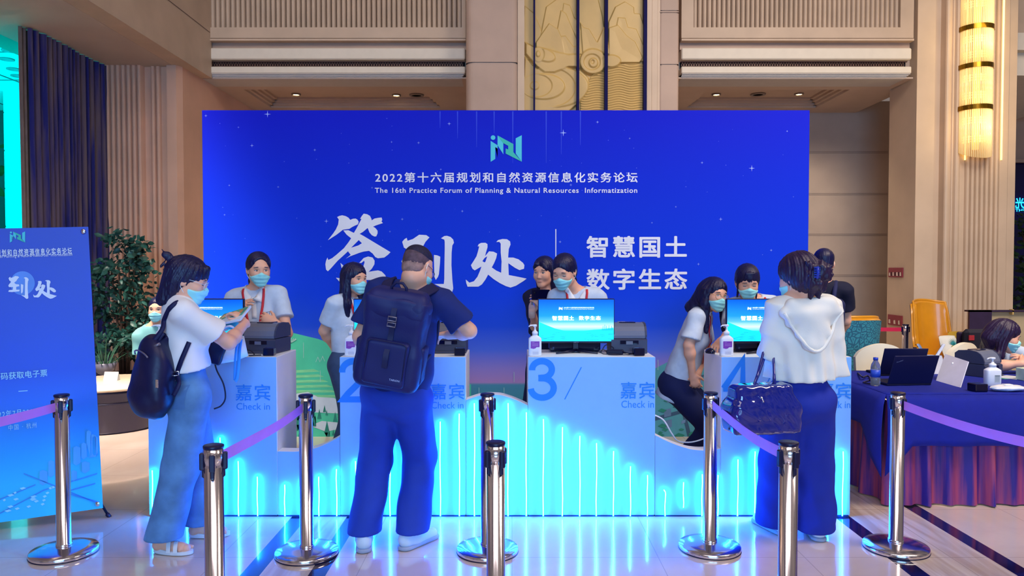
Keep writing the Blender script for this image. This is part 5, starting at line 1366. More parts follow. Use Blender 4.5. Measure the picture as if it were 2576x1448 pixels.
# dark shrub with lights beyond the pillar
def leafy(name, label, cat, base, spread, leaves, lw, mt, seed, trunk_top, shape, pot=None, stems=5):
    t = thing(name, label, cat, base); rnd = random.Random(seed); b = Vector(base)
    m = MB()
    for i in range(leaves):
        c = shape(rnd); d = Vector((rnd.uniform(-1, 1), rnd.uniform(-1, 1), rnd.uniform(-.9, .3))).normalized(); L_ = lw * rnd.uniform(.7, 1.3)
        s = d.cross(Vector((rnd.uniform(-1, 1), rnd.uniform(-1, 1), rnd.uniform(-1, 1)))).normalized() * L_ * .26; n_ = d.cross(s).normalized() * L_ * .10
        c = b + c
        m.add([c, c + d * L_ * .3 + s, c + d * L_ * .65 + s * .8, c + d * L_ - n_, c + d * L_ * .65 - s * .8, c + d * L_ * .3 - s, c + d * L_ * .5 + n_], [(0, 1, 6), (1, 2, 6), (2, 3, 6), (3, 4, 6), (4, 5, 6), (5, 0, 6)], True)
    m.build('foliage', mt, t, fix=False)
    m = MB()
    for k in range(stems):
        a = k * 2.4; m.tube([b + Vector((.03 * math.cos(a), .03 * math.sin(a), .1)), b + Vector((.06 * math.cos(a), .06 * math.sin(a), trunk_top * .5)), b + Vector((spread * .6 * math.cos(a), spread * .6 * math.sin(a), trunk_top))], [.02, .015, .006], 7)
    m.build('trunk', mat('bark_brown', '#3c2c24', .8, var=.2), t)
    if pot:
        m = MB(); m.lathe(pot, b, 24); m.build('pot', mat('grey_glazed_pot', '#4a4a58', .3, var=.1), t)
    return t
M_leafd = mat('dark_green_leaf', '#12301c', .45, var=.4, scale=6); M_leaff = mat('ficus_leaf', '#24544c', .4, var=.5, scale=7)
q = P(2568, 790, 12.4)
leafy('indoor_tree', 'dark leafy tree beyond the right edge of the fluted pillar', 'tree', (q.x + .22, 12.4, 0), .3, 700, .12, M_leafd, 4, 2.2, lambda r: Vector((r.gauss(0, .14), r.gauss(0, .16), r.uniform(.7, 2.55))), [(.2, 0), (.25, .4), (.22, .42)])

# ================================================================== LEFT SIDE: FICUS, TABLE, CURTAIN
q = P(312, 800, 8.6)
_fr = random.Random(21); FC = [(_fr.uniform(0, 2 * PI), _fr.random()) for _ in range(40)]
def ficus_shape(r):
    a, v = FC[r.randrange(40)]; z = .50 + 1.45 * v; rad = (.34 * math.sin(PI * min(1, .2 + .72 * v)) ** .7) * (.45 + .55 * ((a * 7.3) % 1))
    return Vector((rad * math.cos(a) + r.gauss(0, .075), rad * math.sin(a) + r.gauss(0, .075), z + r.gauss(0, .06)))
leafy('potted_ficus', 'dark green potted ficus tree in front of the fluted wall behind the banner', 'plant', (q.x, 8.6, 0), .22, 1500, .088, M_leaff, 9, 1.6, ficus_shape, [(.17, 0), (.23, .34), (.24, .36), (.21, .36), (.20, .30), (0, .30)], 7)
q = G(266, 962, .45); tx, ty = q.x, q.y + .1
t = thing('coffee_table', 'low dark coffee table with a cream stone top carrying a planter, behind the banner', 'table', (tx, ty, 0))
m = MB(); m.lathe([(.0, .41), (.50, .41), (.52, .42), (.52, .44), (.50, .45), (.0, .45)], (tx, ty, 0), 48); m.build('stone_top', mat('cream_tabletop', '#d6c4ae', .25, var=.06), t)
m = MB(); m.lathe([(.44, .0), (.46, .02), (.46, .38), (.48, .41)], (tx, ty, 0), 40); m.build('drum_base', mat('dark_lacquer', '#14143a', .3), t)
m = MB(); m.lathe([(.462, .28), (.468, .29), (.462, .30)], (tx, ty, 0), 40); m.build('trim_ring', M_blackp, t)
q = G(262, 940, .45)
t = thing('bowl_planter', 'grassy green plant in a grey bowl on the cream tabletop', 'plant', (q.x, q.y, .451))
m = MB(); m.lathe([(.05, 0), (.10, .04), (.13, .12), (.12, .12), (.09, .05), (.0, .04)], (q.x, q.y, .451), 28); m.build('bowl', mat('grey_bowl', '#5a5c70', .25, var=.1), t)
m = MB(); rnd = random.Random(3)
for i in range(46):
    a = rnd.uniform(0, 2 * PI); L_ = rnd.uniform(.22, .44); lean = rnd.uniform(.25, 1.0); b = Vector((q.x + .05 * math.cos(a), q.y + .05 * math.sin(a), .50)); s = Vector((-math.sin(a), math.cos(a), 0)) * .008
    rows_ = []
    for k in range(6):
        u = k / 5; c = b + Vector((math.cos(a) * L_ * lean * u, math.sin(a) * L_ * lean * u, L_ * (1.1 * u - .75 * lean * u * u))); rows_.append([c - s * (1 - u * .9), c + s * (1 - u * .9)])
    m.grid(rows_)
m.build('grass_blades', mat('blade_green', '#2c5c48', .5, var=.3), t, fix=False)
q = G(281, 956, .45)
t = thing('place_card', 'small white folded card standing on the cream tabletop', 'card', (q.x, q.y, .451))
m = MB(); m.prism([(-.03, 0), (.03, 0), (0, .085)], (q.x - .07, q.y, .451), (0, 1, 0), (0, 0, 1), (.14, 0, 0)); m.build('card', mat('white_card', '#cdd6dc', .6), t)
# curtain
def _cur(N, L, b):
    tc = N.new('ShaderNodeTexCoord'); mp = N.new('ShaderNodeMapping'); mp.inputs['Scale'].default_value = (5, 5, .35); nz = N.new('ShaderNodeTexNoise'); nz.inputs['Scale'].default_value = 2.2; nz.inputs['Detail'].default_value = 5
    L.new(tc.outputs['Object'], mp.inputs[0]); L.new(mp.outputs[0], nz.inputs['Vector']); rp = N.new('ShaderNodeValToRGB'); e = rp.color_ramp.elements; e[0].position = .42; e[0].color = lin('#141a6c'); e[1].position = .66; e[1].color = lin('#6a5860')  # blue fold shade and taupe highlights are mixed into the cloth colour
    L.new(nz.outputs[0], rp.inputs[0]); L.new(rp.outputs[0], b.inputs['Base Color']); b.inputs['Roughness'].default_value = .9; b.inputs['Sheen Weight'].default_value = .3
M_cur = special_mat('dark_velvet', _cur); M_cur2 = mat('taupe_sheer', '#7a6860', .9, var=.1)
t = thing('curtain', 'floor length dark blue grey velvet curtain at the left window', 'curtain', (XW, 8.9, 0))
def drape(y0, y1, x, amp, folds, seed, z1):
    r = random.Random(seed); n = folds * 10; ph = [r.uniform(.7, 1.3) for _ in range(folds + 2)]; rows = []
    for j in range(9):
        v = j / 8; row = []
        for i in range(n + 1):
            u = i / n; k = u * folds; f = int(k); w_ = math.sin(2 * PI * k + .8 * math.sin(k * 1.7)) * ph[f] * (1.15 - .35 * v)
            row.append((x + amp * w_ + .02 * math.sin(7 * u), y0 + (y1 - y0) * u + .02 * math.sin(5 * u + 3 * v) * (1 - v), .01 + (z1 - .01) * v))
        rows.append(row)
    return rows
m = MB(); rr = drape(8.27, 9.80, XW, .045, 15, 4, zl - .01); m.grid(rr); m.grid([[(x - .01, y, z) for x, y, z in r] for r in rr]); m.build('drape', M_cur, t, fix=False)
m = MB(); m.grid(drape(8.20, 8.42, XW - .07, .025, 3, 6, zl - .01)); m.build('sheer_edge', M_cur2, t, fix=False)
# trees outside
q = G(-10, 700, 0)
leafy('garden_tree', 'bright green tree outside the left window', 'tree', (-17.2, 21, 0), 1.0, 900, .6, mat('bright_leaf', '#4f9c50', .6, var=.4, scale=2), 8, 3.6, lambda r: Vector((r.gauss(0, 1.0), r.gauss(0, 1.0), r.uniform(.8, 5.2))), None)
# ================================================================== PEOPLE: smooth bodies from blended volumes
SDFQ = 1.0
A3 = lambda p: np.array([p[0], p[1], p[2]], dtype=np.float32)
def axis_pts(lo, hi, coarse, zones):
    """grid lines along one axis, closer together inside the zones"""
    xs_ = [lo]; 
    while xs_[-1] < hi:
        x = xs_[-1]; st_ = coarse
        for a, b, f in zones:
            if a - .004 <= x <= b: st_ = min(st_, f)
        xs_.append(x + st_ * SDFQ)
    return np.array(xs_, dtype=np.float32)
class Sdf:
    def __init__(s): s.p = []
    def cap(s, a, b, ra, rb=None, k=.02, flat=None, cut=False, op='u'):
        s.p.append(('c', A3(a), A3(b), ra, ra if rb is None else rb, k, None if flat is None else (A3(flat[0]), flat[1]), cut, op)); return s
    def ell(s, c, r, R=None, k=.02, op='u'):
        s.p.append(('e', A3(c), np.array(r, dtype=np.float32), np.eye(3, dtype=np.float32) if R is None else np.array(R, dtype=np.float32), k, op)); return s
    def box(s, c, h, R=None, rd=.005, k=.005, op='u'):
        s.p.append(('b', A3(c), np.array(h, dtype=np.float32), np.eye(3, dtype=np.float32) if R is None else np.array(R, dtype=np.float32), rd, k, op)); return s
    def bounds(s):
        lo, hi = np.full(3, 1e9), np.full(3, -1e9)
        for q in s.p:
            if q[-1] != 'u': continue
            l, h = s._bb(q, 0); lo = np.minimum(lo, l); hi = np.maximum(hi, h)
        return lo, hi
    def _bb(s, q, m):
        if q[0] == 'c':
            r = max(q[3], q[4]) + m; return np.minimum(q[1], q[2]) - r, np.maximum(q[1], q[2]) + r
        e = np.abs(q[3].T) @ q[2] if q[0] == 'e' else np.abs(q[3].T) @ (q[2] + q[4])
        return q[1] - e - m, q[1] + e + m
    def mesh(s, res=.006, zones=((), (), ()), post=None, pad=.015, relax=2, lo=None, hi=None):
        l, h = s.bounds(); l = l - pad if lo is None else lo; h = h + pad if hi is None else hi
        ax = [axis_pts(l[i], h[i], res, zones[i]) for i in range(3)]
        D = np.full([len(a) for a in ax], .5, dtype=np.float32)
        for q in s.p:
            k = q[4] if q[0] == 'e' else q[5]
            if q[0] == 'b': k = q[5]
            op = q[-1]
            bl, bh = s._bb(q, k + .03)
            ix = [slice(max(0, int(np.searchsorted(ax[i], bl[i])) - 1), min(len(ax[i]), int(np.searchsorted(ax[i], bh[i])) + 1)) for i in range(3)]
            if any(z.stop - z.start < 1 for z in ix): continue
            X = ax[0][ix[0]][:, None, None]; Y = ax[1][ix[1]][None, :, None]; Z = ax[2][ix[2]][None, None, :]
            d = s._ev(q, X, Y, Z); S = D[ix[0], ix[1], ix[2]]
            if op == 'u':
                e = np.maximum(k - np.abs(S - d), 0) / max(k, 1e-6); D[ix[0], ix[1], ix[2]] = np.minimum(S, d) - e * e * k * .25
            elif op == 's':
                d = -d; e = np.maximum(k - np.abs(S - d), 0) / max(k, 1e-6); D[ix[0], ix[1], ix[2]] = np.maximum(S, d) + e * e * k * .25
        if post is not None: D = post(D, ax[0][:, None, None], ax[1][None, :, None], ax[2][None, None, :]).astype(np.float32)
        return surface_nets(D, ax, relax)
    def _ev(s, q, X, Y, Z):
        if q[0] == 'c':
            _, a, b, ra, rb, k, flat, cut, op = q
            px, py, pz = X - a[0], Y - a[1], Z - a[2]; ba = b - a
            if flat is not None:
                n, f = flat; w = (px * n[0] + py * n[1] + pz * n[2]) * (f - 1)
                px = px + w * n[0]; py = py + w * n[1]; pz = pz + w * n[2]; ba = ba + (f - 1) * float(ba @ n) * n
            L2 = max(float(ba @ ba), 1e-9); t = (px * ba[0] + py * ba[1] + pz * ba[2]) / L2
            tc = np.clip(t, 0, 1); tt = t if cut else tc
            d = np.sqrt((px - tt * ba[0]) ** 2 + (py - tt * ba[1]) ** 2 + (pz - tt * ba[2]) ** 2) - (ra + (rb - ra) * tc)
            if cut: L = math.sqrt(L2); d = np.maximum(d, np.maximum(-t * L, (t - 1) * L))
            return d
        c, R = q[1], q[3]
        px, py, pz = X - c[0], Y - c[1], Z - c[2]
        u = [px * R[i][0] + py * R[i][1] + pz * R[i][2] for i in range(3)]
        if q[0] == 'e':
            r = q[2]; k0 = np.sqrt((u[0] / r[0]) ** 2 + (u[1] / r[1]) ** 2 + (u[2] / r[2]) ** 2)
            k1 = np.sqrt((u[0] / r[0] ** 2) ** 2 + (u[1] / r[1] ** 2) ** 2 + (u[2] / r[2] ** 2) ** 2)
            return k0 * (k0 - 1) / np.maximum(k1, 1e-6)
        h, rd = q[2], q[4]; w = [np.abs(u[i]) - h[i] for i in range(3)]
        return np.sqrt(sum(np.maximum(x, 0) ** 2 for x in w)) + np.minimum(np.maximum(np.maximum(w[0], w[1]), w[2]), 0) - rd
def surface_nets(D, ax, relax=2):
    ins = D < 0; nx, ny, nz = D.shape
    c = [ins[i:nx - 1 + i, j:ny - 1 + j, k:nz - 1 + k] for i in (0, 1) for j in (0, 1) for k in (0, 1)]
    any_ = c[0] | c[1] | c[2] | c[3] | c[4] | c[5] | c[6] | c[7]; all_ = c[0] & c[1] & c[2] & c[3] & c[4] & c[5] & c[6] & c[7]
    I, J, K_ = np.nonzero(any_ & ~all_)
    idx = np.full(any_.shape, -1, dtype=np.int32); idx[I, J, K_] = np.arange(len(I))
    corner = {(i, j, k): D[I + i, J + j, K_ + k] for i in (0, 1) for j in (0, 1) for k in (0, 1)}
    S = np.zeros((len(I), 3), dtype=np.float64); n = np.zeros(len(I))
    for axn in range(3):
        for p in (0, 1):
            for q in (0, 1):
                a = [p, q]; a.insert(axn, 0); b = list(a); b[axn] = 1
                da, db = corner[tuple(a)], corner[tuple(b)]; m = (da < 0) != (db < 0)
                t = np.where(m, da / np.where(m, da - db, 1), 0)
                o = np.array([a], dtype=np.float64).repeat(len(I), 0); o[:, axn] = t
                S[m] += o[m]; n[m] += 1
    S /= np.maximum(n, 1)[:, None]
    V = np.empty((len(I), 3))
    for axn, q in enumerate((I, J, K_)):
        a = ax[axn].astype(np.float64); V[:, axn] = a[q] + S[:, axn] * (a[q + 1] - a[q])
    F = []
    for axn in range(3):
        sl0 = [slice(1, -1)] * 3; sl1 = [slice(1, -1)] * 3; sl0[axn] = slice(0, -1); sl1[axn] = slice(1, None)
        s0, s1 = ins[tuple(sl0)], ins[tuple(sl1)]; e = np.nonzero(s0 != s1)
        if len(e[0]) == 0: continue
        p = [e[i] + (0 if i == axn else 1) for i in range(3)]; u, v = [(1, 2), (2, 0), (0, 1)][axn]
        def g(du, dv):
            q = [p[0].copy(), p[1].copy(), p[2].copy()]; q[u] -= du; q[v] -= dv; return idx[q[0], q[1], q[2]]
        Q = np.stack([g(1, 1), g(0, 1), g(0, 0), g(1, 0)], 1); fl = ~s0[e]
        Q[fl] = Q[fl][:, ::-1]; F.append(Q)
    F = np.concatenate(F) if F else np.zeros((0, 4), np.int32)
    F = F[(F >= 0).all(1)]
    for _ in range(relax):
        acc = np.zeros_like(V); cnt = np.zeros(len(V))
        for a, b in ((0, 1), (1, 2), (2, 3), (3, 0)):
            np.add.at(acc, F[:, a], V[F[:, b]]); np.add.at(cnt, F[:, a], 1); np.add.at(acc, F[:, b], V[F[:, a]]); np.add.at(cnt, F[:, b], 1)
        V = V * .5 + .5 * acc / np.maximum(cnt, 1)[:, None]
    return V, F
def sdf_obj(name, S, m, parent, **kw):
    V, F = S.mesh(**kw); return link_mesh(name, V, F, m, parent, smooth=True)
def folds(amp, freq=30.0, seed=0.0, vert=.35):
    """wrinkles of worn cloth"""
    def f(D, X, Y, Z):
        w = np.sin(X * freq * .7 + Z * freq * vert + seed + 1.6 * np.sin(Y * freq * .45 + Z * freq * .22 + seed * 2)) * np.sin(Y * freq * .8 - Z * freq * .3 + seed * 3 + 1.3 * np.sin(X * freq * .5))
        w2 = np.sin(Z * freq * 1.1 + 2.0 * np.sin(X * freq * .5 + seed) + 1.4 * np.sin(Y * freq * .6 + seed))
        return D + amp * (w * .7 + w2 * .5)
    return f
# ---- materials of people
M_skin = mat('skin', '#efb294', .5, var=.05, scale=12, bump=.02, bscale=80); M_skin2 = mat('skin_light', '#e8bca4', .48, var=.04, scale=12)
M_hair = mat('black_hair', '#10103e', .38, var=.35, scale=60, stretch=(3, 3, .4), bump=.25, bscale=90); M_hairb = mat('brown_black_hair', '#26143a', .38, var=.4, scale=50, stretch=(3, 3, .4), bump=.25, bscale=90)
M_eyew = mat('eye_white', '#dcdce4', .25, var=0); M_iris = mat('dark_iris', '#160c10', .15, var=0); M_lip = mat('lips', '#b06a64', .5, var=.05)
M_mask = mat('mask_aqua', '#9ceef4', .75, var=.03, bump=.06, bscale=150); M_maskl = mat('mask_loop', '#e4eef4', .7)
M_polo = mat('polo_grey_blue', '#c8d6ea', .85, var=.05, scale=30, bump=.05, bscale=220); M_collar = mat('polo_white', '#f0f0f4', .8, var=.02)
M_lany = mat('red_lanyard', '#d02838', .6, var=.05); M_navyt = mat('navy_trousers', '#0e1a50', .85, var=.08, bump=.05, bscale=120)
M_lens = special_mat('spectacle_lens', lambda N, L, b: (b.inputs['Base Color'].__setattr__('default_value', (1, 1, 1, 1)), b.inputs['Roughness'].__setattr__('default_value', .02), b.inputs['Alpha'].__setattr__('default_value', .18), b.inputs['Specular IOR Level'].__setattr__('default_value', .8)))
M_rimg = mat('gold_rim', '#b89058', .3, .7); M_rimd = mat('dark_rim', '#1c1c34', .3)
M_shoe = mat('white_shoe', '#dfe4ee', .5, var=.05); M_sole = mat('grey_sole', '#9aa6c0', .6)

def frame(fwd, up=(0, 0, 1)):
    """right, forward, up unit axes as rows"""
    f = Vector(fwd).normalized(); r = f.cross(Vector(up)).normalized(); u = r.cross(f).normalized()
    return r, f, u
def ydir(deg):       # 0 = facing away from the camera (+Y), 90 = facing right (+X), 180 = facing the camera
    a = math.radians(deg); return Vector((math.sin(a), math.cos(a), 0))
def ik(a, b, l1, l2, hint):
    a, b, hint = Vector(a), Vector(b), Vector(hint); d = b - a; L = min(d.length, (l1 + l2) * .999); d.normalize()
    x = (l1 * l1 - l2 * l2 + L * L) / (2 * L); h = math.sqrt(max(l1 * l1 - x * x, 0)); n = hint - d * hint.dot(d)
    n = n.normalized() if n.length > 1e-6 else d.orthogonal().normalized(); return a + d * x + n * h
def hand(S, w, fd, pn, side, curl=.35, s=1.0, spread=.0235, thumb=.6, lens=None):
    """palm, four bent fingers, thumb; fd = along the fingers, pn = back of the hand, side +1 puts the thumb on fd x pn"""
    fd = Vector(fd).normalized(); pn = Vector(pn); pn = (pn - fd * pn.dot(fd)).normalized(); ac = pn.cross(fd).normalized() * side; w = Vector(w)
    S.cap(w - fd * .01, w + fd * .03 * s, .025 * s, .030 * s, .012, (pn, 1.5))
    S.cap(w + fd * .028 * s, w + fd * .070 * s, .034 * s, .037 * s, .012, (pn, 2.4))
    ln = lens or (.066, .074, .069, .054); tips = []
    for i in range(4):
        p = w + fd * (.082 - .004 * abs(i - 1.2)) * s + ac * (.031 - .0205 * i) * s; d = (fd + ac * (.20 - .13 * i) * (spread / .0235 - .55)).normalized(); ang = curl * (.8 + .12 * i)
        for j, fr in enumerate((.45, .30, .25)):
            axis = d.cross(pn).normalized() if j == 0 else axis
            R = Matrix.Rotation(-ang * (.7 if j == 0 else 1.0), 3, axis); d = (R @ d).normalized()
            q = p + d * ln[i] * fr * s; r0 = (.0094 - .0011 * j) * s; S.cap(p, q, r0, r0 - .0009 * s, .004); p = q
        tips.append(p)
    p = w + fd * .022 * s + ac * .024 * s; d = (fd * .75 + ac * (thumb + .25) - pn * .35).normalized()
    q = p + d * .038 * s; S.cap(p, q, .0135 * s, .0110 * s, .008); d2 = (d * .8 + fd * .5 - pn * .25).normalized(); S.cap(q, q + d2 * .030 * s, .0108 * s, .0085 * s, .004)
    return tips
class Person:
    """joints in world space; female / male build; parts hang from an empty at the feet"""
    def __init__(s, label, base, h, face, torso, head, pelvis=None, ftilt=0.0, fup=(0, 0, 1), skin=None, bw=1.0, hs=1.0, neck=None, seated=False, sw=None):
        s.h, s.bw = h, bw; s.t = thing('person', label, 'person', (base[0], base[1], 0)); s.skin = skin or M_skin
        s.base = Vector((base[0], base[1], 0)); s.hs = hs * h / 1.66
        k = s.hs
        f = Vector(face).normalized()
        s.r, s.f, s.u = frame(f, fup); s.HR = np.array([s.r, s.f, s.u], dtype=np.float32); s.H = Vector(head)
        s.tr, s.tf, _u = frame(torso)
        s.pel = Vector(pelvis) if pelvis is not None else Vector((base[0], base[1], .535 * h))
        s.N = Vector(neck) if neck is not None else s.H - s.u * .175 * k - s.f * .035 * k - Vector((0, 0, .0))
        s.su = (s.N - s.pel).normalized()                       # spine
        s.tr = (s.tr - s.su * s.tr.dot(s.su)).normalized(); s.tf = s.su.cross(s.tr).normalized()
        w = (sw or (.098 if bw <= 1.02 else .110)) * h
        s.sh = {+1: s.N - s.su * .028 * h / 1.66 + s.tr * w, -1: s.N - s.su * .028 * h / 1.66 - s.tr * w}
        s.hip = {+1: s.pel + s.tr * .085 * h / 1.66 - s.su * .03, -1: s.pel - s.tr * .085 * h / 1.66 - s.su * .03}
        s.el, s.wr, s.kn, s.an, s.hd = {}, {}, {}, {}, {}; s.toe = {}
        s.S = Sdf(); s.zones = [[], [], []]
    def X(s, x, y, z):
        """head space to world"""
        k = s.hs; return s.H + (s.r * x + s.f * y + s.u * z) * k
    def zone(s, c, r, res):
        for i in range(3): s.zones[i].append((c[i] - r, c[i] + r, res))
    def arm(s, side, wrist=None, elbow=None, hint=(0, 0, -1), fd=None, pn=None, curl=.35, thumb_side=None, no_hand=False, hs=None, ua=.172, fa=.150):
        h = s.h; a = s.sh[side]
        if wrist is None: wrist = a + Vector((0, 0, -.315 * h)) + s.tr * side * .03
        wrist = Vector(wrist); e = Vector(elbow) if elbow is not None else ik(a, wrist, ua * h, fa * h, hint)
        s.el[side], s.wr[side] = e, wrist
        s.S.cap(a, e, .046 * s.bw, .038 * s.bw, .03); s.S.cap(e, wrist, .039 * s.bw, .0255 * s.bw, .02); s.S.ell(a.lerp(e, .4), (.048 * s.bw,) * 3, None, .03); s.S.ell(e.lerp(wrist, .28), (.041 * s.bw,) * 3, None, .03)
        if not no_hand:
            fd = Vector(fd) if fd is not None else (wrist - e).normalized(); pn = Vector(pn) if pn is not None else s.tr * side
            s.hd[side] = hand(s.S, wrist, fd, pn, thumb_side if thumb_side is not None else side, curl, (hs or 1.0) * s.h / 1.72)
            s.zone(wrist + fd * .08, .095, .0042)
    def leg(s, side, ankle=None, hint=None, toe=None, skin_leg=False):
        h = s.h; a = s.hip[side]; ankle = Vector(ankle) if ankle is not None else Vector((a.x, a.y, .05 * h)); hint = hint or s.tf
        k = ik(a, ankle, .245 * h, .235 * h, hint); s.kn[side], s.an[side] = k, ankle
        s.toe[side] = Vector(toe).normalized() if toe is not None else s.tf
        s.S.cap(a, k, .074, .050, .04); s.S.cap(k, ankle, .052, .034, .02); s.S.ell(k.lerp(ankle, .3), (.05, .05, .07), None, .03)
        f = s.toe[side]; s.S.cap(ankle - Vector((0, 0, .03)) - f * .03, ankle - Vector((0, 0, ankle.z - .03)) + f * .13, .034, .026, .02)
    def head(s, jaw=1.0, nose=1.0, female=True):
        S, X, k, R = s.S, s.X, s.hs, s.HR; c = lambda *a: A3(X(*a)); e = lambda p, r, kk=.02, op='u': S.ell(X(*p), [x * k for x in r], R, kk, op)
        e((0, -.018, .038), (.074, .094, .080)); e((0, .005, .012), (.070, .086, .075), .02)
        e((0, .024, -.035), (.058, .066, .078), .03)
        S.cap(X(-.040, -.002, -.060), X(-.012 * jaw, .060, -.098), .024 * k, .020 * k, .03); S.cap(X(.040, -.002, -.060), X(.012 * jaw, .060, -.098), .024 * k, .020 * k, .03)
        e((0, .066, -.100), (.020 * jaw, .019, .016), .02)
        S.cap(X(-.034, .074, .024), X(.034, .074, .024), .012 * k, None, .018)
        for sx in (-1, 1):
            e((sx * .036, .058, -.030), (.026, .026, .026), .03); e((sx * .031, .098, .003), (.018, .016, .011), .012, 's')
            S.ell(X(sx * .076, -.012, -.010), [.009 * k, .020 * k, .031 * k], np.array([(s.r + s.f * sx * .25).normalized(), (s.f - s.r * sx * .25).normalized(), s.u]), .006)
            S.ell(X(sx * .082, -.008, -.006), [.006 * k, .010 * k, .018 * k], R, .006, 's')
        S.cap(X(0, .084, .008), X(0, .103 * (.96 + .04 * nose), -.034), .0065 * k, .0098 * k * nose, .012)
        for sx in (-1, 1): e((sx * .012, .090, -.038), (.0070, .0085, .0060), .008)
        e((0, .082, -.066), (.024, .012, .009), .010); e((0, .080, -.078), (.019, .011, .008), .010); S.cap(X(-.018, .094, -.071), X(.018, .094, -.071), .0022 * k, None, .004, op='s')
        n0 = s.X(0, -.028, -.075); S.cap(n0, s.N - s.su * .02, (.050 if female else .060) * k, (.054 if female else .066) * k, .03)
        s.zone(s.H - s.u * .005, .125 * k, .0046)
    def torso_prims(s, S, g=0.0, hem=None, wid=1.0, k=.05, bust=True, hip_r=None):
        """trunk volumes grown by g; HEM: how far below the pelvis point the garment reaches"""
        h = s.h / 1.66; b = s.bw; fl = (s.tf, 1.45)
        sh, N, P_, u = s.sh, s.N, s.pel, s.su; Ls = (N - P_).length
        i_ = .018 * h
        S.cap(sh[-1] + s.tr * i_, sh[1] - s.tr * i_, .050 * b + g, None, k); ch = N - u * .13 * h; wa = P_ + u * .13 * h
        for sd in (-1, 1): S.cap(N - u * .005, sh[sd].lerp(N, .35) - u * .01, .048 * b + g * .6, .046 * b + g * .8, k)
        S.cap(ch, N - u * .26 * h, .142 * b + g, .138 * b + g, k, fl); S.cap(N - u * .24 * h, wa, .135 * b + g, .120 * b * wid + g, k, fl)
        if bust:
            for sd in (-1, 1): S.ell(ch - u * .075 * h + s.tr * sd * .062 * h + s.tf * .062 * h, [.058 * h + g * .5] * 3, None, .05)
        if hem is None: hem = 0.0
        S.cap(wa, P_ - u * hem, .120 * b * wid + g, (hip_r or .150 * b) + g, k, (s.tf, 1.35), cut=False)
    def body(s, bust=True, name='body'):
        s.torso_prims(s.S, -.004, 0.0, bust=bust, hip_r=.122 * s.bw)
        s.S.cap(s.hip[-1], s.hip[1], .085, None, .05)
        return sdf_obj(name, s.S, s.skin, s.t, res=.0068, zones=s.zones)
    def eyes(s, look=(0, 0), down=False, brow=M_hair, lid=None):
        for sx in (-1, 1):
            m = MB(); c = s.X(sx * .031, .079, .002); k = s.hs
            R4 = Matrix((s.r, s.f, s.u)).transposed()
            hgt = .0056 if not down else .0012
            m.lathe([(0, -1), (.5, -.87), (.87, -.5), (1, 0), (.87, .5), (.5, .87), (0, 1)], c, 16, R4 @ Matrix.Diagonal((.0150 * k, .0075 * k, hgt * k)).to_3x3())
            m.cur = 1; m.lathe([(0, -1), (.7, -.7), (1, 0), (.7, .7), (0, 1)], s.X(sx * .031 + .005 * look[0], .0832, .002 + .002 * look[1] - (.002 if down else 0)), 14, R4 @ Matrix.Diagonal((.0062 * k, .0040 * k, (.0050 if not down else .0016) * k)).to_3x3())
            pts = [s.X(sx * (.031 + .0165 * q), .0850 - .006 * q * q, .0072 - .0035 * q * q - (.007 if down else 0)) for q in (-1, -.6, -.2, .2, .6, 1)]
            m.tube(pts, [.0008, .0014, .0017, .0019, .0019, .001] if not down else [.001, .0018, .0024, .0026, .0022, .001], 6)
            m.build('eye', [M_eyew, M_iris], s.t)
            m = MB(); pts = [s.X(sx * (.031 + .021 * q), .0895 - .010 * max(q, -.3) ** 2, .0235 + .0035 * (1 - q * q) - .0015 * q) for q in (-1, -.6, -.2, .2, .6, 1)]
            m.tube(pts, [.0018, .0027, .003, .0028, .002, .001], 6); m.build('eyebrow', brow, s.t)
    def mask(s, m=M_mask, loops=True, drop=0.0):
        S = Sdf(); X, k, R = s.X, s.hs, s.HR; e = lambda p, r, kk=.02: S.ell(X(*p), [x * k for x in r], R, kk)
        g = .006
        e((0, .024, -.035), (.058 + g, .066 + g + .004, .078 + g), .02); e((0, .066, -.098), (.030 + g, .024 + g, .018 + g), .03)
        S.cap(X(0, .080, -.012), X(0, .100, -.034), (.010 + g) * k, (.013 + g) * k, .03); e((0, .080, -.066), (.034 + g, .018 + g, .030 + g), .03)
        for sx in (-1, 1): e((sx * .036, .056, -.032), (.028 + g, .026 + g, .028 + g), .03)
        Hn, r, f, u = A3(s.H), A3(s.r), A3(s.f), A3(s.u)
        def post(D, X_, Y_, Z_):
            qx, qy, qz = X_ - Hn[0], Y_ - Hn[1], Z_ - Hn[2]
            a = (qx * r[0] + qy * r[1] + qz * r[2]) / k; b = (qx * f[0] + qy * f[1] + qz * f[2]) / k; c = (qx * u[0] + qy * u[1] + qz * u[2]) / k
            top = -.018 + drop - .022 * np.abs(a / .06) ** 1.5 + .010 * np.exp(-(a / .014) ** 2)
            bot = -.118 + .050 * (np.clip(np.abs(a), 0, .1) / .062) ** 2 * 1.0
            back = .018
            D = D + .0016 * np.sin((c + .07) * 230) * (np.abs(a) < .05)
            return np.maximum(np.maximum(D, (c - top) * k), np.maximum((bot - c) * k, (back - b) * k))
        o = sdf_obj('face_mask', S, m, s.t, res=.0042, post=post, relax=1)
        if loops:
            for sx in (-1, 1):
                ml = MB(); ml.tube([X(sx * .060, .022, -.036), X(sx * .071, .005, -.012), X(sx * .079, -.014, .016), X(sx * .083, -.026, .006)], .0016, 6)
                ml.tube([X(sx * .055, .022, -.080), X(sx * .066, .004, -.066), X(sx * .076, -.014, -.046), X(sx * .083, -.028, -.016), X(sx * .083, -.026, .006)], .0016, 6); ml.build('ear_loop', M_maskl, o)
        return o
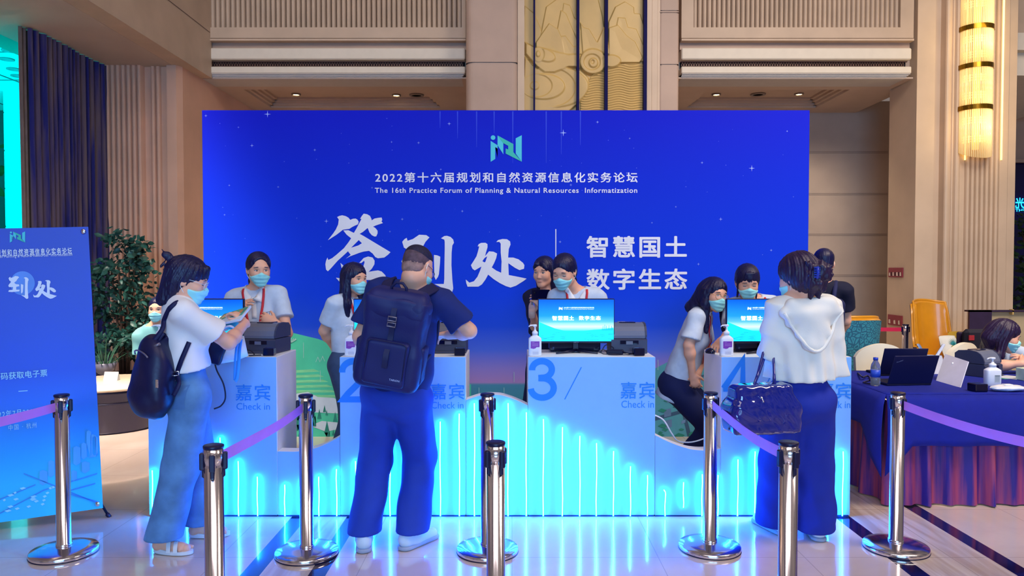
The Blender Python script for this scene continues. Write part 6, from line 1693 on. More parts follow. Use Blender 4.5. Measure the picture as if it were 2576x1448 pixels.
    def glasses(s, rim=M_rimg, r=.024, sq=2.0):
        m = MB(); ml = MB()
        for sx in (-1, 1):
            pts = []
            for q in range(24):
                a = 2 * PI * q / 24; ca, sa = math.cos(a), math.sin(a)
                pts.append(s.X(sx * .034 + r * math.copysign(abs(ca) ** (2 / sq), ca), .100 - .006 * abs(.034 + sx * 0 + r * ca * sx - .034) / r, -.004 + r * .86 * math.copysign(abs(sa) ** (2 / sq), sa)))
            m.tube(pts, .0015, 6, closed=True); c = s.X(sx * .034, .100, -.004); ml.add([c] + pts, [(0, i + 1, (i + 1) % 24 + 1) for i in range(24)])
            m.tube([s.X(sx * .058, .095, .002), s.X(sx * .074, .04, .006), s.X(sx * .081, -.012, .004), s.X(sx * .080, -.030, -.010)], .0014, 6)
        m.tube([s.X(-.011, .101, .0), s.X(0, .104, .004), s.X(.011, .101, .0)], .0014, 6)
        o = m.build('glasses', rim, s.t); ml.build('lens', M_lens, o, fix=False); return o
    def hair_cap(s, S, g=.012, front=.058, side=-.03, nape=-.07):
        """skull cap of hair; carve the face afterwards with carve()"""
        X, k, R = s.X, s.hs, s.HR
        S.ell(X(0, -.018, .038), [(.074 + g) * k, (.094 + g) * k, (.080 + g) * k], R, .02); S.ell(X(0, -.045, -.02), [(.066 + g) * k, (.060 + g) * k, (.075 + g * .6) * k], R, .03)
    def strands(s, amp=.003, n=46, axis=None):
        Hn, r, f, u = A3(s.H), A3(s.r), A3(s.f), A3(s.u)
        def post(D, X_, Y_, Z_):
            qx, qy, qz = X_ - Hn[0], Y_ - Hn[1], Z_ - Hn[2]
            a = qx * r[0] + qy * r[1] + qz * r[2]; b = qx * f[0] + qy * f[1] + qz * f[2]; c = qx * u[0] + qy * u[1] + qz * u[2]
            th = np.arctan2(a, b - .01)
            return D + amp * np.sin(th * n + 2.2 * np.sin(c * 26) + 3 * np.sin(th * 5)) * np.clip(np.sqrt(a * a + b * b) / .06, 0, 1) + amp * .6 * np.sin(th * n * .43 + 5 * c + 1)
        return post
    def shirt(s, m, name='shirt', g=.012, hem=.06, sleeve=.62, sl_r=(.062, .070), res=.0075, amp=.0045, seed=0.0, collar_cut=None, hip_r=None, wid=1.12, bust=True, extra=None, sleeves=(1, -1), neck_r=.062, k=.05, zones=((), (), ())):
        S = Sdf(); s.torso_prims(S, g, hem, wid, k, bust, hip_r); Pn = s.pel; u = s.su
        for sd in sleeves:
            a, e = s.sh[sd], s.el[sd]; S.cap(a - (e - a) * .05, a.lerp(e, sleeve) if sleeve <= 1 else e, sl_r[0] * s.bw, sl_r[1] * s.bw, .035, cut=True)
            S.ell(a, (sl_r[0] * s.bw * .94,) * 3, None, .03)
            if sleeve > 1: S.cap(e, e.lerp(s.wr[sd], sleeve - 1), sl_r[1] * s.bw, sl_r[1] * s.bw * .85, .03, cut=True)
        if extra: extra(S)
        fo = folds(amp, 34, seed); hemz = A3(Pn - u * hem); un = A3(u); Nn = A3(s.N); nd = A3((s.su * .9 + (s.N - s.pel).normalized() * .1 + s.tf * .25).normalized())
        sls = [(A3(s.sh[sd].lerp(s.el[sd], sleeve)), A3((s.el[sd] - s.sh[sd]).normalized())) for sd in sleeves if sleeve <= 1]
        def post(D, X_, Y_, Z_):
            D = fo(D, X_, Y_, Z_)
            hh = (X_ - hemz[0]) * un[0] + (Y_ - hemz[1]) * un[1] + (Z_ - hemz[2]) * un[2]
            D = np.maximum(D, -hh)
            # neck opening
            q = [X_ - Nn[0], Y_ - Nn[1], Z_ - Nn[2]]; ax_ = q[0] * nd[0] + q[1] * nd[1] + q[2] * nd[2]
            rad = np.sqrt(np.maximum(q[0] ** 2 + q[1] ** 2 + q[2] ** 2 - ax_ ** 2, 0))
            D = np.maximum(D, np.minimum(neck_r * s.bw - rad, ax_ + .06)) if collar_cut is None else D
            return D
        return sdf_obj(name, S, m, s.t, res=res, post=post, relax=2, zones=zones)
    def trousers(s, m, name='trousers', g=.012, r=(.098, .078, .075), hem=.05, top=.10, res=.0085, amp=.004, seed=0.0, flare=None, cut_z=None):
        S = Sdf(); P_, u = s.pel, s.su
        S.cap(P_ + u * top, P_ - u * .02, .122 * s.bw + g, .138 * s.bw + g, .04, (s.tf, 1.35)); S.cap(s.hip[-1], s.hip[1], .092 + g, None, .05)
        S.ell(P_ - s.tf * .045 - u * .05, (.13 + g, .09 + g, .10), np.array([s.tr, s.tf, u]), .05)
        for sd in s.kn:
            a, kn, an = s.hip[sd], s.kn[sd], s.an[sd]; e = an + (kn - an).normalized() * (hem - .05); S.cap(a - Vector((0, 0, .02)), kn, r[0] + g, r[1] + g, .035); S.cap(kn, e, r[1] + g, r[2] + g, .03, cut=False)
        fo = folds(amp, 26, seed, .5); tp = A3(P_ + u * top); un = A3(u); cz = cut_z if cut_z is not None else min(a.z for a in s.an.values()) + hem - .05
        def post(D, X_, Y_, Z_):
            D = fo(D, X_, Y_, Z_); hh = (X_ - tp[0]) * un[0] + (Y_ - tp[1]) * un[1] + (Z_ - tp[2]) * un[2]
            return np.maximum(np.maximum(D, hh), cz - Z_)
        return sdf_obj(name, S, m, s.t, res=res, post=post)
    def shoe(s, sd, m=M_shoe, sole=M_sole, L=.25):
        an, f = s.an[sd], s.toe[sd]; g0 = Vector((an.x, an.y, 0)); S = Sdf(); R = Vector((f.y, -f.x, 0))
        S.cap(g0 - f * .045 + Vector((0, 0, .05)), g0 + f * .02 + Vector((0, 0, .055)), .042, .044, .03); S.cap(g0 + f * .02 + Vector((0, 0, .045)), g0 + f * (L - .09) + Vector((0, 0, .030)), .045, .036, .03, (R, 1.0)); S.cap(g0 - f * .05 + Vector((0, 0, .06)), g0 - f * .04 + Vector((0, 0, .10)), .036, .038, .02)
        def post(D, X_, Y_, Z_): return np.maximum(D, .018 - Z_)
        o = sdf_obj('shoe', S, m, s.t, res=.006, post=post)
        S = Sdf(); S.cap(g0 - f * .048 + Vector((0, 0, .012)), g0 + f * (L - .088) + Vector((0, 0, .012)), .046, .043, .02)
        sdf_obj('sole', S, sole, o, res=.006, post=lambda D, X_, Y_, Z_: np.maximum(np.maximum(D, Z_ - .024), .002 - Z_ + 0 * X_))
        return o
    def surf(s, objs):
        """hit finder over worn meshes, in world space"""
        from mathutils.bvhtree import BVHTree
        T = WM[s.t.name]; trees = []
        for o in objs:
            vs = [T @ v.co for v in o.data.vertices]; trees.append(BVHTree.FromPolygons(vs, [tuple(p.vertices) for p in o.data.polygons]))
        def hit(p, d, off=.004):
            d = Vector(d).normalized(); best = None
            for t in trees:
                h = t.ray_cast(Vector(p) - d * .35, d, .7)
                if h[0] is not None and (best is None or h[3] < best[1]): best = (h[0], h[3])
            return (best[0] if best else Vector(p)) - d * off
        return hit
    def ribbon(s, m, pts, hw, hit, d, off, across=None):
        rows = []
        for i, p in enumerate(pts):
            t = (pts[min(i + 1, len(pts) - 1)] - pts[max(i - 1, 0)]).normalized(); w = t.cross(Vector(d)).normalized() * hw
            rows.append([hit(p - w, d, off), hit(p, d, off), hit(p + w, d, off)])
        m.grid(rows)
    def polo_details(s, worn=None, lany=True, badge=True):
        """white collar, placket and red lanyard laid on the shirt"""
        worn = worn or [o for o in s.t.children if o.name.split('.')[0] in ('polo_shirt', 'body')]
        hit = s.surf(worn); hs_ = s.surf([o for o in worn if not o.name.startswith('body')]); N, u, f, r = s.N, s.su, s.tf, s.tr; k = s.h / 1.66
        def solid(o, th): md = o.modifiers.new('Solidify', 'SOLIDIFY'); md.thickness = th; md.offset = 1; return o
        at = lambda x, z: N + r * x * k + u * z * k + f * .05
        m = MB()
        for sd in (-1, 1):
            rows = []
            for j in range(7):
                v = j / 6; a = Vector((.064 - .052 * v, .040 - .078 * v)); b = Vector((.092 - .036 * v, .012 - .100 * v)); rows.append([hit(at(sd * (a.x + (b.x - a.x) * w), a.y + (b.y - a.y) * w), -f, .005 + .004 * (1 - abs(2 * w - 1))) for w in (0, .33, .66, 1)])
            m.grid(rows)
        rows = []
        for z, rad in ((.052, .058), (.046, .066), (.010, .082)):
            ro = []
            for i in range(21):
                a = PI + (-1 + 2 * i / 20) * 1.75; c = N + u * z * k + r * math.sin(a) * rad * 1.08 * k + f * (math.cos(a) * rad - .004) * k; ro.append(c)
            rows.append(ro)
        m.grid(rows); solid(m.build('collar', M_collar, s.t, fix=False), .003)
        m = MB(); s.ribbon(m, [at(0, -.040 - .15 * v / 6) for v in range(7)], .017, hs_, -f, .004); solid(m.build('placket', M_collar, s.t, fix=False), .002)
        if lany:
            m = MB()
            for sd in (-1, 1):
                pts = [at(sd * .072, .030), at(sd * .074, .0), at(sd * .070, -.04), at(sd * .060, -.11), at(sd * .044, -.20), at(sd * .020, -.31), at(sd * .004, -.37)]; P_ = []
                for i in range(len(pts) - 1):
                    for q in range(3): P_.append(pts[i].lerp(pts[i + 1], q / 3))
                s.ribbon(m, P_ + [pts[-1]], .0085, hs_, -f, .012)
                m.tube([N + r * sd * .072 * k + u * .03 * k + f * .03, N + r * sd * .062 * k + u * .040 * k - f * .02, N - f * .065 + u * .040 * k + r * sd * .01], .006, 6)
            o = solid(m.build('lanyard', M_lany, s.t, fix=False), .002)
            if badge:
                m2 = MB(); c = hs_(at(0, -.42), -f, .014); m2.prism([(-.035, -.055), (.035, -.055), (.035, .055), (-.035, .055)], c, r, u, f * .003); m2.build('badge', M_collar, o)
        return hit
# ================================================================== STAFF BEHIND THE COUNTERS
def carve(p, S, top=.066, w=.070, y=.100, d=.075, drop=.10, k=.012, x=0.0):
    S.ell(p.X(x, y, top - drop), [w * p.hs, d * p.hs, drop * p.hs], p.HR, k, 's')
def face_dir(yaw, pitch=0.0):
    d = ydir(yaw); return Vector((d.x * math.cos(math.radians(pitch)), d.y * math.cos(math.radians(pitch)), math.sin(math.radians(pitch))))
def plain_legs(p, gap=.11, toe=None):
    for sd in (-1, 1): p.leg(sd, p.base + p.tr * sd * gap + Vector((0, 0, .085)), toe=toe)

# -- woman with red lanyard, counter 1
H0 = P(651, 677, 5.44)
p = Person('woman with pulled-back hair and red lanyard gesturing behind counter 1', (H0.x - .0, 5.50), 1.69, face_dir(150, -8), ydir(174), H0, neck=P(644, 733, 5.50))
p.head()
p.arm(-1, P(694, 812, 5.27), hint=(.6, .0, -.8), elbow=P(722, 838, 5.40), fd=(-.82, -.2, .42), pn=(.2, -.9, .3), curl=.75, thumb_side=-1)
p.arm(1, P(598, 784, 5.20), elbow=P(566, 814, 5.42), fd=(.65, -.3, .6), pn=(-.3, -.6, .7), curl=.5)
plain_legs(p); p.body(); p.eyes(look=(-.3, -.3)); p.mask()
p.shirt(M_polo, 'polo_shirt', seed=1.0, hem=.10, sl_r=(.054, .072), amp=.004); p.polo_details(); p.trousers(M_navyt)
S = Sdf(); p.hair_cap(S, .011); carve(p, S, .092, .062); S.cap(p.X(.0, -.10, -.03), p.X(.02, -.125, -.10), .028, .026, .03); S.cap(p.X(.02, -.125, -.10), p.X(.03, -.10, -.21), .026, .012, .02)
sdf_obj('hair', S, M_hair, p.t, res=.0055, post=p.strands(.0018, 52)); [p.shoe(sd) for sd in (-1, 1)]
_h = p.surf([o for o in p.t.children if o.name.startswith('polo')])
_pl = Plane(_h(p.N - p.su * .165 - p.tr * .085, -p.tf, .004), -p.tr, p.su)
fit_text(_pl, 'DIST', (-.022, -.008, .030, .012), mat('navy_print', '#101c70', .6), p.t, .001, lift=.004, name='chest_print')

# -- woman with long loose hair, counter 2
H0 = P(893, 700, 5.80)
p = Person('woman with long loose hair and mask standing side-on behind counter 2', (H0.x - .06, 5.86), 1.62, face_dir(128, -6), ydir(120), H0, neck=P(876, 752, 5.86))
p.head(); p.arm(1, P(842, 878, 5.95), elbow=P(815, 832, 5.78), fd=(.8, .4, -.3), pn=(-.3, -.7, -.2), curl=.5); p.arm(-1, P(890, 885, 5.86), elbow=P(905, 835, 6.0), no_hand=False)
plain_legs(p); p.body(); p.eyes(look=(.4, 0)); p.mask()
p.shirt(M_polo, 'polo_shirt', seed=2.0, hem=.07, sl_r=(.053, .070), sleeve=.72, amp=.004); p.polo_details(badge=False); p.trousers(mat('grey_blue_jeans', '#3a5076', .85, var=.12, scale=20), r=(.095, .075, .072))
S = Sdf(); p.hair_cap(S, .014); carve(p, S, .060, .058, .105); carve(p, S, .04, .05, .13, .06, .16)
S.cap(p.X(0, -.075, .02), p.X(0, -.085, -.16), .078, .070, .03, (p.f, 1.6)); S.cap(p.X(0, -.085, -.16), p.X(.01, -.07, -.33), .068, .035, .03, (p.f, 1.8))
S.cap(p.X(.068, -.01, .03), p.X(.078, .010, -.20), .030, .034, .03); S.cap(p.X(.078, .010, -.20), p.X(.072, .035, -.36), .034, .014, .03)
S.cap(p.X(-.068, -.01, .03), p.X(-.080, .0, -.18), .026, .028, .03)
sdf_obj('hair', S, M_hair, p.t, res=.006, post=p.strands(.0026, 40)); [p.shoe(sd) for sd in (-1, 1)]

# -- woman without a mask holding phone and bottle, behind counter 3
H0 = P(1368, 683, 5.98)
p = Person('woman without mask in a dark top holding a phone and bottle behind counter 3', (H0.x + .05, 6.06), 1.64, face_dir(208, -8), ydir(205), H0, neck=P(1381, 738, 6.04))
p.head(); p.arm(1, P(1339, 783, 5.72), elbow=P(1350, 833, 5.92), fd=(.35, -.35, .5), pn=(-.85, -.4, .1), curl=1.0, thumb_side=1)
p.arm(-1, P(1366, 772, 5.66), elbow=P(1440, 832, 5.9), fd=(-.55, -.1, .65), pn=(.5, -.75, .2), curl=.55)
plain_legs(p); p.body(); p.eyes(look=(-.2, -.6))
m = MB(); m.tube([p.X(x, .0930 - abs(x) * .32, -.071) for x in (-.020, -.009, 0, .009, .020)], [.0015, .0042, .0045, .0042, .0015], 8); m.build('lips', M_lip, p.t)
p.shirt(mat('dark_navy_top', '#10143c', .85, var=.1, bump=.05, bscale=150), 'dark_top', seed=3.0, hem=.08, sleeve=1.25, sl_r=(.062, .058), amp=.004, neck_r=.066); p.trousers(M_navyt)
m = MB(); m.grid([[p.N + p.su * (.02 - .05 * v) + p.tf * (.045 + .05 * v) + p.tr * x * (1 - .5 * v) for x in (-.05, -.025, 0, .025, .05)] for v in (0, .5, 1)]); m.build('inner_collar', M_collar, p.t, fix=False)
m = MB(); m.tube([p.N + p.tr * .065 + p.su * .02, p.N + p.tf * .09 - p.su * .06 + p.tr * .055, p.N + p.tf * .145 - p.su * .2 + p.tr * .02], .005, 6); m.build('lanyard', M_lany, p.t)
S = Sdf(); p.hair_cap(S, .012); carve(p, S, .060, .060); S.cap(p.X(0, -.08, .0), p.X(0, -.085, -.20), .070, .055, .03, (p.f, 1.5)); S.cap(p.X(.066, -.02, .03), p.X(.070, -.03, -.16), .020, .018, .03); S.cap(p.X(-.066, -.01, .03), p.X(-.072, -.02, -.18), .024, .022, .03)
S.cap(p.X(-.03, .075, .075), p.X(-.055, .068, .035), .014, .012, .02); S.cap(p.X(.03, .078, .075), p.X(.05, .070, .045), .012, .010, .02)
sdf_obj('hair', S, M_hair, p.t, res=.0055, post=p.strands(.0022, 44)); [p.shoe(sd) for sd in (-1, 1)]
ph = thing('phone', 'dark phone held up by the unmasked woman behind counter 3', 'phone', P(1360, 741, 5.60))
c = P(1360, 741, 5.60); m = MB(); m.box(-.040, .040, -.004, .004, -.072, .072, .004, Matrix.Translation(c) @ Matrix.Rotation(math.radians(-18), 4, 'Z') @ Matrix.Rotation(math.radians(90), 4, 'Y') @ Matrix.Rotation(.0, 4, 'X')); m.build('phone_body', M_gloss, ph)
m = MB(); m.lathe([(.006, 0), (.006, .003), (0, .003)], c + Vector((-.045, -.004, .015)), 12, Matrix.Rotation(PI / 2, 3, 'X')); m.build('camera_eye', M_black, ph)
b_ = thing('drink_bottle', 'small clear bottle in the hand of the unmasked woman behind counter 3', 'bottle', P(1337, 800, 5.66)); c = P(1338, 800, 5.66)
m = MB(); m.lathe([(.022, 0), (.026, .01), (.026, .09), (.02, .115), (.011, .125), (.011, .14)], c, 18); m.build('bottle_body', M_clear, b_); m = MB(); m.lathe([(.014, .135), (.014, .155), (0, .156)], c, 16); m.build('cap', mat('blue_cap', '#1c40c0', .4), b_)

# -- woman looking down at counter 3
H0 = P(1419, 682, 5.40)
p = Person('woman in mask looking down behind the monitor of counter 3', (P(1450, 800, 5.5).x, 5.50), 1.66, face_dir(208, -24), ydir(186), H0, neck=P(1452, 737, 5.52))
p.head(); p.arm(1, P(1410, 862, 5.18), elbow=P(1372, 835, 5.46), fd=(.3, -.8, -.2), curl=.5); p.arm(-1, P(1490, 862, 5.18), elbow=P(1523, 838, 5.48), fd=(-.3, -.8, -.2), curl=.5)
plain_legs(p); p.body(); p.eyes(look=(0, -.8), down=True); p.mask()
p.shirt(M_polo, 'polo_shirt', seed=4.0, hem=.09, sl_r=(.054, .072), amp=.004); p.polo_details(badge=False); p.trousers(M_navyt)
S = Sdf(); p.hair_cap(S, .012); carve(p, S, .068, .064); S.cap(p.X(-.0, -.09, -.05), p.X(-.01, -.11, -.12), .034, .028, .03)
sdf_obj('hair', S, M_hair, p.t, res=.0055, post=p.strands(.0018, 50)); [p.shoe(sd) for sd in (-1, 1)]

# -- woman with glasses leaning over to see the screen of counter 4
H0 = P(1797, 740, 5.44)
p = Person('woman with round glasses and long hair leaning towards the monitor of counter 4', (P(1722, 900, 5.62).x, 5.62), 1.64, face_dir(158, -8), ydir(112), H0, pelvis=P(1708, 955, 5.62), neck=P(1764, 785, 5.55), fup=(.15, 0, 1), bw=.96)
p.head(); p.arm(1, P(1742, 940, 5.40), elbow=P(1733, 868, 5.36), fd=(.25, -.1, -.9), pn=(-.4, -.85, .0), curl=.8); p.arm(-1, P(1756, 940, 5.50), elbow=P(1775, 872, 5.78), fd=(-.25, -.4, -.85), pn=(.5, -.7, .2), curl=.8)
plain_legs(p, .09, ydir(120)); p.body(); p.eyes(look=(.4, 0)); p.mask(drop=-.004); p.glasses()
p.shirt(M_polo, 'polo_shirt', seed=5.0, hem=.15, sl_r=(.054, .078), sleeve=.80, amp=.005, wid=1.25, hip_r=.168); p.polo_details(badge=False); p.trousers(M_navyt)
S = Sdf(); p.hair_cap(S, .014); carve(p, S, .056, .060); S.cap(p.X(0, -.075, .02), p.X(.0, -.09, -.15), .078, .070, .03, (p.f, 1.5)); dn = Vector((0, 0, -1))
for sx, L_, yy in ((1, .20, .0), (-1, .17, .0)):
    a = p.X(sx * .070, -.005, .02); b = a + dn * .10 + p.r * sx * .010; S.cap(a, b, .026, .032, .03); S.cap(b, b + dn * L_ + p.f * .01, .032, .018, .03)
a = p.X(0, -.10, -.08); S.cap(a, a + dn * .20, .06, .035, .04); a = p.X(.03, -.06, .0); S.cap(a, P(1738, 772, 5.56), .075, .040, .04); S.cap(P(1738, 772, 5.56), P(1752, 800, 5.44), .040, .015, .03)
sdf_obj('hair', S, M_hair, p.t, res=.006, post=p.strands(.0026, 40)); [p.shoe(sd) for sd in (-1, 1)]

# -- woman with fringe behind the monitor of counter 4
H0 = P(1880, 708, 5.36)
p = Person('woman with a fringe and mask looking down behind the monitor of counter 4', (P(1900, 800, 5.5).x, 5.50), 1.63, face_dir(186, -22), ydir(178), H0, neck=P(1893, 757, 5.48))
p.head(); p.arm(1, P(1812, 858, 5.00), elbow=P(1838, 842, 5.28), fd=(-.45, -.75, -.25), pn=(-.1, -.3, .95), curl=.55); p.arm(-1, P(1960, 865, 5.2), elbow=P(1985, 838, 5.46), fd=(-.4, -.8, -.2), curl=.5)
plain_legs(p); p.body(); p.eyes(look=(0, -.8), down=True); p.mask()
p.shirt(M_polo, 'polo_shirt', seed=6.0, hem=.09, sl_r=(.054, .072), amp=.004); p.polo_details(badge=False); p.trousers(M_navyt)
S = Sdf(); p.hair_cap(S, .013); carve(p, S, .060, .058); S.cap(p.X(.064, .02, .03), p.X(.068, .03, -.11), .014, .007, .02); S.cap(p.X(-.064, .02, .03), p.X(-.068, .03, -.12), .014, .006, .02)
for i in range(9): x = -.046 + .0115 * i; S.cap(p.X(x * .6, .070, .092), p.X(x * .85, .088 - abs(x) * .3, .055), .009, .007, .006); S.cap(p.X(x * .85, .088 - abs(x) * .3, .055), p.X(x, .0935 - abs(x) * .4, .012 + .006 * (i % 3)), .0065, .0025, .003)
S.cap(p.X(0, -.09, -.02), p.X(0, -.12, -.10), .036, .028, .03)
sdf_obj('hair', S, M_hair, p.t, res=.005, post=p.strands(.0018, 50)); [p.shoe(sd) for sd in (-1, 1)]

# -- man in black with a backpack, further back on the right
H0 = P(2072, 662, 6.4)
p = Person('man in black with a backpack standing with his back turned beyond counter 4', (H0.x - .02, 6.45), 1.72, face_dir(18, -6), ydir(15), H0, neck=P(2068, 718, 6.38), bw=1.06)
M_blk = mat('black_cloth', '#0c0e2c', .85, var=.1, bump=.05, bscale=150)
p.head(female=False); p.arm(1, P(2118, 835, 6.66), elbow=P(2128, 806, 6.42), no_hand=False); p.arm(-1)
plain_legs(p); p.body(bust=False); p.shirt(M_blk, 'black_shirt', seed=7.0, hem=.10, sl_r=(.060, .076), amp=.004, bust=False); p.trousers(M_blk)
m = MB(); m.tube([p.N + p.tr * .06 + p.su * .03 - p.tf * .01, p.N - p.tf * .055 + p.su * .03, p.N - p.tr * .06 + p.su * .03 - p.tf * .01], .007, 6); m.build('lanyard', M_lany, p.t)
S = Sdf(); S.ell(p.X(0, -.022, .042), [.082 * p.hs, .098 * p.hs, .084 * p.hs], p.HR, .02); S.ell(p.X(0, -.05, -.02), [.068 * p.hs, .058 * p.hs, .06 * p.hs], p.HR, .03); carve(p, S, .07, .07)
sdf_obj('hair', S, M_hair, p.t, res=.006, post=p.strands(.0014, 60)); m = MB(); m.tube([p.X(.083, -.03, .0), p.X(.074, .02, -.06)], .002, 6); m.tube([p.X(.083, -.03, .0), p.X(.072, .02, -.03)], .002, 6); m.build('ear_loop', M_maskl, p.t); [p.shoe(sd, M_blk) for sd in (-1, 1)]
bp_ = thing('backpack', 'dark backpack on the man in black beyond counter 4', 'backpack', p.N - p.su * .3 - p.tf * .25)
S = Sdf(); cc = p.N - p.su * .29 - p.tf * .215; S.box(cc, (.11, .035, .17), np.array([p.tr, p.tf, p.su]), .045, .02); sdf_obj('pack_body', S, mat('dark_slate_cloth', '#1a2050', .8, var=.1), bp_, res=.009, post=folds(.004, 30, 2))
m = MB(); m.grid([[cc + p.su * (.17 + .01 * j) - p.tf * .06 + p.tr * x for x in (-.1, .1)] for j in (0, 1)]); m.tube([cc + p.su * .19 - p.tf * .075 + p.tr * .10, cc + p.su * .185 - p.tf * .078 - p.tr * .10], .006, 6); m.build('tan_piping', mat('tan_trim', '#9a5a38', .6), bp_)
for sd in (-1, 1):
    m = MB(); pts = [cc + p.su * .19 + p.tr * sd * .07 + p.tf * .03, p.N + p.tr * sd * .105 + p.su * .035 - p.tf * .02, p.N + p.tr * sd * .115 - p.su * .02 + p.tf * .10, p.N + p.tr * sd * .12 - p.su * .20 + p.tf * .155, cc + p.tr * sd * .14 - p.su * .12 + p.tf * .10]
    m.tube(pts, [.018, .022, .022, .016, .010], 8); m.build('shoulder_strap', mat('dark_slate_cloth', '#1a2050', .8), bp_)

# -- person half hidden behind the ponytailed woman
H0 = P(397, 778, 6.1)
p = Person('person in mask and pale teal shirt half hidden behind the woman with the backpack', (H0.x + .07, 6.2), 1.40, face_dir(172, -2), ydir(175), H0, neck=P(392, 824, 6.16))
p.head(female=False); p.arm(1); p.arm(-1); plain_legs(p, .06); p.body(bust=False); p.eyes(); p.mask(); p.shirt(mat('pale_teal_shirt', '#7cc0c4', .85, var=.05), 'shirt', seed=8.0, hem=.08, bust=False); p.trousers(M_navyt)
S = Sdf(); p.hair_cap(S, .010); carve(p, S, .066, .066); sdf_obj('hair', S, M_hair, p.t, res=.0065, post=p.strands(.0015, 50)); [p.shoe(sd) for sd in (-1, 1)]
# ================================================================== VISITORS IN FRONT OF THE COUNTERS
def ground(px, py, z=0.0): return G(px, py, z)
def slab(m, c, ex_, ey_, ez_, w, h, d, bev=0.0):
    """box in a free frame: half sizes w, h, d along ex, ey, ez"""
    M_ = Matrix((ex_, ey_, ez_)).transposed().to_4x4(); M_.translation = Vector(c); m.box(-w, w, -h, h, -d, d, bev, M_)

# ---- man with the backpack at counter 2
g1, g2 = ground(916, 1378), ground(1036, 1374)
H0 = P(1051, 672, 4.06)
M_tee = mat('navy_tee', '#16276e', .88, var=.06, bump=.06, bscale=180); M_trs = mat('blue_black_trousers', '#1a3cae', .8, var=.06, bump=.05, bscale=120)
man = p = Person('man with shaved neck and navy backpack standing before counter 2', ((g1.x + g2.x) / 2, (g1.y + g2.y) / 2), 1.73, face_dir(28, -26), ydir(4), H0, pelvis=P(999, 978, 4.15), neck=P(1036, 731, 4.08), bw=1.08, sw=.100, hs=.92)
p.head(female=False)
p.arm(1, P(1128, 842, 4.32), elbow=P(1180, 832, 4.10), fd=(-.8, .55, -.1), pn=(.2, .3, .95), curl=.6); p.arm(-1, P(918, 868, 4.36), elbow=P(907, 846, 4.06), fd=(.6, .7, 0), pn=(-.3, .2, .95), curl=.6)
p.leg(-1, (g1.x, g1.y, .085), toe=ydir(-10), hint=ydir(0)); p.leg(1, (g2.x, g2.y, .085), toe=ydir(38), hint=ydir(10)); p.body(bust=False)
p.shirt(M_tee, 't_shirt', g=.014, hem=.03, sleeve=.76, sl_r=(.066, .080), amp=.006, seed=11.0, bust=False, wid=1.25, neck_r=.056, hip_r=.165); p.trousers(M_trs, g=.016, r=(.098, .080, .076), amp=.009, seed=2.0, cut_z=.088)
for sd in (-1, 1):
    sh = p.shoe(sd, mat('pale_knit_shoe', '#c8dcf0', .6, var=.05), M_sole)
    m = MB(); a = Vector((p.an[sd].x, p.an[sd].y, 0)) - p.toe[sd] * .082; r = Vector((p.toe[sd].y, -p.toe[sd].x, 0)); m.grid([[a + Vector((0, 0, z)) + p.toe[sd] * (z * .12) + r * x for x in (-.011, .011)] for z in (.03, .06, .09, .118)]); m.build('heel_tab', mat('lilac_tab', '#a8a4dc', .6), sh)
S = Sdf(); S.ell(p.X(0, -.016, .052), [.077 * p.hs, .097 * p.hs, .072 * p.hs], p.HR, .02); carve(p, S, .078, .07, .115)
Hn, un = A3(p.H), A3((p.u * .9 - p.f * .2).normalized())
sdf_obj('hair', S, mat('cropped_black_hair', '#1a1638', .7, var=.5, scale=120), p.t, res=.005, post=lambda D, X_, Y_, Z_: np.maximum(D, .038 + .007 * np.sin(X_ * 310 + 2 * np.sin(Z_ * 200)) * np.sin(Y_ * 290 + 2 * np.sin(X_ * 170)) - ((X_ - Hn[0]) * un[0] + (Y_ - Hn[1]) * un[1] + (Z_ - Hn[2]) * un[2])))
S = Sdf(); S.ell(p.X(0, -.020, .034), [.0760 * p.hs, .0965 * p.hs, .082 * p.hs], p.HR, .02); S.ell(p.X(0, -.050, -.02), [.064 * p.hs, .056 * p.hs, .062 * p.hs], p.HR, .02); carve(p, S, .10, .085, .10, .088, .13)
jag = lambda lo: (lambda D, X_, Y_, Z_: np.maximum(D, lo + .009 * np.sin(X_ * 260 + 2 * np.sin(Z_ * 180)) * np.sin(Y_ * 240 + 2 * np.sin(X_ * 150)) - ((X_ - Hn[0]) * un[0] + (Y_ - Hn[1]) * un[1] + (Z_ - Hn[2]) * un[2])))
sdf_obj('stubble', S, mat('shaved_scalp', '#5a4450', .75, var=.35, scale=40), p.t, res=.005, post=jag(.004))
S2 = Sdf(); S2.ell(p.X(0, -.020, .034), [.0752 * p.hs, .0957 * p.hs, .0812 * p.hs], p.HR, .02); S2.ell(p.X(0, -.050, -.02), [.063 * p.hs, .055 * p.hs, .061 * p.hs], p.HR, .02); carve(p, S2, .10, .085, .10, .088, .13)
sdf_obj('faded_stubble', S2, mat('faded_scalp', '#a07c74', .7, var=.3, scale=40), p.t, res=.005, post=jag(-.045))
p.mask(); p.glasses(M_rimd)
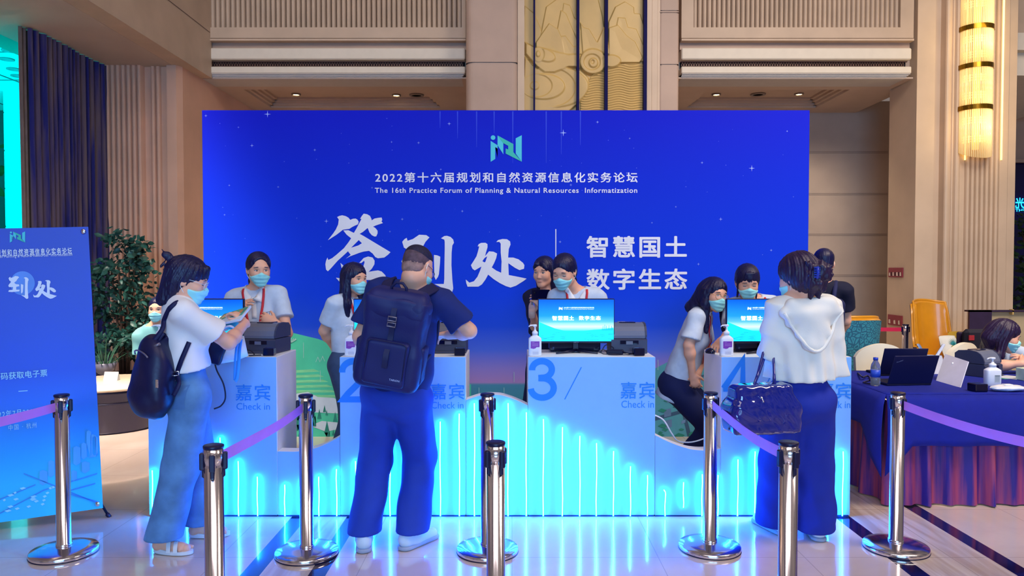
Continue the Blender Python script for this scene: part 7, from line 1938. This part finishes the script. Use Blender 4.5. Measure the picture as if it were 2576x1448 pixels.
# backpack
tr, su, tf = p.tr, p.su, p.tf; C0 = P(993, 843, 3.885)
M_pk = mat('navy_nylon', '#10185c', .55, var=.08, bump=.05, bscale=160); M_pk2 = mat('navy_webbing', '#0c1248', .6, var=.08); M_bk = mat('grey_buckle', '#7c7486', .35, .4)
bp = thing('backpack', 'large navy rolltop backpack with two buckles on the man at counter 2', 'backpack', C0)
bq = lambda x, z, d=0.0: C0 + tr * x + su * z - tf * d
RB = np.array([tr, tf, su])
S = Sdf(); S.box(bq(0, -.03), (.122, .055, .195), RB, .04, .02); S.box(bq(0, .16), (.112, .04, .05), RB, .04, .05); S.box(bq(0, -.16), (.124, .06, .07), RB, .04, .05)
sdf_obj('pack_body', S, M_pk, bp, res=.0075, post=folds(.0035, 26, 4))
S = Sdf(); S.box(bq(0, .165, .028), (.140, .050, .030), RB, .020, .03); S.box(bq(0, .125, .072), (.128, .010, .034), RB, .010, .03); S.box(bq(-.15, .175, .03), (.012, .03, .012), RB, .01, .03); S.box(bq(.15, .18, .03), (.012, .03, .012), RB, .01, .03); sdf_obj('top_flap', S, M_pk, bp, res=.007, post=folds(.005, 34, 6))
S = Sdf(); S.box(bq(-.005, -.125, .095), (.092, .018, .098), RB, .022, .01); sdf_obj('front_pocket', S, M_pk, bp, res=.007, post=folds(.002, 24, 5))
for sx in (-1, 1):
    S = Sdf(); S.box(bq(sx * .155, -.13, .0), (.014, .045, .085), RB, .015, .01); sdf_obj('side_pocket', S, M_pk, bp, res=.007, post=folds(.003, 40, 5))
m = MB(); pts = [bq(-.005 + .10 * math.copysign(min(1, abs(math.cos(a)) * 1.25), math.cos(a)), -.06 + .055 * min(1, math.sin(a) * 1.3), .136) for a in np.linspace(PI, 0, 17)]; m.tube([bq(-.105, -.2, .130)] + pts + [bq(.095, -.2, .130)], .0035, 6); m.build('pocket_zip', M_pk2, bp)
m = MB(); pts = [(.205, .07), (.15, .112), (.10, .116), (.04, .098), (-.02, .106), (-.060, .150), (-.10, .154), (-.14, .150)]
m.grid([[bq(x, z, d + .004) for x in (-.014, .014)] for z, d in pts]); m.grid([[bq(x, z, d) for x in (-.014, .014)] for z, d in pts]); m.build('centre_strap', M_pk2, bp)
for z in (.112, .082):
    m = MB(); m.tube([bq(-.021, z - .009, .130), bq(.021, z - .009, .130), bq(.021, z + .011, .128), bq(-.021, z + .011, .128)], .0042, 6, closed=True); m.build('buckle', M_bk, bp)
m = MB(); m.tube([bq(-.042, .225, .03), bq(-.045, .262, .035), bq(-.025, .285, .035), bq(.01, .287, .035), bq(.032, .265, .035), bq(.034, .225, .03)], .0075, 8); m.build('carry_handle', M_pk2, bp)
for sx in (-1, 1):
    sh_ = p.N + tr * sx * .125 + su * .030; m = MB()
    P_ = [bq(sx * .085, .215, -.02), bq(sx * .10, .25, -.05).lerp(sh_, .35) - tf * .02, sh_ - tf * .045 + su * .012, sh_ + tf * .01 + su * .022, sh_ + tf * .085 - su * .02, p.N + tr * sx * .135 + tf * .155 - su * .16, p.N + tr * sx * .165 + tf * .13 - su * .32, bq(sx * .165, -.14, -.06)]
    rows = []
    for i, c in enumerate(P_):
        t_ = (P_[min(i + 1, 7)] - P_[max(i - 1, 0)]).normalized(); w_ = .029 if i < 6 else .013; a = t_.cross((c - (p.N - su * .2)).normalized()).normalized(); rows.append([c - a * w_, c, c + a * w_])
    m.grid(rows); o = m.build('shoulder_strap', M_pk2, bp, fix=False); md = o.modifiers.new('Subdivision', 'SUBSURF'); md.render_levels = 2; md = o.modifiers.new('Solidify', 'SOLIDIFY'); md.thickness = .012; md.offset = 0
_pl = Plane(bq(.035, -.205, .1355), tr, su); fit_text(_pl, 'TARION', (-.004, 0, .050, .010), mat('pack_print', '#b8c4ec', .5), bp, .0008, name='brand_print', lift=.001)
m = MB()
for (x, z, d) in ((-.135, -.155, .08), (-.125, -.19, .085), (.15, -.04, .07)): m.tube([bq(x, z, d), bq(x + .002, z - .035, d + .004)], .004, 6)
m.build('zip_pulls', M_bk, bp)

# ---- woman with ponytail, jeans and sandals at counter 1
g1, g2 = ground(412, 1390), ground(503, 1350)
H0 = P(474, 703, 4.03)
wl = p = Person('woman with a small bun, white tee and jeans reading leaflets before counter 1', ((g1.x + g2.x) / 2, (g1.y + g2.y) / 2), 1.66, face_dir(74, -20), ydir(62), H0, pelvis=P(474, 972, 4.10), neck=P(452, 762, 4.04), bw=.97)
p.head()
p.arm(1, P(617, 812, 4.36), elbow=P(576, 862, 4.06), fd=(-.62, .25, .55), pn=(.75, -.25, .55), curl=.75, thumb_side=1); p.arm(-1, P(545, 834, 4.50), elbow=P(505, 872, 4.40), fd=(.75, -.2, .25), pn=(-.1, .2, -1), curl=.25)
p.leg(1, (g1.x, g1.y, .075), toe=ydir(96), hint=ydir(75)); p.leg(-1, (g2.x, g2.y, .075), toe=ydir(80), hint=ydir(70)); p.body(); p.eyes(down=True); p.mask(); p.glasses(mat('clear_rim', '#c8d8e8', .15), r=.025)
M_white = mat('white_tee', '#f4f0f2', .85, var=.02, bump=.06, bscale=160)
p.shirt(M_white, 't_shirt', g=.014, hem=-.115, sleeve=.70, sl_r=(.056, .084), amp=.006, seed=21.0, wid=1.24, neck_r=.054, k=.06)
M_jean = mat('blue_denim', '#5a8ac0', .85, var=.22, scale=9, bump=.08, bscale=260)
p.trousers(M_jean, 'jeans', g=.010, r=(.094, .086, .088), top=.125, amp=.0055, seed=3.0, cut_z=.085)
un_ = p.su
m = MB(); pts = [p.pel + un_ * .118 + p.tr * math.sin(a) * .139 + p.tf * math.cos(a) * .105 for a in np.linspace(0, 2 * PI, 33)[:-1]]; m.tube(pts, [.0075] * 32, 6, closed=True); m.build('waistband', M_jean, p.t)
h_ = p.surf([o for o in p.t.children if o.name.startswith('jeans')])
m = MB(); c = P(468, 985, 4.0); d = (p.tr * .6 - p.tf * .8).normalized(); r = Vector((0, 0, 1)).cross(d).normalized(); m.grid([[h_(c + r * x + Vector((0, 0, z)), -d, .004) for x in (-.06, -.03, 0, .03, .06)] for z in (-.07, -.03, .01, .05)]); m.build('back_pocket', mat('blue_denim_dark', '#4a74ac', .85, var=.2, scale=12), p.t, fix=False)
for sd in (1, -1):
    a, f = Vector((p.an[sd].x, p.an[sd].y, 0)), p.toe[sd]; r = Vector((f.y, -f.x, 0))
    sd_ = MB(); rows = []
    for j, z in enumerate((.004, .022)):
        rows.append([a + f * (.055 + .115 * math.cos(q) * 1.0) + r * (.040 + .010 * math.cos(q)) * math.sin(q) + Vector((0, 0, z + .018 * (1 - min(1, max(0, (.055 + .115 * math.cos(q) + .06) / .1)))* (j))) for q in np.linspace(0, 2 * PI, 29)])
    sd_.grid(rows)
    for ro in rows: sd_.add(ro[:-1], [tuple(range(28))])
    o = sd_.build('sandal', M_shoe, p.t)
    for x0_, hgt in ((.075, .052), (.035, .068)):
        m = MB(); m.grid([[a + f * (x0_ + dx + .018 * math.cos(q)) + r * .046 * math.cos(q) + Vector((0, 0, .018 + hgt * math.sin(q))) for q in np.linspace(0, PI, 11)] for dx in (-.012, .012)]); m.build('sandal_strap', M_shoe, o, fix=False)
    S = Sdf()
    for k in range(5): S.cap(a + f * (.112 + .012 * (1 - abs(k - 1) / 3)) + r * (-sd) * (.028 - .0145 * k) + Vector((0, 0, .034)), a + f * (.150 - .010 * k) + r * (-sd) * (.030 - .0155 * k) + Vector((0, 0, .030)), .0105 if k == 0 else .0075, None, .003)
    S.cap(a + Vector((0, 0, .045)), a + f * .11 + Vector((0, 0, .038)), .030, .026, .02); sdf_obj('bare_foot', S, p.skin, p.t, res=.004)
S = Sdf(); p.hair_cap(S, .014); carve(p, S, .048, .060); carve(p, S, .00, .085, .055, .035, .05); S.cap(p.X(0, -.075, .02), p.X(0, -.085, -.13), .072, .050, .03, (p.f, 1.4)); S.cap(p.X(.050, -.045, -.02), p.X(.045, -.055, -.15), .028, .014, .03)
S.cap(p.X(0, -.105, .065), p.X(0, -.135, .085), .016, .022, .012); S.ell(p.X(.0, -.150, .088), [.026, .024, .020], None, .012); S.cap(p.X(0, -.15, .09), p.X(.01, -.178, .110), .008, .003, .008); S.cap(p.X(0, -.14, .07), p.X(.02, -.15, .02), .008, .004, .01)
for i in range(7): x = -.045 + .015 * i; S.cap(p.X(x * .7, .070, .088), p.X(x, .092 - abs(x) * .35, .022), .013, .004, .01)
sdf_obj('hair', S, M_hair, p.t, res=.005, post=p.strands(.0026, 42))
# navy backpack hanging low behind her
C0 = P(384, 952, 3.93); ba = (-p.tf * .85 + Vector((0, 0, .05)) + p.tr * .2).normalized(); rr_ = ba.cross(Vector((0, 0, -1))).normalized(); uu = Vector((.05, 0, 1)).normalized()
RB = np.array([rr_, ba, uu]); bp = thing('backpack', 'soft black blue backpack hanging low from the shoulder of the woman in jeans', 'backpack', C0)
S = Sdf(); S.ell(C0 - uu * .05, (.165, .095, .165), RB, .04); S.ell(C0 + uu * .07 - ba * .01, (.135, .085, .17), RB, .05); S.ell(C0 - uu * .10 + ba * .045, (.130, .07, .10), RB, .02); S.cap(C0 + uu * .17, C0 + uu * .215 - ba * .02 + Vector((.05, 0, .0)), .05, .022, .03)
sdf_obj('pack_body', S, mat('black_blue_nylon', '#0a0e40', .42, var=.12, bump=.08, bscale=50), bp, res=.0075, post=folds(.0055, 30, 9))
m = MB(); m.tube([C0 + uu * (.13 + .03 * math.sin(q)) + rr_ * .115 * math.cos(q) + ba * (.060 + .015 * math.sin(q)) for q in np.linspace(PI, 0, 15)], .0045, 6); m.build('top_zip', M_bk, bp)
m = MB(); m.tube([P(302 + 85, 872, 3.86), P(402, 864, 3.86)], .008, 8); m.build('metal_clip', M_bk, bp)
m = MB(); slab(m, P(395, 965, 3.80), Vector((1, 0, 0)), Vector((0, 1, 0)), Vector((0, 0, 1)), .008, .006, .022, .003); m.build('buckle', M_chrome, bp)
def strap(pts, hw, name='shoulder_strap', mt=None, parent=None, up=Vector((0, -1, 0))):
    m = MB(); rows = []; P_ = []
    for i in range(len(pts) - 1):
        a, b, c, d = pts[max(i - 1, 0)], pts[i], pts[i + 1], pts[min(i + 2, len(pts) - 1)]
        for k in range(6):
            u = k / 6; P_.append(.5 * ((2 * b) + (c - a) * u + (2 * a - 5 * b + 4 * c - d) * u * u + (3 * b - a - 3 * c + d) * u ** 3))
    P_.append(pts[-1])
    for i, c in enumerate(P_):
        t_ = (P_[min(i + 1, len(P_) - 1)] - P_[max(i - 1, 0)]).normalized(); a = t_.cross(up).normalized(); rows.append([c - a * hw, c + a * hw])
    m.grid(rows); o = m.build(name, mt or M_pk2, parent, fix=False); md = o.modifiers.new('Solidify', 'SOLIDIFY'); md.thickness = .005; md.offset = 0; return o
hb_ = p.surf([o for o in p.t.children if o.name.split('.')[0] in ('t_shirt', 'body', 'jeans')]); on = lambda px, py: hb_(P(px, py, 4.0), (0, 1, 0), .012)
strap([P(386, 858, 3.88), P(408, 828, 3.90), on(428, 803), on(446, 782), on(462, 768), on(474, 763) + Vector((0, .06, .012)), P(494, 778, 4.2)], .012, parent=bp)
strap([P(396, 860, 3.89), P(412, 838, 3.90), on(428, 850), on(424, 905), on(432, 930), P(440, 960, 3.92)], .009, parent=bp)
strap([on(492, 856), on(484, 880), on(474, 905), on(462, 935), P(450, 965, 3.87), P(436, 995, 3.86)], .012, parent=bp)
m = MB(); c = on(461, 934) - Vector((0, .006, 0)); m.tube([c + Vector((-.016, 0, -.012)), c + Vector((.016, 0, -.006)), c + Vector((.016, 0, .014)), c + Vector((-.016, 0, .008))], .004, 6, closed=True); m.build('strap_buckle', M_chrome, bp)
# leaflets, folder, tote and ribbon in her hands and on the counter edge
lf = thing('leaflet_stack', 'leaflets with green and orange print held by the woman in jeans', 'leaflets', P(585, 800, 4.42))
A, B, C_, D_ = P(534, 817, 4.34), P(604, 802, 4.28), P(631, 768, 4.50), P(562, 790, 4.58)
def quad_slab(pts, th, name, mt, parent):
    m = MB(); n_ = (pts[1] - pts[0]).cross(pts[3] - pts[0]).normalized(); m.add(list(pts) + [q - n_ * th for q in pts], [(0, 1, 2, 3), (7, 6, 5, 4), (0, 4, 5, 1), (1, 5, 6, 2), (2, 6, 7, 3), (3, 7, 4, 0)]); return m.build(name, mt, parent)
def quv(u, v, lift=.002):
    q = A.lerp(B, u).lerp(D_.lerp(C_, u), v); n_ = (B - A).cross(D_ - A).normalized(); return q + n_ * lift * (1 if n_.z > 0 else -1)
quad_slab([A, B, C_, D_], .012, 'leaflet', mat('pale_paper', '#dfe8ee', .5), lf)
for (u0, u1, v0, v1, col, nm) in ((.05, .95, .30, .95, '#48a488', 'green'), (.12, .70, .38, .80, '#e8c890', 'sand'), (.40, .55, .45, .62, '#e08848', 'orange'), (.72, .86, .5, .75, '#e09858', 'orange_pale')):
    m = MB(); l_ = .003 + .001 * (nm != 'green') + .001 * nm.startswith('orange'); m.add([quv(u0, v0, l_), quv(u1, v0, l_), quv(u1, v1, l_), quv(u0, v1, l_)], [(0, 1, 2, 3)]); m.build('printed_area', mat('leaflet_' + nm, col, .5), lf, fix=False)
fd_ = thing('plastic_folder', 'shiny aqua plastic folder under the leaflets of the woman in jeans', 'folder', P(575, 822, 4.42))
quad_slab([P(540, 822, 4.40), P(600, 828, 4.36), P(612, 800, 4.50), P(556, 800, 4.56)], .006, 'folder_sheet', mat('aqua_plastic', '#5cd8ec', .1, var=.3, scale=14, coat=.5), fd_)
tb_ = thing('tote_bag', 'white tote bag hung from the forearm of the woman in jeans', 'bag', P(585, 900, 4.45))
m = MB(); m.grid([[P(543, 846, 4.46), P(560, 850, 4.44), P(590, 850, 4.44), P(611, 846, 4.46)], [P(538, 880, 4.46), P(560, 884, 4.41), P(595, 882, 4.41), P(618, 880, 4.46)], [P(535, 904, 4.46), P(558, 912, 4.43), P(592, 905, 4.43), P(621, 892, 4.46)]])
o = m.build('bag_panel', mat('white_paper_bag', '#e6eef8', .6, var=.03), tb_, fix=False); md = o.modifiers.new('Solidify', 'SOLIDIFY'); md.thickness = .02; md.offset = -1
strap([P(548, 850, 4.44), P(562, 826, 4.34), P(585, 822, 4.30), P(604, 852, 4.44)], .006, 'bag_handle', M_bot, tb_)
pch = thing('black_pouch', 'black wristlet pouch dangling in front of the white tote bag', 'pouch', P(546, 890, 4.38))
S = Sdf(); S.box(P(543, 888, 4.385), (.034, .006, .052), np.array([(.93, 0, -.36), (0, 1, 0), (.36, 0, .93)]), .012, .01); sdf_obj('pouch_body', S, mat('black_leather', '#0a0c38', .4, var=.1), pch, res=.005, post=folds(.003, 60, 1))
rb = thing('lanyard_ribbon', 'blue badge ribbon dangling from the forearm of the woman in jeans', 'ribbon', P(597, 910, 4.40))
strap([P(606, 852, 4.34), P(602, 880, 4.38), P(600, 915, 4.40), P(596, 950, 4.40), P(591, 958, 4.40)], .010, 'ribbon_band', mat('sky_blue_ribbon', '#3c9cf0', .5), rb)
strap([P(598, 852, 4.35), P(594, 880, 4.39), P(591, 915, 4.405), P(590, 955, 4.405)], .006, 'ribbon_band', mat('sky_blue_ribbon', '#3c9cf0', .5), rb)

# ---- woman in the white hooded blouse at counter 4
g1, g2 = ground(1952, 1336), ground(2052, 1350)
H0 = P(2006, 696, 4.02)
wr = p = Person('woman in a white hooded blouse with hair clipped up standing before counter 4', ((g1.x + g2.x) / 2, (g1.y + g2.y) / 2), 1.67, face_dir(-28, -14), ydir(-6), H0, pelvis=P(2012, 988, 4.10), neck=P(2022, 757, 4.03), bw=.96, sw=.088)
p.head(); p.arm(-1, P(1945, 838, 4.30), elbow=P(1934, 878, 4.06), fd=(.6, .7, .3), pn=(-.5, .2, .8)); p.arm(1, P(2072, 868, 4.34), elbow=P(2098, 880, 4.10), fd=(-.6, .7, .2), pn=(.4, .2, .9))
p.leg(-1, (g1.x, g1.y, .08), toe=ydir(-20), hint=ydir(0)); p.leg(1, (g2.x, g2.y, .08), toe=ydir(5), hint=ydir(0)); p.body(); p.mask()
M_bl = mat('ivory_blouse', '#f2ece0', .75, var=.03, bump=.05, bscale=120)
def wide(S):
    N, u, P_ = p.N, p.su, p.pel
    S.cap(N - u * .14, P_ + u * .09, .150, .205, .05, (p.tf, 1.35), cut=True)
    S.cap(p.sh[1] - p.tr * .01, P(2098, 936, 4.12), .060, .078, .04, cut=True); S.cap(p.sh[-1] + p.tr * .01, P(1936, 896, 4.06), .058, .066, .04, cut=True)
    S.cap(P(1936, 884, 4.06), p.el[-1].lerp(p.wr[-1], .5), .058, .05, .02)
def pleat(D, X_, Y_, Z_):
    c = A3(p.pel); a = np.arctan2(X_ - c[0], Y_ - c[1]); zt_ = float(p.N.z); w_ = np.clip((zt_ - .12 - Z_) / .3, 0, 1)
    return D + .010 * w_ * np.sin(a * 13 + 1.2 * np.sin(Z_ * 9)) + .003 * np.sin(Z_ * 40 + X_ * 22)
_f = folds
def folds(amp, freq=30.0, seed=0.0, vert=.35): return (lambda D, X_, Y_, Z_: pleat(_f(.003, 26, 2.0)(D, X_, Y_, Z_), X_, Y_, Z_))
p.shirt(M_bl, 'blouse', g=.012, hem=-.098, sleeve=.6, sl_r=(.054, .062), seed=31.0, neck_r=.05, extra=wide, hip_r=.15, k=.05)
folds = _f
# the hood lying on her back
S = Sdf(); N, u, f, r = p.N, p.su, p.tf, p.tr
hb = p.surf([o for o in p.t.children if o.name.startswith('blouse')])
def hpt(x, z, off): return hb(N + r * x + u * z, f, off)
S.cap(hpt(-.10, -.005, .012), hpt(.10, -.005, .012), .040, None, .03)
for k in range(9):
    t_ = k / 8; x = -.150 + .30 * t_; z = -.045 - .180 * math.sin(PI * t_) ** 1.3; c = hpt(x, z, .012); S.cap(c, hpt(x * .45, -.045, .016), .028, .034, .03)
sdf_obj('hood', S, M_bl, p.t, res=.007, post=folds(.005, 34, 3))
m = MB(); m.tube([hpt(-.163 + .326 * k / 16, -.038 - .205 * math.sin(PI * k / 16) ** 1.2, .036) for k in range(17)], .009, 8); m.build('hood_hem', M_bl, p.t)
p.trousers(mat('dark_blue_wide_trousers', '#132a98', .8, var=.06, bump=.05, bscale=120), g=.014, r=(.098, .094, .104), top=.12, amp=.009, seed=5.0, cut_z=.045)
[p.shoe(sd) for sd in (-1, 1)]
S = Sdf(); p.hair_cap(S, .020); carve(p, S, .050, .056, .112); Bc = p.X(.012, -.100, -.012); cb = Vector((0, -1, 0)); rx = Vector((1, 0, 0)); uz = Vector((0, 0, 1))
S.ell(Bc, (.066, .055, .072), None, .03); S.ell(Bc + rx * .035 + uz * .02, (.045, .05, .05), None, .02)
S.cap(Bc + rx * .05 + uz * .01, Bc + rx * .055 - uz * .085, .030, .010, .02); S.cap(Bc - rx * .01 - uz * .05, Bc - rx * .02 - uz * .125, .034, .010, .02); S.cap(Bc + rx * .02 - uz * .06, Bc + rx * .025 - uz * .135, .024, .006, .02)
rnd = random.Random(6)
for i in range(22):
    a = rnd.uniform(0, 2 * PI); c = Bc + cb * .045 + rx * .045 * math.cos(a) + uz * .05 * math.sin(a); d = Bc + cb * rnd.uniform(-.01, .05) + rx * (.078 + rnd.uniform(0, .02)) * math.cos(a) + uz * (.08 + rnd.uniform(0, .02)) * math.sin(a); S.cap(c, d, .014, .003, .008)
sdf_obj('hair', S, M_hairb, p.t, res=.005, post=p.strands(.003, 40))
m = MB(); 
cc_ = Bc + cb * .062 + uz * .012 - rx * .012
for k in range(5): m.tube([cc_ + uz * (.024 - .012 * k) - rx * .016 + cb * .004, cc_ + uz * (.026 - .012 * k) + cb * .012, cc_ + uz * (.022 - .012 * k) + rx * .016 + cb * .002], .0045, 6)
m.tube([cc_ + uz * .030 + cb * .006, cc_ + cb * .016, cc_ - uz * .032 + cb * .006], .008, 8); m.build('hair_clip', mat('glossy_clip', '#2038a8', .08), p.t)
# patent handbag on her forearm
C0 = P(1916, 1026, 3.90); bg = thing('handbag', 'shiny black patent handbag hanging from the arm of the woman in the white blouse', 'bag', C0)
ex_ = Vector((.985, .17, 0)); ey_ = Vector((-.17, .985, 0)); ez_ = Vector((0, 0, 1)); RB = np.array([ex_, ey_, ez_])
bw_ = lambda x, z, d=0.0: C0 + ex_ * x + ez_ * z - ey_ * d
S = Sdf(); S.box(bw_(0, -.045), (.165, .055, .055), RB, .03, .02); S.box(bw_(-.005, .045), (.135, .035, .055), RB, .03, .06)
def crinkle(D, X_, Y_, Z_):
    w = np.sin(X_ * 38 + 3 * np.sin(Z_ * 24)) * np.sin(Z_ * 30 + 2.4 * np.sin(X_ * 21 + 1)); w2 = np.abs(np.sin(X_ * 55 + Z_ * 48 + 2 * np.sin(X_ * 13))) - .6
    return D + .0032 * w + .0026 * w2
sdf_obj('bag_body', S, mat('patent_black', '#12207c', .06, var=.1, coat=1.0), bg, res=.0055, post=crinkle, relax=1)
m = MB(); m.tube([bw_(-.195, -.10, .02), bw_(-.185, -.03, .05), bw_(-.15, .05, .055), bw_(-.10, .105, .04), bw_(.08, .105, .04), bw_(.14, .06, .055), bw_(.185, -.03, .05), bw_(.195, -.10, .02)], .006, 7); m.build('piping', M_gloss, bg)
m = MB(); m.tube([bw_(-.12, .108, .0), bw_(.13, .106, .0)], .004, 6); m.build('zip', M_bk, bg)
top = P(1930, 886, 4.03)
for d, x0_, x1_, tx in ((.045, -.085, .055, 0), (-.045, -.035, .09, .03)):
    m = MB(); a, b = bw_(x0_, .085, d), bw_(x1_, .085, d); tp = top + Vector((tx, -d * .4, 0)); m.tube([a, a.lerp(tp, .45) + Vector((-.008, 0, 0)), tp + Vector((-.028, 0, .0)), tp + Vector((0, 0, .022)), tp + Vector((.028, 0, .0)), b.lerp(tp, .45) + Vector((.01, 0, 0)), b], .0075, 8); m.build('bag_handle', mat('patent_black', '#0a1040', .06), bg)
    for q in (a, b):
        m = MB(); slab(m, q + Vector((0, -.004, .004)), ex_, ey_, ez_, .011, .007, .014, .002); m.build('metal_fitting', M_chrome, bg)
m = MB(); m.tube([bw_(-.045, .075, .075), bw_(-.035, .055, .078), bw_(-.03, .045, .078)], .005, 6); m.build('charm', M_chrome, bg)

# ---- woman seated at the table on the right
H0 = P(2528, 844, 6.06)
p = Person('woman with long hair resting her head on folded arms at the navy table', (P(2500, 900, 6.25).x, 6.30), 1.62, face_dir(112, -16), ydir(140), H0, pelvis=Vector((P(2500, 900, 6.3).x, 6.36, .58)), neck=P(2502, 894, 6.18), hs=1.08)
p.head(); p.arm(1, P(2568, 914, 5.74), elbow=P(2512, 920, 5.82), fd=(.7, -.1, .5), pn=(.1, -.6, .8), curl=.3, thumb_side=1); p.arm(-1, P(2590, 908, 5.80), elbow=P(2660, 922, 5.90), fd=(-.8, .0, .3), pn=(.1, -.6, .8), curl=.3)
for sd in (-1, 1): p.leg(sd, p.base + p.tr * sd * .10 + p.tf * .36 + Vector((0, 0, .085)), hint=p.tf + Vector((0, 0, .6)))
p.body(); p.mask(); p.shirt(M_polo, 'polo_shirt', seed=9.0, hem=.02, sl_r=(.056, .072), amp=.004); p.trousers(M_navyt); p.eyes(down=True)
S = Sdf(); p.hair_cap(S, .016); carve(p, S, .050, .058); S.cap(p.X(0, -.08, .0), p.N - p.tf * .06 - p.su * .10, .075, .055, .04); S.cap(p.X(.066, -.01, .03), p.X(.085, -.01, -.16), .034, .030, .03); S.cap(p.X(.085, -.01, -.16), P(2478, 892, 6.0), .034, .012, .03); S.cap(p.X(.02, -.09, -.05), P(2488, 880, 6.1), .07, .035, .03)
sdf_obj('hair', S, M_hairb, p.t, res=.006, post=p.strands(.003, 38)); [p.shoe(sd) for sd in (-1, 1)]
